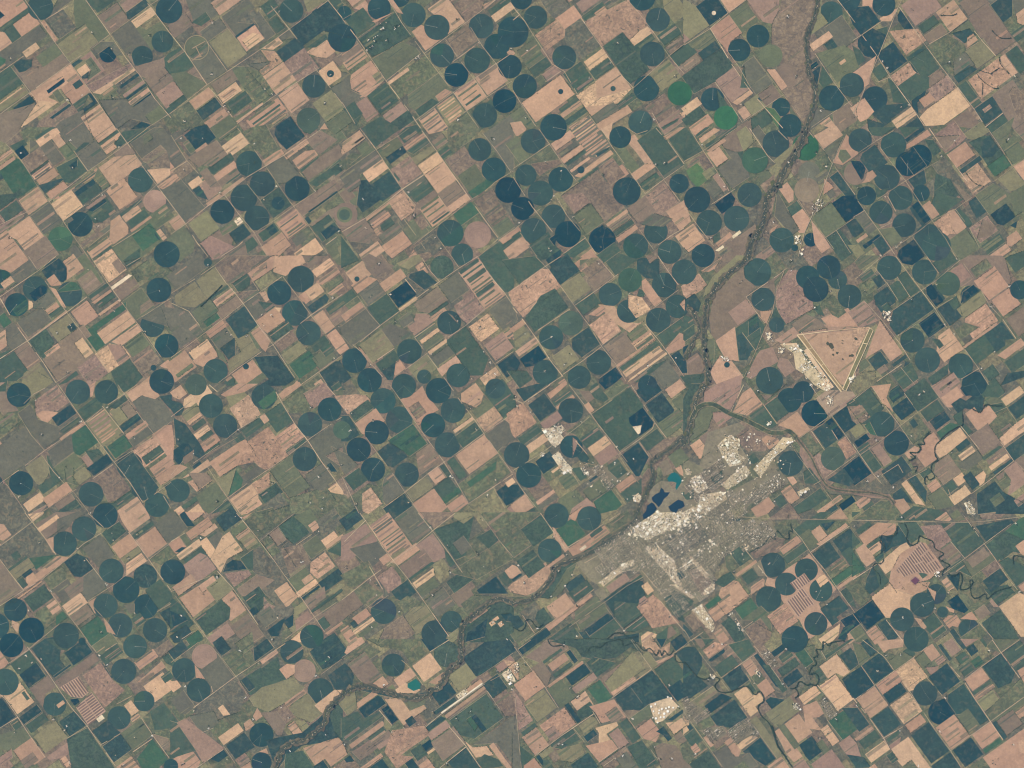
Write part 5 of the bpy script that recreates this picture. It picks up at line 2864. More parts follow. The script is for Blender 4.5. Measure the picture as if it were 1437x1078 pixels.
R 0 390 80 500 200 650
R 360 580 500 770 640 940 740 1078
R 320 1078 500 930
R 740 740 960 600 1060 520 1240 400 1437 250
R 720 380 860 560
R 1080 160 1250 390 1340 520 1437 650
R 740 740 860 870
R 1320 830 1437 760
R 1140 220 1200 300
@240 720
R 0 240 180 130
R 550 0 700 180 860 390 980 560 1100 720 1210 880 1290 1000
R 740 240 900 110 1040 0
R 0 650 150 850 310 1060
R 390 490 510 620 630 790 800 1040
R 0 660 330 530
R 960 1060 1200 880 1437 720
R 1050 270 1180 180
R 90 1060 180 1000
@480 720
R 150 0 260 150 350 300 480 460 560 560 680 730 800 900 900 1040
R 640 0 760 150 900 340 1010 500
R 0 730 240 540 420 410 640 250 760 150 950 0
R 1170 20 1320 230 1437 370
R 200 770 240 800 390 690
R 230 450 340 640
R 20 240 200 60 0 0
@720 720
R 230 0 340 160 440 300
R 440 300 620 190 760 90 900 0
R 1150 100 940 230 740 340 600 420
R 700 750 740 740 860 900 950 1010
R 470 960 740 770 960 610 1090 540
R 590 510 680 630
R 80 860 180 1010
R 100 1078 420 850 680 640
R 1240 740 1360 900 1437 990
R 940 980 1090 870
R 1080 480 1250 680
R 530 920 560 980
@960 720
R 460 30 740 50 900 50 1437 60
R 900 120 990 220 1060 330 1190 490 1300 650 1437 840
R 1060 330 1240 210 1390 110
R 500 290 580 390 700 540
R 540 690 620 640
R 400 830 500 980 560 1060
R 0 980 60 1078
R 60 1070 160 1000
R 480 980 580 910
@1197 720
R 0 60 400 70 700 75 930 80 1100 70 1437 30
R 930 20 1060 200 1170 350 1290 530 1400 670
R 760 510 930 390 1100 260 1330 90
R 0 850 130 1020
R 0 560 200 430
R 820 240 940 380
R 280 900 420 1078
R 740 570 0 0
R 1060 920 1180 1060
@0 898
R 230 60 340 190 470 380 600 570 730 720 850 890 970 1060
R 720 0 840 140 930 300
R 70 200 230 90 330 0
R 0 460 40 490 150 650 260 820 380 990
R 0 740 150 650
R 560 830 740 720
R 840 120 980 30
R 1190 660 1310 840 1420 990
R 850 880 1010 790
R 1120 940 1280 830
R 980 540 1110 470
@240 898
R 0 190 230 20
R 340 60 430 160 550 310 640 460 700 560
R 190 570 540 310 750 170 960 30
R 820 0 870 70
R 340 390 350 440
R 0 0 0 0
R 1160 110 1240 240
R 1260 290 1437 160
R 260 780 360 740
R 440 890 540 1040
R 210 1078 440 920
@480 898
R 0 150 190 20
R 700 410 770 560
R 690 730 830 630 1200 370 1437 240
R 740 100 900 0
R 1160 300 1280 220 1437 110
R 900 730 1040 890 1160 1070
R 820 1078 1040 900
R 1220 430 1330 590
R 310 590 420 720
R 500 170 590 250 680 380
@720 898
R 10 60 110 190 270 400 380 570
R 40 80 150 0
R 0 400 20 500 40 750 70 1078
R 280 400 590 180
R 990 0 1160 240 1290 410 1420 570
R 830 490 1160 250
R 840 490 960 650 1060 790 1220 1010
R 400 810 680 620
R 670 600 730 700
R 1220 210 1437 50
R 180 980 400 810
R 720 1030 900 900
R 500 730 600 860
R 760 1060 860 990
@960 898
R 60 0 160 150 310 340 430 500 540 660 640 800 790 1010
R 0 50 60 0
R 310 320 480 200 610 110
R 480 210 560 350
R 40 530 240 390
R 590 50 730 230 850 400
R 0 610 90 740 220 920 320 1070
R 500 700 0 0
R 780 150 850 80
R 1110 20 1190 160
R 1120 380 1300 600
R 1200 670 1330 840
@1197 898
R 80 0 270 150 340 250
R 20 500 350 260 520 140 620 60
R 0 490 140 660 260 830 310 920
R 70 220 180 380
R 480 170 640 340 750 470
R 780 180 940 360 1020 490 1150 680 1260 840
R 820 930 980 810 1150 690 1437 480
R 600 620 700 770 820 930 910 1078
R 250 830 420 730
R 940 330 1100 210 1240 110 1400 0
R 1170 0 1260 130 1400 320
R 370 270 560 560
R 780 440 910 350
@0 0
f 770 270 935 410 1250 300 1020 700 950 820 1085 460 690 800 90 490 570 840
@240 0
f 345 628 785 750 850 790 450 890 480 940 870 70 910 95 750 75 345 190 1340 630 110 1020 1290 860
@480 0
f 215 345 230 400 265 320 300 300 350 240 330 250 250 390 270 345 210 420 370 340 440 230 480 220 220 340 280 310 340 240 370 190 240 400 450 240 620 490 640 480 970 1005 1150 360 1420 410 320 200
@720 0
f 600 190 120 425 640 650 820 530 105 990 1360 640 880 360 1180 1000
@960 0
f 495 550 1100 570 480 880 870 140 1145 930 940 640 300 155
@1197 0
f 905 495 285 575 25 975 250 520 405 900 470 880 810 520 1360 640
@0 180
f 175 205 590 100 610 330 820 830 800 760 90 920 860 560 370 230 1000 160
@240 180
f 85 90 565 785 1215 530 105 345 265 85 700 130 1410 865 410 540 1420 320 780 600 880 490
@480 180
f 560 540 200 840 250 810 830 1010 610 740 330 120 490 180 1270 90 600 730 780 920 180 600
@720 180
f 270 280 400 360 340 570 320 600 760 400 740 1000 1200 300 1270 290 320 1030 510 740 300 1010 50 800
@960 180
f 1190 320 300 400 340 490 1110 640 225 920 690 870 1260 890 150 140 1110 210 880 290 750 790
@1197 180
f 855 105 40 500 740 240 370 1000 400 960 1300 100 270 575 190 145 230 1070
@0 360
f 590 575 1000 370 600 600 480 640 570 970 1220 630 960 460 1340 290 740 110
@240 360
f 765 485 500 660 640 665 780 580 1360 350 1370 855 1410 590 310 70 470 640 840 490
@480 360
f 310 60 450 550 960 500 970 540 1240 890 1210 980 1290 990 1090 1030 750 825 350 950 240 340 620 280 1160 600 240 910 1190 800 410 320
@720 360
f 320 680 1260 260 1370 850 270 960 430 910 980 310 720 60 1050 400 1130 920 300 850 100 650 490 820
@960 360
f 480 210 540 980 560 1020 900 120 1230 290 1100 430 1200 450 340 860 900 30
@1197 360
f 490 360 380 660 850 650 100 290 705 235 1160 420 500 705 1310 255 770 570 870 20 1190 800 1080 940
@0 540
f 680 310 350 415 175 830 500 780 160 940 1130 450 900 190 300 130 1260 640
@240 540
f 1240 775 570 380 1280 950 1270 1040 1320 700 640 240 1170 190 1170 990 380 980 850 830 1430 670 190 580 60 460
@480 540
f 80 240 100 200 260 300 930 780 1290 800 1130 380 910 770 1080 200 70 380 30 210 560 990 1220 930 120 1000
@720 540
f 130 140 150 230 30 180 870 525 970 745 800 860 730 900 600 740 515 940 20 100 250 580 350 350 1010 620 960 960 380 330 570 310
@960 540
f 620 50 720 320 980 920 1200 360 935 525 70 300 1020 520 760 980
@1197 540
f 195 465 110 260 340 860 490 430 830 570 1170 760 120 810 600 60 250 180 210 770 560 85
@0 720
f 330 250 650 300 430 660 1080 385 240 820 710 400 950 230 1150 180 1130 840 895 600 100 950 850 1000 940 170 760 0
@240 720
f 385 540 895 880 850 1060 590 40 830 205 1240 155 1100 410 390 540 250 210 540 30 80 860 50 1040 730 150
@480 720
f 885 270 290 600 760 690 910 500 1270 920 1340 930 30 460 280 380 240 560 1180 60 740 120 480 830 1140 340 1190 450 290 690 250 960
@720 720
f 450 350 500 520 90 590 320 700 540 770 540 1040 340 200 40 440 440 610 1330 780 1320 860 380 490 930 990 210 970
@960 720
f 490 350 500 390 710 430 1110 660 1160 710 1430 110 380 860 490 990 660 500 30 420 1200 770 120 360 420 490
@1197 720
f 800 670 850 850 1020 130 1370 90 590 780 770 1040 420 880 410 30 690 800 1400 660
@0 898
f 345 160 215 130 540 760 120 780 1130 820 1280 800 970 970 450 670 900 210 560 720 830 130 840 660 1040 1050 580 1030 10 620 270 190 160 240
@240 898
f 735 200 470 1005 1000 935 320 740 690 670 925 570 985 655 1300 800 620 490 1210 300 120 390 190 600 100 1040 1330 150 580 90 1300 180
@480 898
f 1080 600 1310 260 760 600 960 660 20 880 1390 0 520 740 420 780 880 1040 640 710 1430 420 350 380
@720 898
f 380 875 415 880 925 970 95 195 1230 1000 1190 900 1000 660 540 480 1310 380 480 400 1330 1000 860 1000 1390 560 430 40
@960 898
f 200 330 1020 235 955 575 920 540 590 365 630 300 590 260 240 55 320 30 760 170 860 80 1140 830 1280 670 1220 640 190 800 280 830 1180 560 170 760 100 960 1210 770 830 370
@1197 898
f 770 485 35 560 390 765 1180 1030 280 130 880 220 210 260 1350 880 730 770 550 1060 940 360 400 120 1140 90
"""
# ---------------------------------------------------------------- reading the survey
class F: pass
items, lines, farms, houses, bright, feed, ponds, sparse = [], [], [], [], [], [], [], []
ox = oy = 0; sc = 240/1437
order = 0
CLIP = set('ncdgGEoOybkptTwuUF') | set('WQX')
VAR = set('msvwtoubdcyk')
for ln in DATA.split('\n'):
    t = ln.split()
    if not t: continue
    if t[0][0] == '@':
        ox, oy = float(t[0][1:]), float(t[1]); sc = 1/float(t[2]) if len(t) > 2 else 240/1437
        continue
    v = [float(q) for q in t[1:]]
    key = t[0]
    P = [(ox + v[i]*sc, oy + v[i+1]*sc) for i in range(0, len(v) - 1, 2)]
    raw = [(v[i], v[i+1]) for i in range(0, len(v) - 1, 2)]
    if key in 'RVKL':
        if key == 'R': w = .62; pp = P; rw = raw
        else: w = v[0]*sc; rw = [(v[i], v[i+1]) for i in range(1, len(v) - 1, 2)]; pp = [(ox + a*sc, oy + b*sc) for a, b in rw]
        k = [i for i in range(len(pp)) if not (rw[i] == (0, 0) and i > 0)]
        pp = [pp[i] for i in k]
        if len(pp) > 1 and hypot(pp[0][0]-pp[-1][0], pp[0][1]-pp[-1][1]) > 2: lines.append((key, w, pp))
        continue
    if key == 'f': farms += P; continue
    if key == 'Z': sparse.append(P); continue
    if key in 'HB':
        (houses if key == 'H' else bright).append(P); continue
    if len(v) == 3 and key[0] in CLIP:
        if v[2] < 8: continue
        f = F(); f.kind = 'circle'; f.c = (ox + v[0]*sc, oy + v[1]*sc); f.r = v[2]*sc
        inside = 0 <= v[0] < 1437 and 0 <= v[1] < 1078
    elif len(v) == 4:
        (x0, y0), (x1, y1) = raw
        dx, dy = x1-x0, y1-y0
        D = AX[0]*BX[1] - AX[1]*BX[0]
        a = (dx*BX[1] - dy*BX[0])/D; b = (AX[0]*dy - AX[1]*dx)/D
        if a < 12 or b < 12: continue
        q = [(x0, y0), (x0+a*AX[0], y0+a*AX[1]), (x1, y1), (x0+b*BX[0], y0+b*BX[1])]
        f = F(); f.kind = 'poly'; f.p = [(ox + i*sc, oy + j*sc) for i, j in q]; f.raw = q; inside = True
    elif len(v) >= 6:
        if any(r == (0, 0) for r in raw[1:]): continue
        q = []
        for r in raw:                                  # pieces that meet a sheet edge overlap it a little
            x, y = r
            if x <= 1: x = -8
            if y <= 1: y = -8
            if x >= 1436: x = 1445
            if y >= 1077: y = 1086
            q.append((x, y))
        f = F(); f.kind = 'poly'; f.p = [(ox + i*sc, oy + j*sc) for i, j in q]; inside = True
    else: continue
    f.col = key[0]; f.var = key[1:] ; f.inside = inside; f.order = len(items); f.sheet = (ox, oy); f.sc = sc
    if key[0] == 'W' or (key[0] == 'E' and len(v) > 8 and key != 'Et' and oy > 500 and ox in (480,)): f.col = 'W'
    if key in ('Et', 'Q'): f.col = 'Q'
    if f.col in ('W', 'Q'): ponds.append(f)
    elif f.col == 'F': feed.append(f)
    else: items.append(f)
def area(p): return .5*sum(p[i-1][0]*p[i][1] - p[i][0]*p[i-1][1] for i in range(len(p)))
def cen(p):
    n = len(p); return (sum(q[0] for q in p)/n, sum(q[1] for q in p)/n)
# one circle seen on two sheets is one circle
circ = [f for f in items if f.kind == 'circle']
drop = set()
for i, f in enumerate(circ):
    for g in circ[:i]:
        if id(g) in drop or id(f) in drop: continue
        if hypot(f.c[0]-g.c[0], f.c[1]-g.c[1]) < 13 and (f.r > 8 or g.r > 8) and f.sheet != g.sheet:
            drop.add(id(g) if (f.inside and not g.inside) else id(f))
items = [f for f in items if id(f) not in drop]
# a field cut by a sheet edge is joined again
def hull(ps):
    ps = sorted(set(ps))
    def half(s):
        h = []
        for p in s:
            while len(h) > 1 and (h[-1][0]-h[-2][0])*(p[1]-h[-2][1]) - (h[-1][1]-h[-2][1])*(p[0]-h[-2][0]) <= 0: h.pop()
            h.append(p)
        return h[:-1]
    return half(ps) + half(ps[::-1])
polys = [f for f in items if f.kind == 'poly' and f.sheet[0] in (0, 240, 480, 720, 960, 1197)]
def touch(f):
    s = set(); X, Y = f.sheet
    for x, y in f.p:
        if x <= X: s.add(('x', X))
        if x >= X + 240: s.add(('x', X + 240 if X != 960 else 1197))
        if y <= Y: s.add(('y', Y if Y != 898 else 898))
        if y >= Y + 180: s.add(('y', Y + 180 if Y != 720 else 898))
    return s
same = [set('ncd'), set('gG'), set('oyO'), set('bk'), set('ptT'), set('kp')]
gone = set()
for f in polys: f.t = touch(f)
for i, f in enumerate(polys):
    if id(f) in gone or not f.t: continue
    for g in polys[i+1:]:
        if id(g) in gone or f.sheet == g.sheet or not (f.t & g.t): continue
        if abs(f.sheet[0]-g.sheet[0]) > 245 or abs(f.sheet[1]-g.sheet[1]) > 185: continue
        if not (f.col == g.col or any(f.col in s and g.col in s for s in same)): continue
        h = hull(f.p + g.p)
        if abs(area(h)) < 1.07*(abs(area(f.p)) + abs(area(g.p))) and abs(area(g.p)) > 8:
            big = f if abs(area(f.p)) > abs(area(g.p)) else g
            f.col = big.col; f.var = big.var; f.p = h; f.t |= g.t; gone.add(id(g))
items = [f for f in items if id(f) not in gone]
# parcels are squared to the survey directions
SX, SY = (240, 480, 720, 960, 1197, 1200), (180, 360, 540, 720, 898, 900)
def square(p):
    n = len(p); L = []
    for i in range(n):
        a, b = p[i], p[(i+1) % n]; dx, dy = b[0]-a[0], b[1]-a[1]; l = hypot(dx, dy); m = ((a[0]+b[0])/2, (a[1]+b[1])/2)
        if l < 1e-6: L.append((m, None, 0)); continue
        d = (dx/l, dy/l); lim = 5
        sx = abs(dx) < 1.2 and any(abs(m[0]-q) < 2.2 for q in SX) and l > 2; sy = abs(dy) < 1.2 and any(abs(m[1]-q) < 2.2 for q in SY) and l > 2
        ca, cb = abs(d[0]*AX[0]+d[1]*AX[1]), abs(d[0]*BX[0]+d[1]*BX[1])
        if sx: d = BX; lim = 16
        elif sy: d = AX; lim = 16
        elif l > 3 and ca > .90: d = AX
        elif l > 3 and cb > .90: d = BX
        L.append((m, d, lim))
    o = []
    for i in range(n):
        (m1, d1, l1), (m2, d2, l2) = L[i-1], L[i]; v = p[i]; lim = max(l1, l2)
        if d1 is None or d2 is None: o.append(v); continue
        cr = d1[0]*d2[1]-d1[1]*d2[0]
        if abs(cr) < .3: o.append(v); continue
        t = ((m2[0]-m1[0])*d2[1]-(m2[1]-m1[1])*d2[0])/cr; q = (m1[0]+d1[0]*t, m1[1]+d1[1]*t)
        o.append(q if hypot(q[0]-v[0], q[1]-v[1]) < lim else v)
    return o
def simple(p):
    n = len(p)
    def o(a, b, c): return (b[0]-a[0])*(c[1]-a[1]) - (b[1]-a[1])*(c[0]-a[0])
    for i in range(n):
        for j in range(i+2, n):
            if i == 0 and j == n-1: continue
            a, b, c, d = p[i], p[(i+1) % n], p[j], p[(j+1) % n]
            if o(a, b, c)*o(a, b, d) < 0 and o(c, d, a)*o(c, d, b) < 0: return False
    return True
for f in items:
    if f.kind == 'poly' and 4 <= len(f.p) <= 9 and f.col not in 'uU':
        q = square(f.p)
        if abs(area(q)) > .6*abs(area(f.p)) and simple(q): f.p = q
for f in items:
    if f.kind == 'poly' and not simple(f.p): f.p = hull(f.p)
# a round field that reaches over a sheet edge lies over the pieces of the next sheet
late = []
for f in items:
    if f.kind == 'circle':
        x0, y0 = f.sheet; w_ = 240
        if f.c[0]-f.r < x0+.5 or f.c[0]+f.r > x0+w_-.5 or f.c[1]-f.r < y0+.5 or f.c[1]+f.r > y0+179.5: late.append(f)
ids = set(id(f) for f in late)
for f in items:
    if f.kind == 'poly' and f.col not in 'uU':
        for c_ in late[:]:
            if c_.kind == 'circle' and f.sheet == c_.sheet and f.order > c_.order and abs(area(f.p)) < .62*pi*c_.r**2:
                m = cen(f.p)
                if hypot(m[0]-c_.c[0], m[1]-c_.c[1]) < c_.r and id(f) not in ids: ids.add(id(f)); late.append(f)
rank = {id(f): i for i, f in enumerate(late)}
items = [f for f in items if id(f) not in ids] + late
for i, f in enumerate(items): f.order = i
# outlines
def ring(f):
    if f.kind == 'circle':
        n = 72; return [(f.c[0] + f.r*cos(2*pi*i/n), f.c[1] + f.r*sin(2*pi*i/n)) for i in range(n)]
    p = f.p if area(f.p) > 0 else f.p[::-1]
    o = []
    for i in range(len(p)):                            # hand-drawn field edges are never quite straight
        a, b = p[i], p[(i+1) % len(p)]; L = hypot(b[0]-a[0], b[1]-a[1])
        if L < .05: continue
        n = max(1, min(30, int(L/5))); nx, ny = -(b[1]-a[1])/L, (b[0]-a[0])/L
        for k in range(n):
            j = (R.random()-.5)*.5 if k else 0
            o.append((a[0]+(b[0]-a[0])*k/n + nx*j, a[1]+(b[1]-a[1])*k/n + ny*j))
    return o
def pin(p, x, y):
    c = False; j = len(p)-1
    for i in range(len(p)):
        if (p[i][1] > y) != (p[j][1] > y) and x < (p[j][0]-p[i][0])*(y-p[i][1])/(p[j][1]-p[i][1]) + p[i][0]: c = not c
        j = i
    return c
for f in items + ponds + feed:
    f.o = ring(f); xs = [q[0] for q in f.o]; ys = [q[1] for q in f.o]
    f.bb = (min(xs), min(ys), max(xs), max(ys)); f.A = abs(area(f.o))
items = [f for f in items if f.A > 1.5 and f.bb[2] > -4 and f.bb[0] < W+4 and f.bb[3] > -4 and f.bb[1] < H+4]
def segx(a, b, c, d):
    def o(p, q, r): return (q[0]-p[0])*(r[1]-p[1]) - (q[1]-p[1])*(r[0]-p[0])
    return o(a, b, c)*o(a, b, d) < 0 and o(c, d, a)*o(c, d, b) < 0
def overlap(f, g):
    A, B = f.bb, g.bb
    if A[0] >= B[2] or B[0] >= A[2] or A[1] >= B[3] or B[1] >= A[3]: return False
    fs = f.c4; gs = g.c4
    for i in range(len(fs)):
        for j in range(len(gs)):
            if segx(fs[i-1], fs[i], gs[j-1], gs[j]): return True
    return pin(fs, *gs[0]) or pin(gs, *fs[0]) or pin(fs, *cen(gs)) or pin(gs, *cen(fs))
allf = items + feed + ponds
for f in allf: f.c4 = f.o[::4] if f.kind == 'circle' else f.p
for i, f in enumerate(allf):
    f.lv = 0
    for g in allf[:i]:
        if g.lv >= f.lv and overlap(f, g): f.lv = g.lv + 1
LZ = .006
maxlv = max(f.lv for f in allf)
for f in allf: f.z = .04 + LZ*f.lv
ZT = .04 + LZ*(maxlv + 1)
print('FIELDS', len(items), 'circles', sum(f.kind == 'circle' for f in items), 'levels', maxlv, 'feed', len(feed), 'ponds', len(ponds), 'farms', len(farms))

# ---------------------------------------------------------------- materials
def mat(name):
    m = bpy.data.materials.new(name); m.use_nodes = True; nt = m.node_tree; nt.nodes.clear()
    out = nt.nodes.new('ShaderNodeOutputMaterial'); b = nt.nodes.new('ShaderNodeBsdfPrincipled')
    b.inputs['Roughness'].default_value = .9; b.inputs['Specular IOR Level'].default_value = .15
    nt.links.new(b.outputs[0], out.inputs[0]); return m, nt, b
def N(nt, ty, **k):
    n = nt.nodes.new(ty)
    for a, b in k.items(): setattr(n, a, b)
    return n
def MA(nt, op, a, b=None, c=None):
    n = N(nt, 'ShaderNodeMath', operation=op)
    for i, q in enumerate((a, b, c)):
        if q is None: continue
        if isinstance(q, (int, float)): n.inputs[i].default_value = q
        else: nt.links.new(q, n.inputs[i])
    return n.outputs[0]
def noise(nt, vec, scale, detail=4, rough=.6, dist=0):
    n = N(nt, 'ShaderNodeTexNoise'); n.inputs['Scale'].default_value = scale; n.inputs['Detail'].default_value = detail
    n.inputs['Roughness'].default_value = rough; n.inputs['Distortion'].default_value = dist
    nt.links.new(vec, n.inputs['Vector']); return n.outputs[0]
def soil(name, fine=.3, broad=.3, vein=0, stripe=0, rings=0, spots=0, mixcol=None, mixamt=0, rot=0):
    """ground cover: the field's own tint, varied by soil, moisture, drainage and the tractor's or the pivot's track"""
    m, nt, b = mat(name)
    at = N(nt, 'ShaderNodeAttribute', attribute_name='tint')
    geo = N(nt, 'ShaderNodeNewGeometry'); oi = N(nt, 'ShaderNodeObjectInfo')
    off = N(nt, 'ShaderNodeVectorMath', operation='MULTIPLY_ADD')
    nt.links.new(oi.outputs['Random'], off.inputs[0]); off.inputs[1].default_value = (97, 53, 31)
    nt.links.new(geo.outputs['Position'], off.inputs[2]); vec = off.outputs[0]
    nf = noise(nt, vec, 1.1, 6, .80); nb = noise(nt, vec, .20, 3, .55, .6)
    v = MA(nt, 'MULTIPLY_ADD', MA(nt, 'SUBTRACT', nf, .5), fine*2, 1.0)
    v = MA(nt, 'MULTIPLY_ADD', MA(nt, 'SUBTRACT', nb, .5), broad*2, v)
    if stripe:
        mp = N(nt, 'ShaderNodeMapping'); mp.inputs['Rotation'].default_value = (0, 0, rot or -radians(35.9))
        nt.links.new(vec, mp.inputs['Vector'])
        mp.inputs['Scale'].default_value = (.12, 1.9, 1)
        sn = noise(nt, mp.outputs[0], .55, 2, .5)
        rp0 = N(nt, 'ShaderNodeMapRange', interpolation_type='SMOOTHSTEP'); nt.links.new(sn, rp0.inputs[0])
        rp0.inputs[1].default_value = .44; rp0.inputs[2].default_value = .56
        v = MA(nt, 'MULTIPLY_ADD', MA(nt, 'SUBTRACT', rp0.outputs[0], .6), stripe, v)
    if vein:
        w2_ = noise(nt, vec, .34, 5, .6, 1.6)
        r = MA(nt, 'ABSOLUTE', MA(nt, 'SUBTRACT', w2_, .5))
        r = MA(nt, 'SMOOTHSTEP' if False else 'MULTIPLY', r, 9)
        r = MA(nt, 'MINIMUM', r, 1)
        v = MA(nt, 'MULTIPLY', v, MA(nt, 'MULTIPLY_ADD', r, vein, 1-vein*.75))
    if rings:
        tc = N(nt, 'ShaderNodeTexCoord'); ln_ = N(nt, 'ShaderNodeVectorMath', operation='LENGTH')
        nt.links.new(tc.outputs['Object'], ln_.inputs[0])
        ph = MA(nt, 'MULTIPLY', oi.outputs['Random'], 20)
        r = MA(nt, 'SINE', MA(nt, 'MULTIPLY_ADD', ln_.outputs['Value'], 9.0, ph))
        v = MA(nt, 'MULTIPLY_ADD', r, rings, v)
        sx = N(nt, 'ShaderNodeSeparateXYZ'); nt.links.new(tc.outputs['Object'], sx.inputs[0])
        an = MA(nt, 'ARCTAN2', sx.outputs[1], sx.outputs[0])
        r = MA(nt, 'SINE', MA(nt, 'ADD', an, MA(nt, 'MULTIPLY', oi.outputs['Random'], 50)))
        v = MA(nt, 'MULTIPLY_ADD', MA(nt, 'GREATER_THAN', r, .55), .10, v)
    v = MA(nt, 'MAXIMUM', v, .25)
    mul = N(nt, 'ShaderNodeVectorMath', operation='SCALE'); nt.links.new(at.outputs['Color'], mul.inputs[0]); nt.links.new(v, mul.inputs['Scale'])
    colr = mul.outputs[0]
    # patches of other growth
    nm = noise(nt, vec, .55, 4, .6, .4)
    rp = N(nt, 'ShaderNodeMapRange', interpolation_type='SMOOTHSTEP'); nt.links.new(nm, rp.inputs[0])
    rp.inputs[1].default_value = .50; rp.inputs[2].default_value = .68; rp.inputs[4].default_value = mixamt or .18
    mx = N(nt, 'ShaderNodeMix', data_type='RGBA'); nt.links.new(rp.outputs[0], mx.inputs[0]); nt.links.new(colr, mx.inputs[6])
    mx.inputs[7].default_value = (*alb(mixcol or (114, 110, 95)), 1); colr = mx.outputs[2]
    if spots:
        ns = noise(nt, vec, 1.05, 2, .5, .5)
        rs = N(nt, 'ShaderNodeMapRange', interpolation_type='SMOOTHSTEP'); nt.links.new(ns, rs.inputs[0])
        rs.inputs[1].default_value = .64; rs.inputs[2].default_value = .70; rs.inputs[4].default_value = spots
        mx = N(nt, 'ShaderNodeMix', data_type='RGBA'); nt.links.new(rs.outputs[0], mx.inputs[0]); nt.links.new(colr, mx.inputs[6])
        mx.inputs[7].default_value = (*alb((72, 84, 78)), 1); colr = mx.outputs[2]
    nt.links.new(colr, b.inputs['Base Color'])
    return m
M = {
 'plain':  soil('crop_field_cover', .62, .30, vein=.12, mixamt=.30),
 'bare':   soil('bare_soil', .55, .24, vein=.10, mixamt=.30, mixcol=(150, 122, 108)),
 'mottle': soil('uneven_pasture', 1.0, .50, vein=.40, mixamt=.42, mixcol=(150, 130, 106)),
 'mottled':soil('uneven_bare_soil', .85, .40, vein=.35, mixamt=.35, spots=.8, mixcol=(120, 108, 94)),
 'mottle_dark': soil('uneven_crop', .8, .5, vein=.35, mixamt=.4, mixcol=(92, 104, 98)),
 'stripe': soil('strip_cropped_soil', .40, .2, mixamt=.3),
 'pivot':  soil('pivot_watered_crop', .40, .34, rings=.035, mixamt=.10, mixcol=(96, 112, 96)),
 'wood':   soil('riverside_growth', .55, .4, vein=.3, mixamt=.35, mixcol=(120, 112, 92)),
 'town':   soil('town_ground_cover', .8, .35, mixamt=.5, mixcol=(100, 106, 86)),
 'road':   soil('gravel_road_surface', .3, .35, mixamt=.3, mixcol=(140, 126, 104)),
 'pen':    soil('trodden_pen_soil', .4, .3, mixamt=.2, mixcol=(130, 104, 96)),
 'tree':   soil('tree_crown_leaves', .5, .3, mixamt=.2, mixcol=(70, 84, 70)),
 'metal':  soil('painted_metal', .02, .02, mixamt=.005),
 'roof':   soil('roof_surface', .14, .1, mixamt=.05, mixcol=(170, 160, 150)),
}
m, nt, b = mat('pond_water'); at = N(nt, 'ShaderNodeAttribute', attribute_name='tint'); nt.links.new(at.outputs['Color'], b.inputs['Base Color'])
b.inputs['Roughness'].default_value = .35; b.inputs['Specular IOR Level'].default_value = .25; M['water'] = m

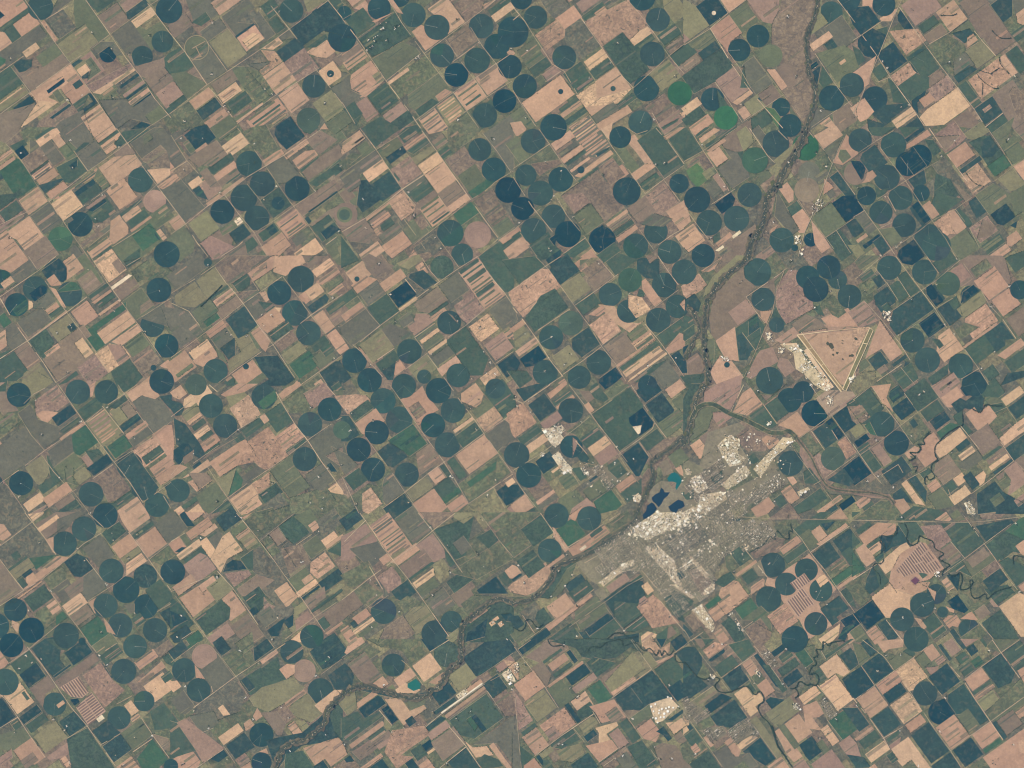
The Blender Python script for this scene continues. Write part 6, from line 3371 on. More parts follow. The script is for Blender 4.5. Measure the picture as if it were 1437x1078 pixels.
# ---------------------------------------------------------------- mesh helpers
def jit(rgb, a=.07):
    k = 1 + (R.random()-.5)*2*a
    return [q*k*(1 + (R.random()-.5)*a*.6) for q in rgb]
class MB:
    def __init__(s): s.v, s.f, s.c = [], [], []
    def prism(s, o, z0, z1, col, org=(0, 0), skirt=True):
        n = len(o); b = len(s.v); P = [w2(*q) for q in o]
        a2 = sum(P[i-1][0]*P[i][1] - P[i][0]*P[i-1][1] for i in range(n))
        if a2 < 0: P = P[::-1]
        s.v += [(x-org[0], y-org[1], z1) for x, y in P]; s.f.append(list(range(b, b+n))); s.c.append(col)
        if skirt:
            s.v += [(x-org[0], y-org[1], z0) for x, y in P]
            for i in range(n):
                j = (i+1) % n; s.f.append([b+j, b+i, b+n+i, b+n+j]); s.c.append(col)
    def box(s, cx, cy, lx, ly, ang, z0, z1, col, org=(0, 0), gable=0, roofcol=None):
        """footprint centre and size in photo pixels, turned by ang"""
        X, Y = w2(cx, cy); ca, sa = cos(ang), sin(ang); b = len(s.v); hx, hy = lx*S/2, ly*S/2
        for z in (z0, z1):
            for i, j in ((-1, -1), (1, -1), (1, 1), (-1, 1)):
                s.v.append((X-org[0]+i*hx*ca-j*hy*sa, Y-org[1]+i*hx*sa+j*hy*ca, z))
        rc = roofcol or col
        if gable:
            for i in (-1, 1): s.v.append((X-org[0]+i*hx*ca, Y-org[1]+i*hx*sa, z1+gable))
            F_ = [([0,1,5,4],col), ([2,3,7,6],col), ([1,2,6,9,5],col), ([3,0,4,8,7],col), ([4,5,9,8],rc), ([6,7,8,9],rc)]
        else: F_ = [([0,1,5,4],col), ([1,2,6,5],col), ([2,3,7,6],col), ([3,0,4,7],col), ([4,5,6,7],rc)]
        for f, c in F_: s.f.append([b+q for q in f]); s.c.append(c)
    def ribbon(s, pts, w, z, col, org=(0, 0), jw=0):
        L, Rr = [], []; n = len(pts)
        for i in range(n):
            a = pts[max(0, i-1)]; c = pts[min(n-1, i+1)]; d = hypot(c[0]-a[0], c[1]-a[1]) or 1
            nx, ny = -(c[1]-a[1])/d, (c[0]-a[0])/d; h = w/2*(1 + (R.random()-.5)*jw)
            L.append((pts[i][0]+nx*h, pts[i][1]+ny*h)); h = w/2*(1 + (R.random()-.5)*jw)
            Rr.append((pts[i][0]-nx*h, pts[i][1]-ny*h))
        b = len(s.v)
        for q, r in zip(L, Rr):
            x, y = w2(*q); s.v.append((x-org[0], y-org[1], z)); x, y = w2(*r); s.v.append((x-org[0], y-org[1], z))
        for i in range(n-1): s.f.append([b+2*i, b+2*i+2, b+2*i+3, b+2*i+1]); s.c.append(col)
    def blob(s, cx, cy, r, h, col, org=(0, 0), z=0):
        X, Y = w2(cx, cy); b = len(s.v); n = 6
        for k, (rr, zz) in enumerate(((.75, .1), (1, .5), (.6, .9))):
            for i in range(n):
                q = rr*r*S*(.7 + .6*R.random()); a = 2*pi*(i + .5*k)/n
                s.v.append((X-org[0]+q*cos(a), Y-org[1]+q*sin(a), z + h*zz*(.85 + .3*R.random())))
        s.v.append((X-org[0], Y-org[1], z + h))
        for k in range(2):
            for i in range(n):
                j = (i+1) % n; s.f.append([b+k*n+i, b+k*n+j, b+k*n+n+j, b+k*n+n+i]); s.c.append(col)
        for i in range(n): s.f.append([b+2*n+i, b+2*n+(i+1) % n, b+3*n]); s.c.append(col)
    def obj(s, name, material, loc=None, parent=None):
        me = bpy.data.meshes.new(name); me.from_pydata(s.v, [], s.f); me.materials.append(M[material])
        at = me.attributes.new('tint', 'FLOAT_COLOR', 'CORNER'); buf = []
        for f, c in zip(s.f, s.c): buf += [c[0], c[1], c[2], 1.0]*len(f)
        at.data.foreach_set('color', buf); me.update()
        o = bpy.data.objects.new(name, me); C.objects.link(o)
        if loc: o.location = loc
        if parent: o.parent = parent
        return o
def tag(o, label=None, cat=None, group=None, kind=None):
    if label: o['label'] = label
    if cat: o['category'] = cat
    if group: o['group'] = group
    if kind: o['kind'] = kind
    return o
def hatch(p, d, gap, off=0, marg=0):
    """segments along direction d that fill polygon p every gap pixels"""
    nx, ny = -d[1], d[0]; ts = [q[0]*nx+q[1]*ny for q in p]; t = min(ts) + gap/2 + off; out = []
    while t < max(ts):
        xs = []
        for i in range(len(p)):
            a, b = p[i-1], p[i]; ta, tb = a[0]*nx+a[1]*ny, b[0]*nx+b[1]*ny
            if (ta > t) != (tb > t):
                k = (t-ta)/(tb-ta); x, y = a[0]+(b[0]-a[0])*k, a[1]+(b[1]-a[1])*k; xs.append(x*d[0]+y*d[1])
        xs.sort()
        for i in range(0, len(xs)-1, 2):
            s0, s1 = xs[i]+marg, xs[i+1]-marg
            if s1-s0 > 1: out.append(((s0*d[0]+t*nx, s0*d[1]+t*ny), (s1*d[0]+t*nx, s1*d[1]+t*ny)))
        t += gap
    return out
# ---------------------------------------------------------------- where things are, in words
LM = [('the triangular airfield', 1170, 500), ('the notched turquoise pond', 945, 673), ('the fan-shaped feedlot', 1290, 787),
 ('the hourglass feedlot', 1133, 828), ('the lower left feedlot', 120, 985), ('the long white airstrip', 652, 980), ('the ring-shaped field', 485, 302),
 ('the vivid green triangle', 331, 680), ('the white tank farm', 930, 997), ('the cream town centre', 905, 780), ('the four-round cluster', 1160, 385),
 ('the cracked tan field', 1386, 108), ('the pale ringed round', 276, 67), ('the vivid green round', 953, 130), ('the pink round field', 670, 328),
 ('the turquoise quarry pond', 580, 962), ('the bare sandy round', 216, 282), ('the bright green round', 85, 335), ('the half-moon field', 328, 797),
 ('the white-walled village', 795, 628), ('the striped round field', 410, 914), ('the peanut-shaped teal field', 1283, 225), ('the lone domed tan field', 358, 52),
 ('the joined navy rounds', 1115, 558), ('the vivid green square', 801, 746), ('the darkest navy rounds', 27, 893)]
def num(v): return ('%g' % v)
def unit(a): return a.replace(' ', ' width ' if a.split()[0] == '1' else ' widths ', 1)
def place(x, y, q=2, k=0):
    L = sorted(LM, key=lambda l: hypot(x-l[1], y-l[2]))[k]
    dx, dy = round((x-L[1])/36*q)/q, round((y-L[2])/36*q)/q
    a = ('%s %s' % (num(abs(dx)), 'right' if dx > 0 else 'left')) if dx else ''
    b = ('%s %s' % (num(abs(dy)), 'below' if dy > 0 else 'above')) if dy else ''
    if a and b: return '%s, %s %s' % (unit(a), b, L[0])
    if a or b: return '%s %s' % (unit(a or b), L[0] if b else 'of ' + L[0])
    return 'at ' + L[0]
used = set()
def uniq(head, x, y):
    for q in (2, 4, 10):
        for k in (0, 1, 2):
            s = head + ' ' + place(x, y, q, k)
            if s not in used and len(s.split()) <= 16: used.add(s); return s
    used.add(s); return s

# ---------------------------------------------------------------- the ground
g = MB(); E_ = 9000
g.v = [(-E_, -E_, 0), (E_, -E_, 0), (E_, E_, 0), (-E_, E_, 0)]; g.f = [[0, 1, 2, 3]]; g.c = [alb((118, 112, 95))]
tag(g.obj('ground', 'mottle'), kind='structure')
# patchwork of ordinary fields under and around everything surveyed
base = MB(); keys = 'ogOybkptcygo'
u0, v0 = 28.0, 29.4
for i in range(-38, 100):
    for j in range(-60, 62):
        x = 57.6 + i*u0*AX[0] + j*v0*BX[0]; y = 30.9 + i*u0*AX[1] + j*v0*BX[1]
        if not (-620 < x < W+600 and -480 < y < H+460): continue
        out_ = x < -20 or x > W+5 or y < -20 or y > H+5
        k = R.choice(keys)
        if not out_: k = R.choice('ooybyO')
        e = .8; n = R.choice((1, 1, 2, 3)) if out_ else 1
        if out_ and R.random() < .16:
            base.prism([(x+e*AX[0], y+e*AX[1]), (x+u0*AX[0], y+u0*AX[1]), (x+u0*AX[0]+v0*BX[0], y+u0*AX[1]+v0*BX[1]), (x+v0*BX[0], y+v0*BX[1])], 0, .02, jit(alb(PAL[R.choice('ptko')])))
            cx, cy = x+u0/2*AX[0]+v0/2*BX[0], y+u0/2*AX[1]+v0/2*BX[1]
            base.prism([(cx+13.6*cos(a*pi/16), cy+13.6*sin(a*pi/16)) for a in range(32)], .02, .035, jit(alb(PAL[R.choice('ccdn')])))
            continue
        for m_ in range(n):
            a0, a1 = v0*m_/n + e, v0*(m_+1)/n
            kk = k if n == 1 else R.choice(keys)
            base.prism([(x+e*AX[0]+a0*BX[0], y+e*AX[1]+a0*BX[1]), (x+u0*AX[0]+a0*BX[0], y+u0*AX[1]+a0*BX[1]),
                        (x+u0*AX[0]+a1*BX[0], y+u0*AX[1]+a1*BX[1]), (x+e*AX[0]+a1*BX[0], y+e*AX[1]+a1*BX[1])], 0, .02, jit(alb(PAL[kk]), .1))
tag(base.obj('farmland', 'mottle'), kind='structure')

# ---------------------------------------------------------------- fields
def matof(f):
    v = f.var
    if f.col in 'uU': return 'town'
    if 'm' in v and f.col in 'ncdgG': return 'mottle_dark'
    if f.kind == 'circle': return 'mottle' if 'm' in v else 'pivot'
    if 's' in v: return 'stripe'
    if 'm' in v or 'v' in v: return 'mottled' if f.col in 'ptTkw' else 'mottle'
    if f.col in 'ptTkw': return 'bare'
    return 'plain'
def colof(f):
    c = alb(PAL[f.col]); v = [q for q in f.var if q in PAL and q not in 'msw']
    if v: d = alb(PAL[v[0]]); c = [(a*2+b)/3 for a, b in zip(c, d)]
    if f.kind == 'circle':
        k = 1 + (R.random()-.5)*.26; g_ = 1 + (R.random()-.5)*.10; return [c[0]*k, c[1]*k*g_, c[2]*k]
    return jit(c, .08)
rects = [f for f in items if f.kind == 'poly' and f.col not in 'uU']
def vis(f):
    x0, y0, x1, y1 = f.bb
    fx = max(0, min(x1, W)-max(x0, 0))*max(0, min(y1, H)-max(y0, 0))/max(1e-6, (x1-x0)*(y1-y0))
    return f.A*fx
rects.sort(key=vis, reverse=True)
solo = set(id(f) for f in rects[:300])
stuffs = {}
nobj = 0
first = {}
def child(ob, name, mb, m): return mb.obj(name, m, parent=ob)
steel = alb((186, 188, 172)); tracks = alb((110, 120, 104))
for f in items:
    c = colof(f)
    if f.kind == 'circle':
        X, Y = w2(*f.c)
        m_ = MB(); m_.prism(f.o, 0, f.z, c, org=(X, Y))
        o = m_.obj('circular_field', matof(f), loc=(X, Y, 0))
        tag(o, uniq('%s round field' % WORD[f.col], *f.c), 'crop field', 'round fields watered by centre pivots')
        if f.r > 9 and f.col in 'ndcgGyE':
            cx, cy = f.c; an = R.random()*2*pi; bright_arm = R.random() < .16; wd = .22 if bright_arm else .07
            a_ = MB(); L = f.r*(.93 if bright_arm else .96)
            ang = -an
            a_.box(cx+cos(an)*L/2, cy+sin(an)*L/2, L, wd, ang, f.z+.02, f.z+.05, steel, org=(X, Y))
            arm = child(o, 'pivot_arm', a_, 'metal')
            q = MB(); s_ = .8 if bright_arm else .5; q.box(cx, cy, s_, s_, ang, f.z, f.z+.08, steel, org=(X, Y)); child(o, 'pivot_base', q, 'metal')
            if R.random() < .3:                        # part of the circle sown later, or with something else
                k = R.random()*2*pi; sp = R.choice((.5, .5, 1, .25))*pi; nn = int(12*sp)+3; q = MB()
                q.prism([f.c] + [(cx+f.r*.985*cos(k+sp*i/nn), cy+f.r*.985*sin(k+sp*i/nn)) for i in range(nn+1)], f.z, f.z+.003, [x_*R.choice((.86, .92, 1.1, 1.16)) for x_ in c], org=(X, Y))
                child(o, 'crop_sector', q, 'pivot')
            if R.random() < .25:
                q = MB(); k = R.random()*2*pi; q.ribbon([(cx, cy), (cx+cos(k)*f.r*.97, cy+sin(k)*f.r*.97)], .3, f.z+.0045, tracks, org=(X, Y)); child(o, 'service_track', q, 'road')
    elif f.col in 'uU':
        m_ = stuffs.setdefault(('ground', 'town'), MB()); m_.prism(f.o, 0, f.z, c)
    elif id(f) in solo:
        ce = cen(f.o); X, Y = w2(*ce); m_ = MB(); m_.prism(f.o, 0, f.z, c, org=(X, Y))
        o = m_.obj('crop_field', matof(f), loc=(X, Y, 0))
        x0, y0, x1, y1 = f.bb; L = max(abs((p[0]-q[0])*AX[0]+(p[1]-q[1])*AX[1]) for p in f.p for q in f.p); B = max(abs((p[0]-q[0])*BX[0]+(p[1]-q[1])*BX[1]) for p in f.p for q in f.p)
        sh = 'narrow' if min(L, B)/max(L, B) < .42 else ('oblong' if min(L, B)/max(L, B) < .75 else 'squarish')
        pre = 'mottled ' if 'm' in f.var else ('striped ' if 's' in f.var else '')
        tag(o, uniq('%s%s %s field' % (pre, WORD[f.col], sh), *ce), 'crop field', 'straight-edged fields between the section roads')
    else:
        m_ = stuffs.setdefault(('rest', matof(f)), MB()); m_.prism(f.o, 0, f.z, c)
def covered(f, x, y):
    for g_ in f.up:
        if g_.bb[0] < x < g_.bb[2] and g_.bb[1] < y < g_.bb[3] and pin(g_.c4, x, y): return True
    return False
plots = {'bare': MB(), 'plain': MB(), 'mottle': MB()}
belt = MB(); npl = 0
for fi, f in enumerate(items):
    if f.kind == 'circle' or f.col in 'uUX' or f.A < 60: continue
    f.up = [g_ for g_ in allf if g_.order > f.order and g_.lv > f.lv and g_.bb[0] < f.bb[2] and g_.bb[2] > f.bb[0] and g_.bb[1] < f.bb[3] and g_.bb[3] > f.bb[1]]
    tanny = f.col in 'ptTkw'
    segs = hatch(f.p, AX, 1.0)
    if 's' in f.var:
        t = 0
        while t < len(segs)-2:
            wd = R.uniform(1.3, 3.4); a, b = segs[int(t+wd/2) % len(segs)]; L = hypot(a[0]-b[0], a[1]-b[1])
            s0, s1 = .02+.1*R.random(), .98-.12*R.random()*R.choice((0, 1, 2))
            q = [(a[0]+(b[0]-a[0])*k, a[1]+(b[1]-a[1])*k) for k in (s0, s1)]
            c_ = R.choice('goybok') if tanny else R.choice('tTpk')
            plots['plain' if tanny else 'bare'].ribbon([q[0], ((q[0][0]+q[1][0])/2+.25*R.random(), (q[0][1]+q[1][1])/2+.25*R.random()), q[1]], wd, f.z+.003, jit(alb(PAL[c_]), .1), jw=.2)
            t += wd + R.choice((1.2, 1.8, 2.6, 3.6, 5.5))
        continue
    nstr = 0
    if R.random() < (.15 if f.col in 'ncdG' else (.85 if f.p[0][1] < 520 and f.p[0][0] < 950 else .5)) and len(segs) > 5: nstr = R.choice((1, 1, 2, 3)) * (2 if f.A > 700 else 1)
    for k in range(nstr):
        a, b = R.choice(segs[2:-2]); L = hypot(a[0]-b[0], a[1]-b[1])
        if L < 6: continue
        ln_ = min(L*.96, R.uniform(8, 34)); s0 = R.choice((.02, (L-ln_)/L-.02, R.random()*(L-ln_)/L)); s0 = max(.01, s0); s1 = min(.99, s0+ln_/L)
        q = [(a[0]+(b[0]-a[0])*k_, a[1]+(b[1]-a[1])*k_) for k_ in (s0, s1)]; mid = cen(q)
        if covered(f, *q[0]) or covered(f, *q[1]) or covered(f, *mid): continue
        wd = R.choice((.5, .8, 1.2, 1.8, 2.6, 3.6)) if f.A > 150 else R.choice((.5, .8, 1.2))
        c_ = R.choice('goyboky' if tanny else ('gdGc' if f.col in 'ncdG' else 'bkyOgoopG')); npl += 1
        if wd <= .8: c_ = R.choice('gd')
        cc = [(x_*.62+y_*.38) for x_, y_ in zip(alb(PAL[c_]), alb(PAL[f.col]))]
        plots['bare' if c_ in 'kpt' else 'plain'].ribbon(q, wd, f.z+.001+.0004*(k % 9), jit(cc, .1))
    # shelter belts and worn headlands on the edges
    for i in range(len(f.p)):
        a, b = f.p[i-1], f.p[i]; L = hypot(a[0]-b[0], a[1]-b[1])
        if L < 8: continue
        r_ = R.random()
        if r_ < .16:
            for t in range(int(L/1.1)):
                if R.random() < .8: x, y = a[0]+(b[0]-a[0])*t*1.1/L+(R.random()-.5)*.6, a[1]+(b[1]-a[1])*t*1.1/L+(R.random()-.5)*.6; belt.blob(x, y, .35+.35*R.random(), .1, jit(alb((66, 84, 74)), .12), z=f.z)
        elif r_ < .36: plots['bare'].ribbon([a, b], .45, f.z+.005, jit(alb((160, 146, 120)), .12), jw=.6)
print('PLOTS', npl)
for kx, m_ in plots.items():
    if m_.v: tag(m_.obj('narrow_plot', kx), 'the narrow strips and headlands that subdivide the larger fields', 'crop field', 'narrow plots inside the larger fields', 'stuff')
tag(belt.obj('shelter_belt', 'tree'), 'rows of small dark trees along the field edges', 'trees', kind='stuff')
NM = dict(plain='crop_field', bare='bare_field', mottle='pasture', mottled='bare_field', mottle_dark='crop_field', stripe='striped_field', pivot='crop_field')
for (a, mm), m_ in stuffs.items():
    if a == 'ground': tag(m_.obj('town_ground', 'town'), kind='structure')
    else: tag(m_.obj(NM[mm], mm), 'the many smaller plots and strips between the larger fields', 'crop field', 'straight-edged fields between the section roads', 'stuff')
# ---------------------------------------------------------------- water
for f in ponds:
    c = alb((14, 70, 90))
    if f.sheet[0] == 480: c = alb((40, 112, 106))
    if f.col == 'Q': c = alb((10, 108, 110))
    m_ = MB(); m_.prism(f.o, 0, f.z, jit(c, .04)); tag(m_.obj('pond', 'water'), kind='structure')

# ---------------------------------------------------------------- feedlots
def lot(fs, label):
    ce = cen(fs[0].p); X, Y = w2(*ce)
    root = bpy.data.objects.new('feedlot', None); C.objects.link(root); root.location = (X, Y, 0)
    tag(root, label, 'feedlot')
    gr = MB(); pens = []; al = MB()
    for f in fs:
        gr.prism(f.o, 0, f.z, alb((168, 140, 124)), org=(X, Y))
        d = BX if 'k' in f.var else AX
        gap = 3.6
        for a, b in hatch(f.p, d, gap, marg=.5):
            L = hypot(b[0]-a[0], b[1]-a[1]); n = max(1, int(L/14))
            for k in range(n):
                s0, s1 = k/n + .03, (k+1)/n - .03
                q = MB(); p0 = (a[0]+(b[0]-a[0])*s0, a[1]+(b[1]-a[1])*s0); p1 = (a[0]+(b[0]-a[0])*s1, a[1]+(b[1]-a[1])*s1)
                cx, cy = (p0[0]+p1[0])/2, (p0[1]+p1[1])/2
                q.box(cx, cy, L*(s1-s0), 1.7, -math.atan2(d[1], d[0]), f.z, f.z+.02, jit(alb((122, 104, 98)), .14), org=(X, Y)); pens.append(q)
            al.ribbon([a, b], .5, f.z+.004, alb((214, 184, 156)), org=(X, Y)) if False else None
        for a, b in hatch(f.p, d, gap, off=gap/2-.1, marg=.3):
            al.ribbon([a, b], .7, f.z+.006, jit(alb((202, 172, 146)), .06), org=(X, Y))
    child(root, 'ground_pad', gr, 'pen')
    for q in pens[:100]: child(root, 'pen', q, 'pen')
    if len(pens) > 100:
        m_ = MB()
        for q in pens[100:]:
            b_ = len(m_.v); m_.v += q.v; m_.f += [[i+b_ for i in ff] for ff in q.f]; m_.c += q.c
        tag(child(root, 'pen', m_, 'pen'), kind='stuff')
    child(root, 'feed_alley', al, 'road')
g1 = [f for f in feed if f.bb[1] > 890]; g2 = [f for f in feed if f.bb[0] > 1230]; g3 = [f for f in feed if f not in g1 and f not in g2]
lot(g1, 'cattle feedlot of dark striped pens at the lower left, beside a small pond')
lot(g2, 'fan-shaped cattle feedlot of long striped pens on bare tan ground')
lot(g3, 'hourglass cattle feedlot of striped pens between the notched round fields')
m_ = MB(); sq = [(1280+4*BX[0], 807), (1284, 812.5)]
cx, cy = 1284, 815
m_.prism([(cx-6, cy), (cx+.5, cy-5.5), (cx+6.5, cy-.5), (cx, cy+6)], 0, ZT, alb((112, 78, 96))); tag(m_.obj('pond', 'water'), kind='structure')

# ---------------------------------------------------------------- roads, rivers, creeks
rd = MB(); n = 0
for key, w, pp in lines:
    if key != 'R': continue
    zz = ZT + .006 + .001*(n % 30); n += 1
    # walk the line in short pieces: the surface is paler or darker from stretch to stretch
    q = []
    for i in range(len(pp)-1):
        a, b = pp[i], pp[i+1]; L = hypot(b[0]-a[0], b[1]-a[1]); k = max(1, int(L/9))
        q += [(a[0]+(b[0]-a[0])*j/k, a[1]+(b[1]-a[1])*j/k) for j in range(k)]
    q.append(pp[-1])
    tone = R.choice([(196, 174, 142), (178, 160, 130), (206, 180, 148), (188, 168, 140)])
    ww = w*R.choice([.8, 1, 1.1, 1.35])
    for i in range(len(q)-1):
        if R.random() < .07: continue
        rd.ribbon(q[i:i+2], ww*(.75 + .5*R.random()), zz, jit(alb(tone), .14))
tag(rd.obj('road', 'road'), kind='structure')
ZR = ZT + .045
def smooth(p, k=4):
    o = []
    for i in range(len(p)-1):
        p0, p1, p2, p3 = p[max(0, i-1)], p[i], p[i+1], p[min(len(p)-1, i+2)]
        for j in range(k):
            t = j/k; o.append(tuple(.5*((2*p1[m])+(-p0[m]+p2[m])*t+(2*p0[m]-5*p1[m]+4*p2[m]-p3[m])*t*t+(-p0[m]+3*p1[m]-3*p2[m]+p3[m])*t**3) for m in (0, 1)))
    o.append(p[-1]); return o
wood, bank, sand, ck, chn = MB(), MB(), MB(), MB(), MB()
nz = 0
for key, w, pp in lines:
    if key == 'R': continue
    q = smooth(pp, 5); nz += 1; z = ZR + .001*nz
    L = sum(hypot(q[i][0]-q[i-1][0], q[i][1]-q[i-1][1]) for i in range(1, len(q)))
    if key == 'V':
        bank.ribbon(q, w*1.1, z, jit(alb((112, 108, 96))), jw=.8); bank.ribbon(q, w*.5, z+.012, jit(alb((84, 94, 88))), jw=1.1)
        for i in range(int(L*.5)):
            k = R.randrange(len(q)); a = R.random()*2*pi; d = w*.5*R.random(); r = w*(.1+.25*R.random()); x, y = q[k][0]+d*cos(a), q[k][1]+d*sin(a)
            bank.prism([(x+r*(.6+.7*R.random())*cos(t*pi/5), y+r*(.8+.9*R.random())*sin(t*pi/5)) for t in range(10)], 0, z+.0005*(i % 17), jit(alb(R.choice([(84, 94, 80), (112, 104, 92), (74, 90, 84), (126, 116, 98), (98, 104, 82)])), .1), skirt=False)
        ch = []
        for th in range(2 if w > 9 else 1): ch += smooth([(x+(R.random()-.5)*w*.4, y+(R.random()-.5)*w*.4) for x, y in q], 3)
        for i in range(len(ch)-1):
            if hypot(ch[i][0]-ch[i+1][0], ch[i][1]-ch[i+1][1]) < 12 and R.random() < .66: sand.ribbon(ch[i:i+2], .4+.8*R.random(), z+.03, jit(alb(R.choice([(164, 152, 130), (56, 76, 78), (176, 162, 138), (60, 82, 84)])), .1))
        for i in range(int(L*w*.10)):
            k = R.randrange(len(q)-1); t = R.random(); x = q[k][0]+(q[k+1][0]-q[k][0])*t; y = q[k][1]+(q[k+1][1]-q[k][1])*t
            d = (R.random()+R.random()-1)*w*.45; a = R.random()*2*pi
            wood.blob(x+d*cos(a), y+d*sin(a), .35+.6*R.random(), .12, jit(alb(R.choice([(74, 88, 82), (84, 94, 84), (94, 98, 88), (68, 86, 86)])), .12), z=z)
    elif key == 'K':
        ck.ribbon(q, w*.8, z, jit(alb((62, 82, 76))), jw=.8)
        for i in range(int(L*.8)):
            k = R.randrange(len(q)-1); t = R.random(); x = q[k][0]+(q[k+1][0]-q[k][0])*t; y = q[k][1]+(q[k+1][1]-q[k][1])*t
            wood.blob(x+(R.random()-.5)*w, y+(R.random()-.5)*w, .35+.55*R.random(), .12, jit(alb((56, 78, 72)), .12), z=z)
    elif w < 4:
        chn.ribbon(q, w*2.6, z, jit(alb((140, 124, 108))), jw=.3); chn.ribbon(q, w*.8, z+.02, jit(alb((92, 100, 86))), jw=.4)
    else:
        chn.ribbon(q, w, z, jit(alb((84, 98, 84)))); 
        for s_ in (-1, 1):
            e = []
            for i in range(len(q)):
                a = q[max(0, i-1)]; c = q[min(len(q)-1, i+1)]; d = hypot(c[0]-a[0], c[1]-a[1]) or 1
                e.append((q[i][0]-(c[1]-a[1])/d*s_*w*.55, q[i][1]+(c[0]-a[0])/d*s_*w*.55))
            chn.ribbon(e, .6, z+.02, alb((160, 150, 122)))
tag(bank.obj('riverbed', 'wood'), kind='structure'); tag(sand.obj('river', 'road'), kind='structure')
tag(ck.obj('creek', 'wood'), kind='structure'); tag(chn.obj('flood_channel', 'mottle'), kind='structure')

# ---------------------------------------------------------------- farmsteads
ZF = ZT + .01
sheds, walls = [], [(232, 222, 205), (240, 236, 226), (206, 192, 170), (186, 176, 162), (222, 205, 176)]
for x, y in farms:
    if not (2 < x < W-2 and 2 < y < H-2): continue
    for k in range(R.choice((1, 1, 2, 3))):
        px, py = x+(R.random()-.5)*3.2*(k > 0), y+(R.random()-.5)*3.2*(k > 0)
        lx = 1.0+1.3*R.random()*(1 if k else 1.2); ly = .6+.6*R.random()
        sheds.append((lx*ly, px, py, lx, ly, radians(35.9) + R.choice((0, pi/2)), R.choice(walls)))
    for k in range(R.choice((1, 3, 5))):
        wood.blob(x+(R.random()-.5)*6, y+(R.random()-.5)*6, .4+.6*R.random(), .12, jit(alb((62, 80, 68)), .1), z=ZF)
for k in range(900):                                   # lone trees and scrub in pastures, along fence lines and draws
    x, y = R.random()*W, R.random()*H
    for j in range(R.choice((1, 1, 2, 4))): wood.blob(x+(R.random()-.5)*4, y+(R.random()-.5)*4, .25+.45*R.random(), .1, jit(alb((74, 88, 76)), .12), z=ZF)
sheds.sort(reverse=True)
def building(name, x, y, lx, ly, an, col, z, h, label, cat, group, flat=False):
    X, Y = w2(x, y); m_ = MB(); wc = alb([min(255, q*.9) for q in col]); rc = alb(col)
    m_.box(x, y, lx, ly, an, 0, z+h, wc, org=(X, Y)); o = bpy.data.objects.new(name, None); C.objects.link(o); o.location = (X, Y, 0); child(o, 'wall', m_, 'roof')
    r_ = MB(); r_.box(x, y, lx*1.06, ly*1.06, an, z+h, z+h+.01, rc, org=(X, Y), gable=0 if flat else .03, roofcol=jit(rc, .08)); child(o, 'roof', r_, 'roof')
    tag(o, label, cat, group)
rest = MB()
for i, (A, x, y, lx, ly, an, col) in enumerate(sheds):
    if i < 300: building('farm_building', x, y, lx, ly, an, col, ZF, .06, uniq('small pale farm building', x, y), 'farm building', 'farm buildings scattered among the fields')
    else: rest.box(x, y, lx, ly, an, 0, ZF+.06, alb(col), gable=.03)
tag(rest.obj('farm_building', 'roof'), 'the smallest pale sheds of the scattered farmsteads', 'farm building', 'farm buildings scattered among the fields', 'stuff')
# ---------------------------------------------------------------- town
streets = MB(); hs = []; zt = ZR + .0
for p in houses:
    xs = [q[0] for q in p]; ys = [q[1] for q in p]; done = set()
    for i in range(-60, 140):
        for j in range(-60, 140):
            u, v = 13.0, 10.5; cx, cy = 700+(i+.5)*u*AX[0]+(j+.5)*v*BX[0], 700+(i+.5)*u*AX[1]+(j+.5)*v*BX[1]
            if not (min(xs)-5 < cx < max(xs)+5 and min(ys)-5 < cy < max(ys)+5 and pin(p, cx, cy)): continue
            cell = [(700+(i+a_)*u*AX[0]+(j+b_)*v*BX[0], 700+(i+a_)*u*AX[1]+(j+b_)*v*BX[1]) for a_, b_ in ((.04, .04), (.96, .04), (.96, .96), (.04, .96))]
            R2 = R.random(); d = AX if R2 < .55 else BX; gap = R.choice((2.6, 3.0, 3.6)); dens = R.choice((.35, .6, .8)); green = R.choice((.4, .9, 1.3))
            tone = R.choice([(170, 154, 132), (156, 144, 124), (184, 166, 142)])
            for a, b in hatch(cell, d, gap):
                if R.random() < .85: streets.ribbon([a, b], .5, zt, jit(alb(tone), .1))
            if R.random() < .5: streets.ribbon([cell[0], cell[1]], .55, zt+.003, jit(alb((190, 170, 144)), .08))
            if R.random() < .35: streets.ribbon([cell[0], cell[3]], .55, zt+.005, jit(alb((190, 170, 144)), .08))
            for a, b in hatch(cell, d, gap/2):
                L = hypot(b[0]-a[0], b[1]-a[1]); t = R.random()
                while t < L:
                    x, y = a[0]+(b[0]-a[0])*t/L, a[1]+(b[1]-a[1])*t/L; t += .8+1.3*R.random()
                    if R.random() < dens: hs.append((.45+.4*R.random(), .35+.3*R.random(), x+(R.random()-.5)*.7, y+(R.random()-.5)*.7))
                    if R.random() < .07: hs.append((.9+1.4*R.random(), .7+.6*R.random(), x, y))
                    if R.random() < green*.6: wood.blob(x+(R.random()-.5)*1.6, y+(R.random()-.5)*1.6, .25+.35*R.random(), .1, jit(alb((72, 84, 72)), .15), z=zt)
tag(streets.obj('street', 'road'), kind='structure')
hs.sort(key=lambda q: -q[0]*q[1]); rest = MB()
HC = [(204, 190, 166), (178, 166, 146), (220, 206, 182), (156, 146, 130), (232, 222, 202), (190, 170, 146)]
for i, (lx, ly, x, y) in enumerate(hs):
    c = R.choice(HC)
    if i < 300: building('house', x, y, lx, ly, radians(35.9), c, zt, .06, 'small house roof in the fine-grained street grid of the town', 'house', 'houses in the town street grid')
    else: rest.box(x, y, lx, ly, radians(35.9), zt-.05, zt+.06, jit(alb(c), .1), gable=.03)
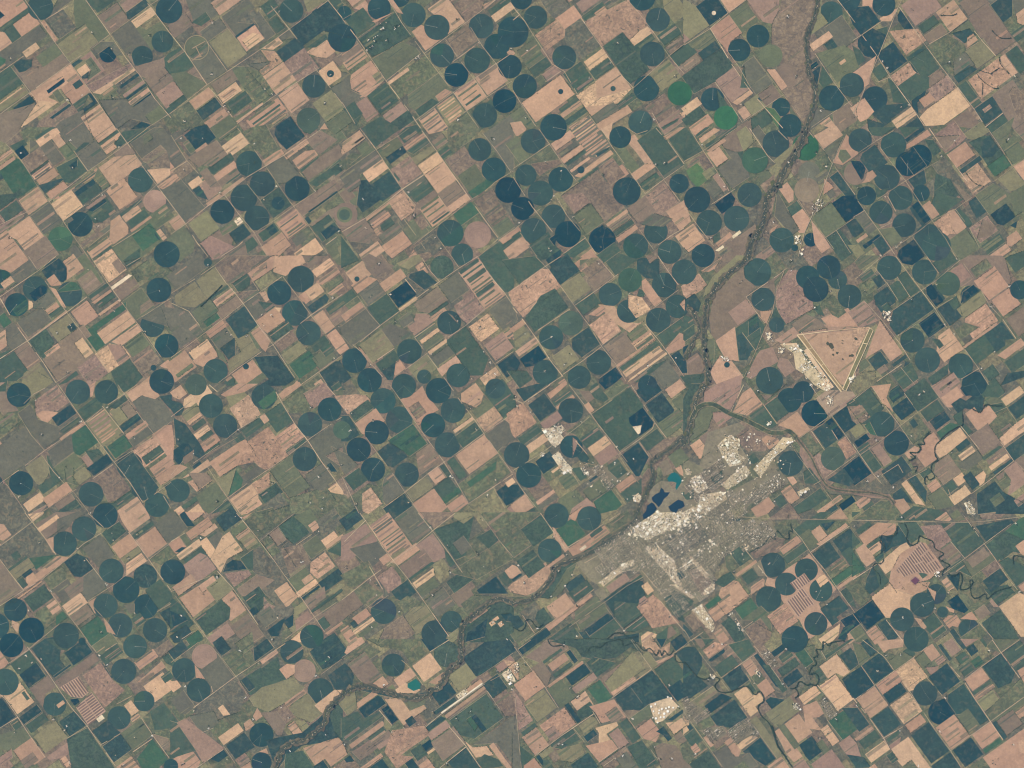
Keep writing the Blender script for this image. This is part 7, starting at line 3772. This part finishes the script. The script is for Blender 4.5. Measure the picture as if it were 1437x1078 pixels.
tag(rest.obj('house', 'roof'), 'small house roofs in the fine-grained street grid of the town', 'house', 'houses in the town street grid', 'stuff')
bs = []
for bi, p in enumerate(bright):
    xs = [q[0] for q in p]; ys = [q[1] for q in p]; A = abs(area(p)); ce = cen(p)
    lab = uniq('pale flat roof, bright cluster', *ce)
    occ = []
    for k in range(int(A*.62)+3):
        x, y = R.uniform(min(xs), max(xs)), R.uniform(min(ys), max(ys))
        if not pin(p, x, y): continue
        big = R.random() < .2; lx = (1.8+2.6*R.random()) if big else (.7+.9*R.random()); ly = lx*(.4+.5*R.random())
        if any(hypot(x-a, y-b) < (lx+l2)*.36 for a, b, l2 in occ): continue
        occ.append((x, y, lx)); bs.append((lx*ly, x, y, lx, ly, lab))
    for k in range(int(A*.2)):
        x, y = R.uniform(min(xs), max(xs)), R.uniform(min(ys), max(ys))
        if pin(p, x, y): wood.blob(x, y, .3+.5*R.random(), .1, jit(alb((70, 82, 70)), .15), z=zt)
for p in sparse:
    xs = [q[0] for q in p]; ys = [q[1] for q in p]
    for k in range(int(abs(area(p))*.022)):
        x, y = R.uniform(min(xs), max(xs)), R.uniform(min(ys), max(ys))
        if not pin(p, x, y) or any(pin(b_, x, y) for b_ in bright): continue
        for j in range(R.choice((1, 1, 2, 4))):
            lx = R.choice((.7, .9, 1.2, 1.9)); bs.append((lx*lx*.6, x+(R.random()-.5)*3*(j > 0), y+(R.random()-.5)*3*(j > 0), lx, lx*(.5+.4*R.random()), 'pale roof standing apart between the bright clusters of the town'))
        if R.random() < .6: wood.blob(x+(R.random()-.5)*3, y+(R.random()-.5)*3, .4+.5*R.random(), .1, jit(alb((78, 88, 76)), .12), z=zt)
bs.sort(reverse=True); rest = MB()
BC = [(250, 240, 214), (240, 224, 190), (230, 208, 172), (252, 246, 232), (250, 238, 210), (206, 182, 148)]
for i, (A, x, y, lx, ly, lab) in enumerate(bs):
    c = R.choice(BC); an = radians(35.9) + R.choice((0, pi/2)); dz = .001*(i % 37)
    if i < 300: building('warehouse', x, y, lx, ly, an, c, zt+dz, .12, lab, 'warehouse', 'pale warehouse and shop roofs of the town and villages', True)
    else: rest.box(x, y, lx, ly, an, zt-.05, zt+.08+dz, jit(alb(c), .06))
tag(rest.obj('warehouse', 'roof'), 'small pale roofs between the larger warehouses', 'warehouse', 'pale warehouse and shop roofs of the town and villages', 'stuff')
# tank farm
for i, (x, y, r) in enumerate([(1225, 615, 7), (1270, 620, 11), (1300, 600, 12), (1250, 580, 9), (1240, 650, 8), (1200, 660, 10), (1215, 695, 7), (1160, 560, 9), (1195, 540, 8), (1345, 570, 8), (1310, 565, 9), (1268, 648, 8), (1228, 592, 7), (1285, 575, 8), (1330, 490, 7), (1300, 480, 7), (1180, 600, 7), (1175, 655, 6)]):
    x, y, r = 720+x/5.9875, 898+y/5.9875, r/5.9875; X, Y = w2(x, y)
    root = bpy.data.objects.new('storage_tank', None); C.objects.link(root); root.location = (X, Y, 0)
    q = MB(); q.prism([(x+r*cos(a*pi/10), y+r*sin(a*pi/10)) for a in range(20)], 0, zt+.12, alb((214, 208, 192)), org=(X, Y)); child(root, 'tank_shell', q, 'metal')
    q = MB(); q.prism([(x+r*.9*cos(a*pi/10), y+r*.9*sin(a*pi/10)) for a in range(20)], zt+.12, zt+.14, alb((250, 246, 234)), org=(X, Y)); child(root, 'tank_top', q, 'metal')
    tag(root, 'round white tank in the tank farm at the lower middle', 'storage tank', 'white tanks of the tank farm')
# ---------------------------------------------------------------- airfields
def ap(x, y): return (1080+x/8.98, 440+y/8.98)
X, Y = w2(1170, 500)
root = bpy.data.objects.new('airfield', None); C.objects.link(root); root.location = (X, Y, 0); tag(root, 'triangular airfield of pale runways round a bare tan infield', 'airfield')
za = ZR
cream = alb((226, 200, 158)); 
def strip(name, pts, w, z, col, m='road', rt=None, org=None):
    q = MB(); q.ribbon(pts, w, z, col, org=org or (X, Y)); return child(rt or root, name, q, m)
q = MB(); q.prism([ap(352, 285), ap(400, 262), ap(935, 940), ap(905, 985)], za-.06, za-.05, alb((160, 138, 106)), org=(X, Y)); child(root, 'runway_verge', q, 'bare')
q = MB(); q.prism([ap(1262, 185), ap(1300, 215), ap(968, 962), ap(925, 945)], za-.06, za-.05, alb((128, 126, 96)), org=(X, Y)); child(root, 'runway_verge', q, 'bare')
strip('runway', [ap(350, 275), ap(905, 990)], 1.5, za, cream); strip('runway', [ap(1262, 178), ap(918, 955)], 1.3, za+.006, cream)
strip('runway', [ap(345, 272), ap(800, 215)], 1.0, za+.003, cream); strip('runway', [ap(800, 215), ap(1262, 178)], .8, za+.003, alb((212, 180, 142)))
strip('taxiway', [ap(400, 238), ap(480, 350), ap(850, 860), ap(935, 968)], .9, za+.009, alb((224, 200, 160)))
strip('taxiway', [ap(1265, 180), ap(1304, 215), ap(1190, 480), ap(965, 972), ap(918, 962)], 1.0, za+.012, cream)
strip('taxiway', [ap(1178, 375), ap(1232, 385)], .8, za+.015, cream); strip('taxiway', [ap(500, 445), ap(535, 432)], .6, za+.015, cream); strip('taxiway', [ap(650, 655), ap(690, 630)], .6, za+.015, cream)
q = MB(); q.prism([ap(430, 470), ap(470, 440), ap(810, 925), ap(730, 985), ap(640, 890), ap(700, 850)], 0, za-.02, alb((222, 190, 154)), org=(X, Y)); child(root, 'apron', q, 'road')
q = MB(); q.prism([ap(140, 400), ap(200, 380), ap(340, 370), ap(390, 470), ap(330, 440), ap(300, 400)], 0, za-.02, alb((214, 184, 150)), org=(X, Y)); child(root, 'apron', q, 'road')
q = MB()
for x, y, r in ((765, 395, 3.4), (1085, 320, 2.2), (730, 380, 2.5), (800, 520, 1.6), (850, 495, 1.8), (1040, 530, 2.2), (1010, 535, 1.5), (920, 575, 1.2), (780, 415, 3), (800, 460, .9)): q.blob(*ap(x, y), r, .02, jit(alb((88, 92, 82)), .1), z=za-.03, org=(X, Y))
child(root, 'scrub_patch', q, 'tree')
root2 = bpy.data.objects.new('airstrip', None); C.objects.link(root2); o2 = w2(652, 980); root2.location = (*o2, 0); tag(root2, 'long white airstrip beside a green field at the lower middle', 'airstrip')
def cp(x, y): return (480+x/5.9875, 898+y/5.9875)
strip('runway', [cp(835, 615), cp(1175, 368)], 2.0, za, alb((238, 222, 192)), rt=root2, org=o2)
strip('taxiway', [cp(700, 735), cp(835, 620)], .8, za+.003, alb((190, 176, 146)), rt=root2, org=o2)
strip('runway_verge', [cp(870, 650), cp(1200, 400)], 5, za-.02, alb((170, 142, 118)), m='bare', rt=root2, org=o2)
# the ring of the ring-shaped field and odd marks
def disc(cx, cy, r, z, col, name, label):
    X_, Y_ = w2(cx, cy); q = MB(); q.prism([(cx+r*cos(a*pi/32), cy+r*sin(a*pi/32)) for a in range(64)], 0, z, alb(col), org=(X_, Y_)); tag(q.obj(name, 'pivot', loc=(X_, Y_, 0)), label, 'crop field')
X_, Y_ = w2(276, 67)
q = MB(); q.ribbon([(276+17*cos(a*pi/24), 67+17*sin(a*pi/24)) for a in range(49)], 1.1, ZT+.01, alb((160, 148, 118)), org=(X_, Y_))
q.ribbon([(276+14*cos(a), 67+14*sin(a)) for a in (1.0, 1.6)], .9, ZT+.012, alb((176, 152, 122)), org=(X_, Y_)); q.ribbon([(270, 68), (288, 58)], 1.0, ZT+.014, alb((180, 156, 128)), org=(X_, Y_))
q.ribbon([(275, 66), (282, 80)], 1.0, ZT+.016, alb((176, 152, 122)), org=(X_, Y_))
tag(q.obj('field_track', 'road', loc=(X_, Y_, 0)), 'pale ring track round a green pivot field near the top left', 'track')
tag(wood.obj('trees', 'tree'), 'trees and scrub along the river, the creeks, the streets and round the farmyards', 'trees', kind='stuff')

# ---------------------------------------------------------------- haze, light, camera
CAMZ = 4100.0
HZ = MB(); e = 9200
HZ.v = [(x, y, z) for z in (-1, CAMZ + 60) for x, y in ((-e, -e), (e, -e), (e, e), (-e, e))]
HZ.f = [[0, 3, 2, 1], [4, 5, 6, 7], [0, 1, 5, 4], [1, 2, 6, 5], [2, 3, 7, 6], [3, 0, 4, 7]]; HZ.c = [(1, 1, 1)]*6
m = bpy.data.materials.new('air'); m.use_nodes = True; nt = m.node_tree; nt.nodes.clear()
out = nt.nodes.new('ShaderNodeOutputMaterial'); pv = nt.nodes.new('ShaderNodeVolumePrincipled')
pv.inputs['Color'].default_value = HAZEC; pv.inputs['Density'].default_value = HAZED; pv.inputs['Anisotropy'].default_value = 0
nt.links.new(pv.outputs[0], out.inputs['Volume']); M['air'] = m
tag(HZ.obj('haze', 'air'), 'thin blue air between the camera and the land', 'haze', kind='stuff')
EL, AZ = radians(48), radians(-58)                     # sun height, direction it stands in (from +y towards +x)
wd = bpy.data.worlds.new('World'); bpy.context.scene.world = wd; wd.use_nodes = True
nt = wd.node_tree; bg = nt.nodes['Background']; sk = nt.nodes.new('ShaderNodeTexSky'); sk.sky_type = 'NISHITA'; sk.sun_disc = False
sk.sun_elevation = EL; sk.sun_rotation = AZ; nt.links.new(sk.outputs[0], bg.inputs[0]); bg.inputs[1].default_value = .08
ld = bpy.data.lights.new('sun', 'SUN'); ld.energy = 4.2; ld.angle = radians(.5); ld.color = (1, .95, .88)
lo = bpy.data.objects.new('sun', ld); C.objects.link(lo)
from mathutils import Vector
dv = Vector((sin(AZ)*cos(EL), cos(AZ)*cos(EL), sin(EL))); lo.rotation_euler = dv.to_track_quat('Z', 'Y').to_euler()
cd = bpy.data.cameras.new('camera'); co = bpy.data.objects.new('camera', cd); C.objects.link(co); co.location = (0, 0, CAMZ)
cd.sensor_width = 36; cd.lens = 36*CAMZ/(W*S); cd.clip_start = 1; cd.clip_end = 20000
s = bpy.context.scene; s.camera = co; s.render.engine = 'CYCLES'
s.view_settings.view_transform = 'Standard'; s.view_settings.look = 'None'; s.view_settings.exposure = EXPO; s.view_settings.gamma = 1
cy = s.cycles; cy.max_bounces = 3; cy.diffuse_bounces = 1; cy.glossy_bounces = 1; cy.volume_bounces = 0; cy.transmission_bounces = 1
cy.use_denoising = True; cy.pixel_filter_type = 'BLACKMAN_HARRIS'; cy.filter_width = 1.2; cy.use_adaptive_sampling = False
if TEST:
    for i, v_ in enumerate((0, .18, .5)):
        q = MB(); q.prism([(300+i*100, 400), (390+i*100, 400), (390+i*100, 490), (300+i*100, 490)], 0, 1.5, [v_]*3); mm = q.obj('patch', 'metal')
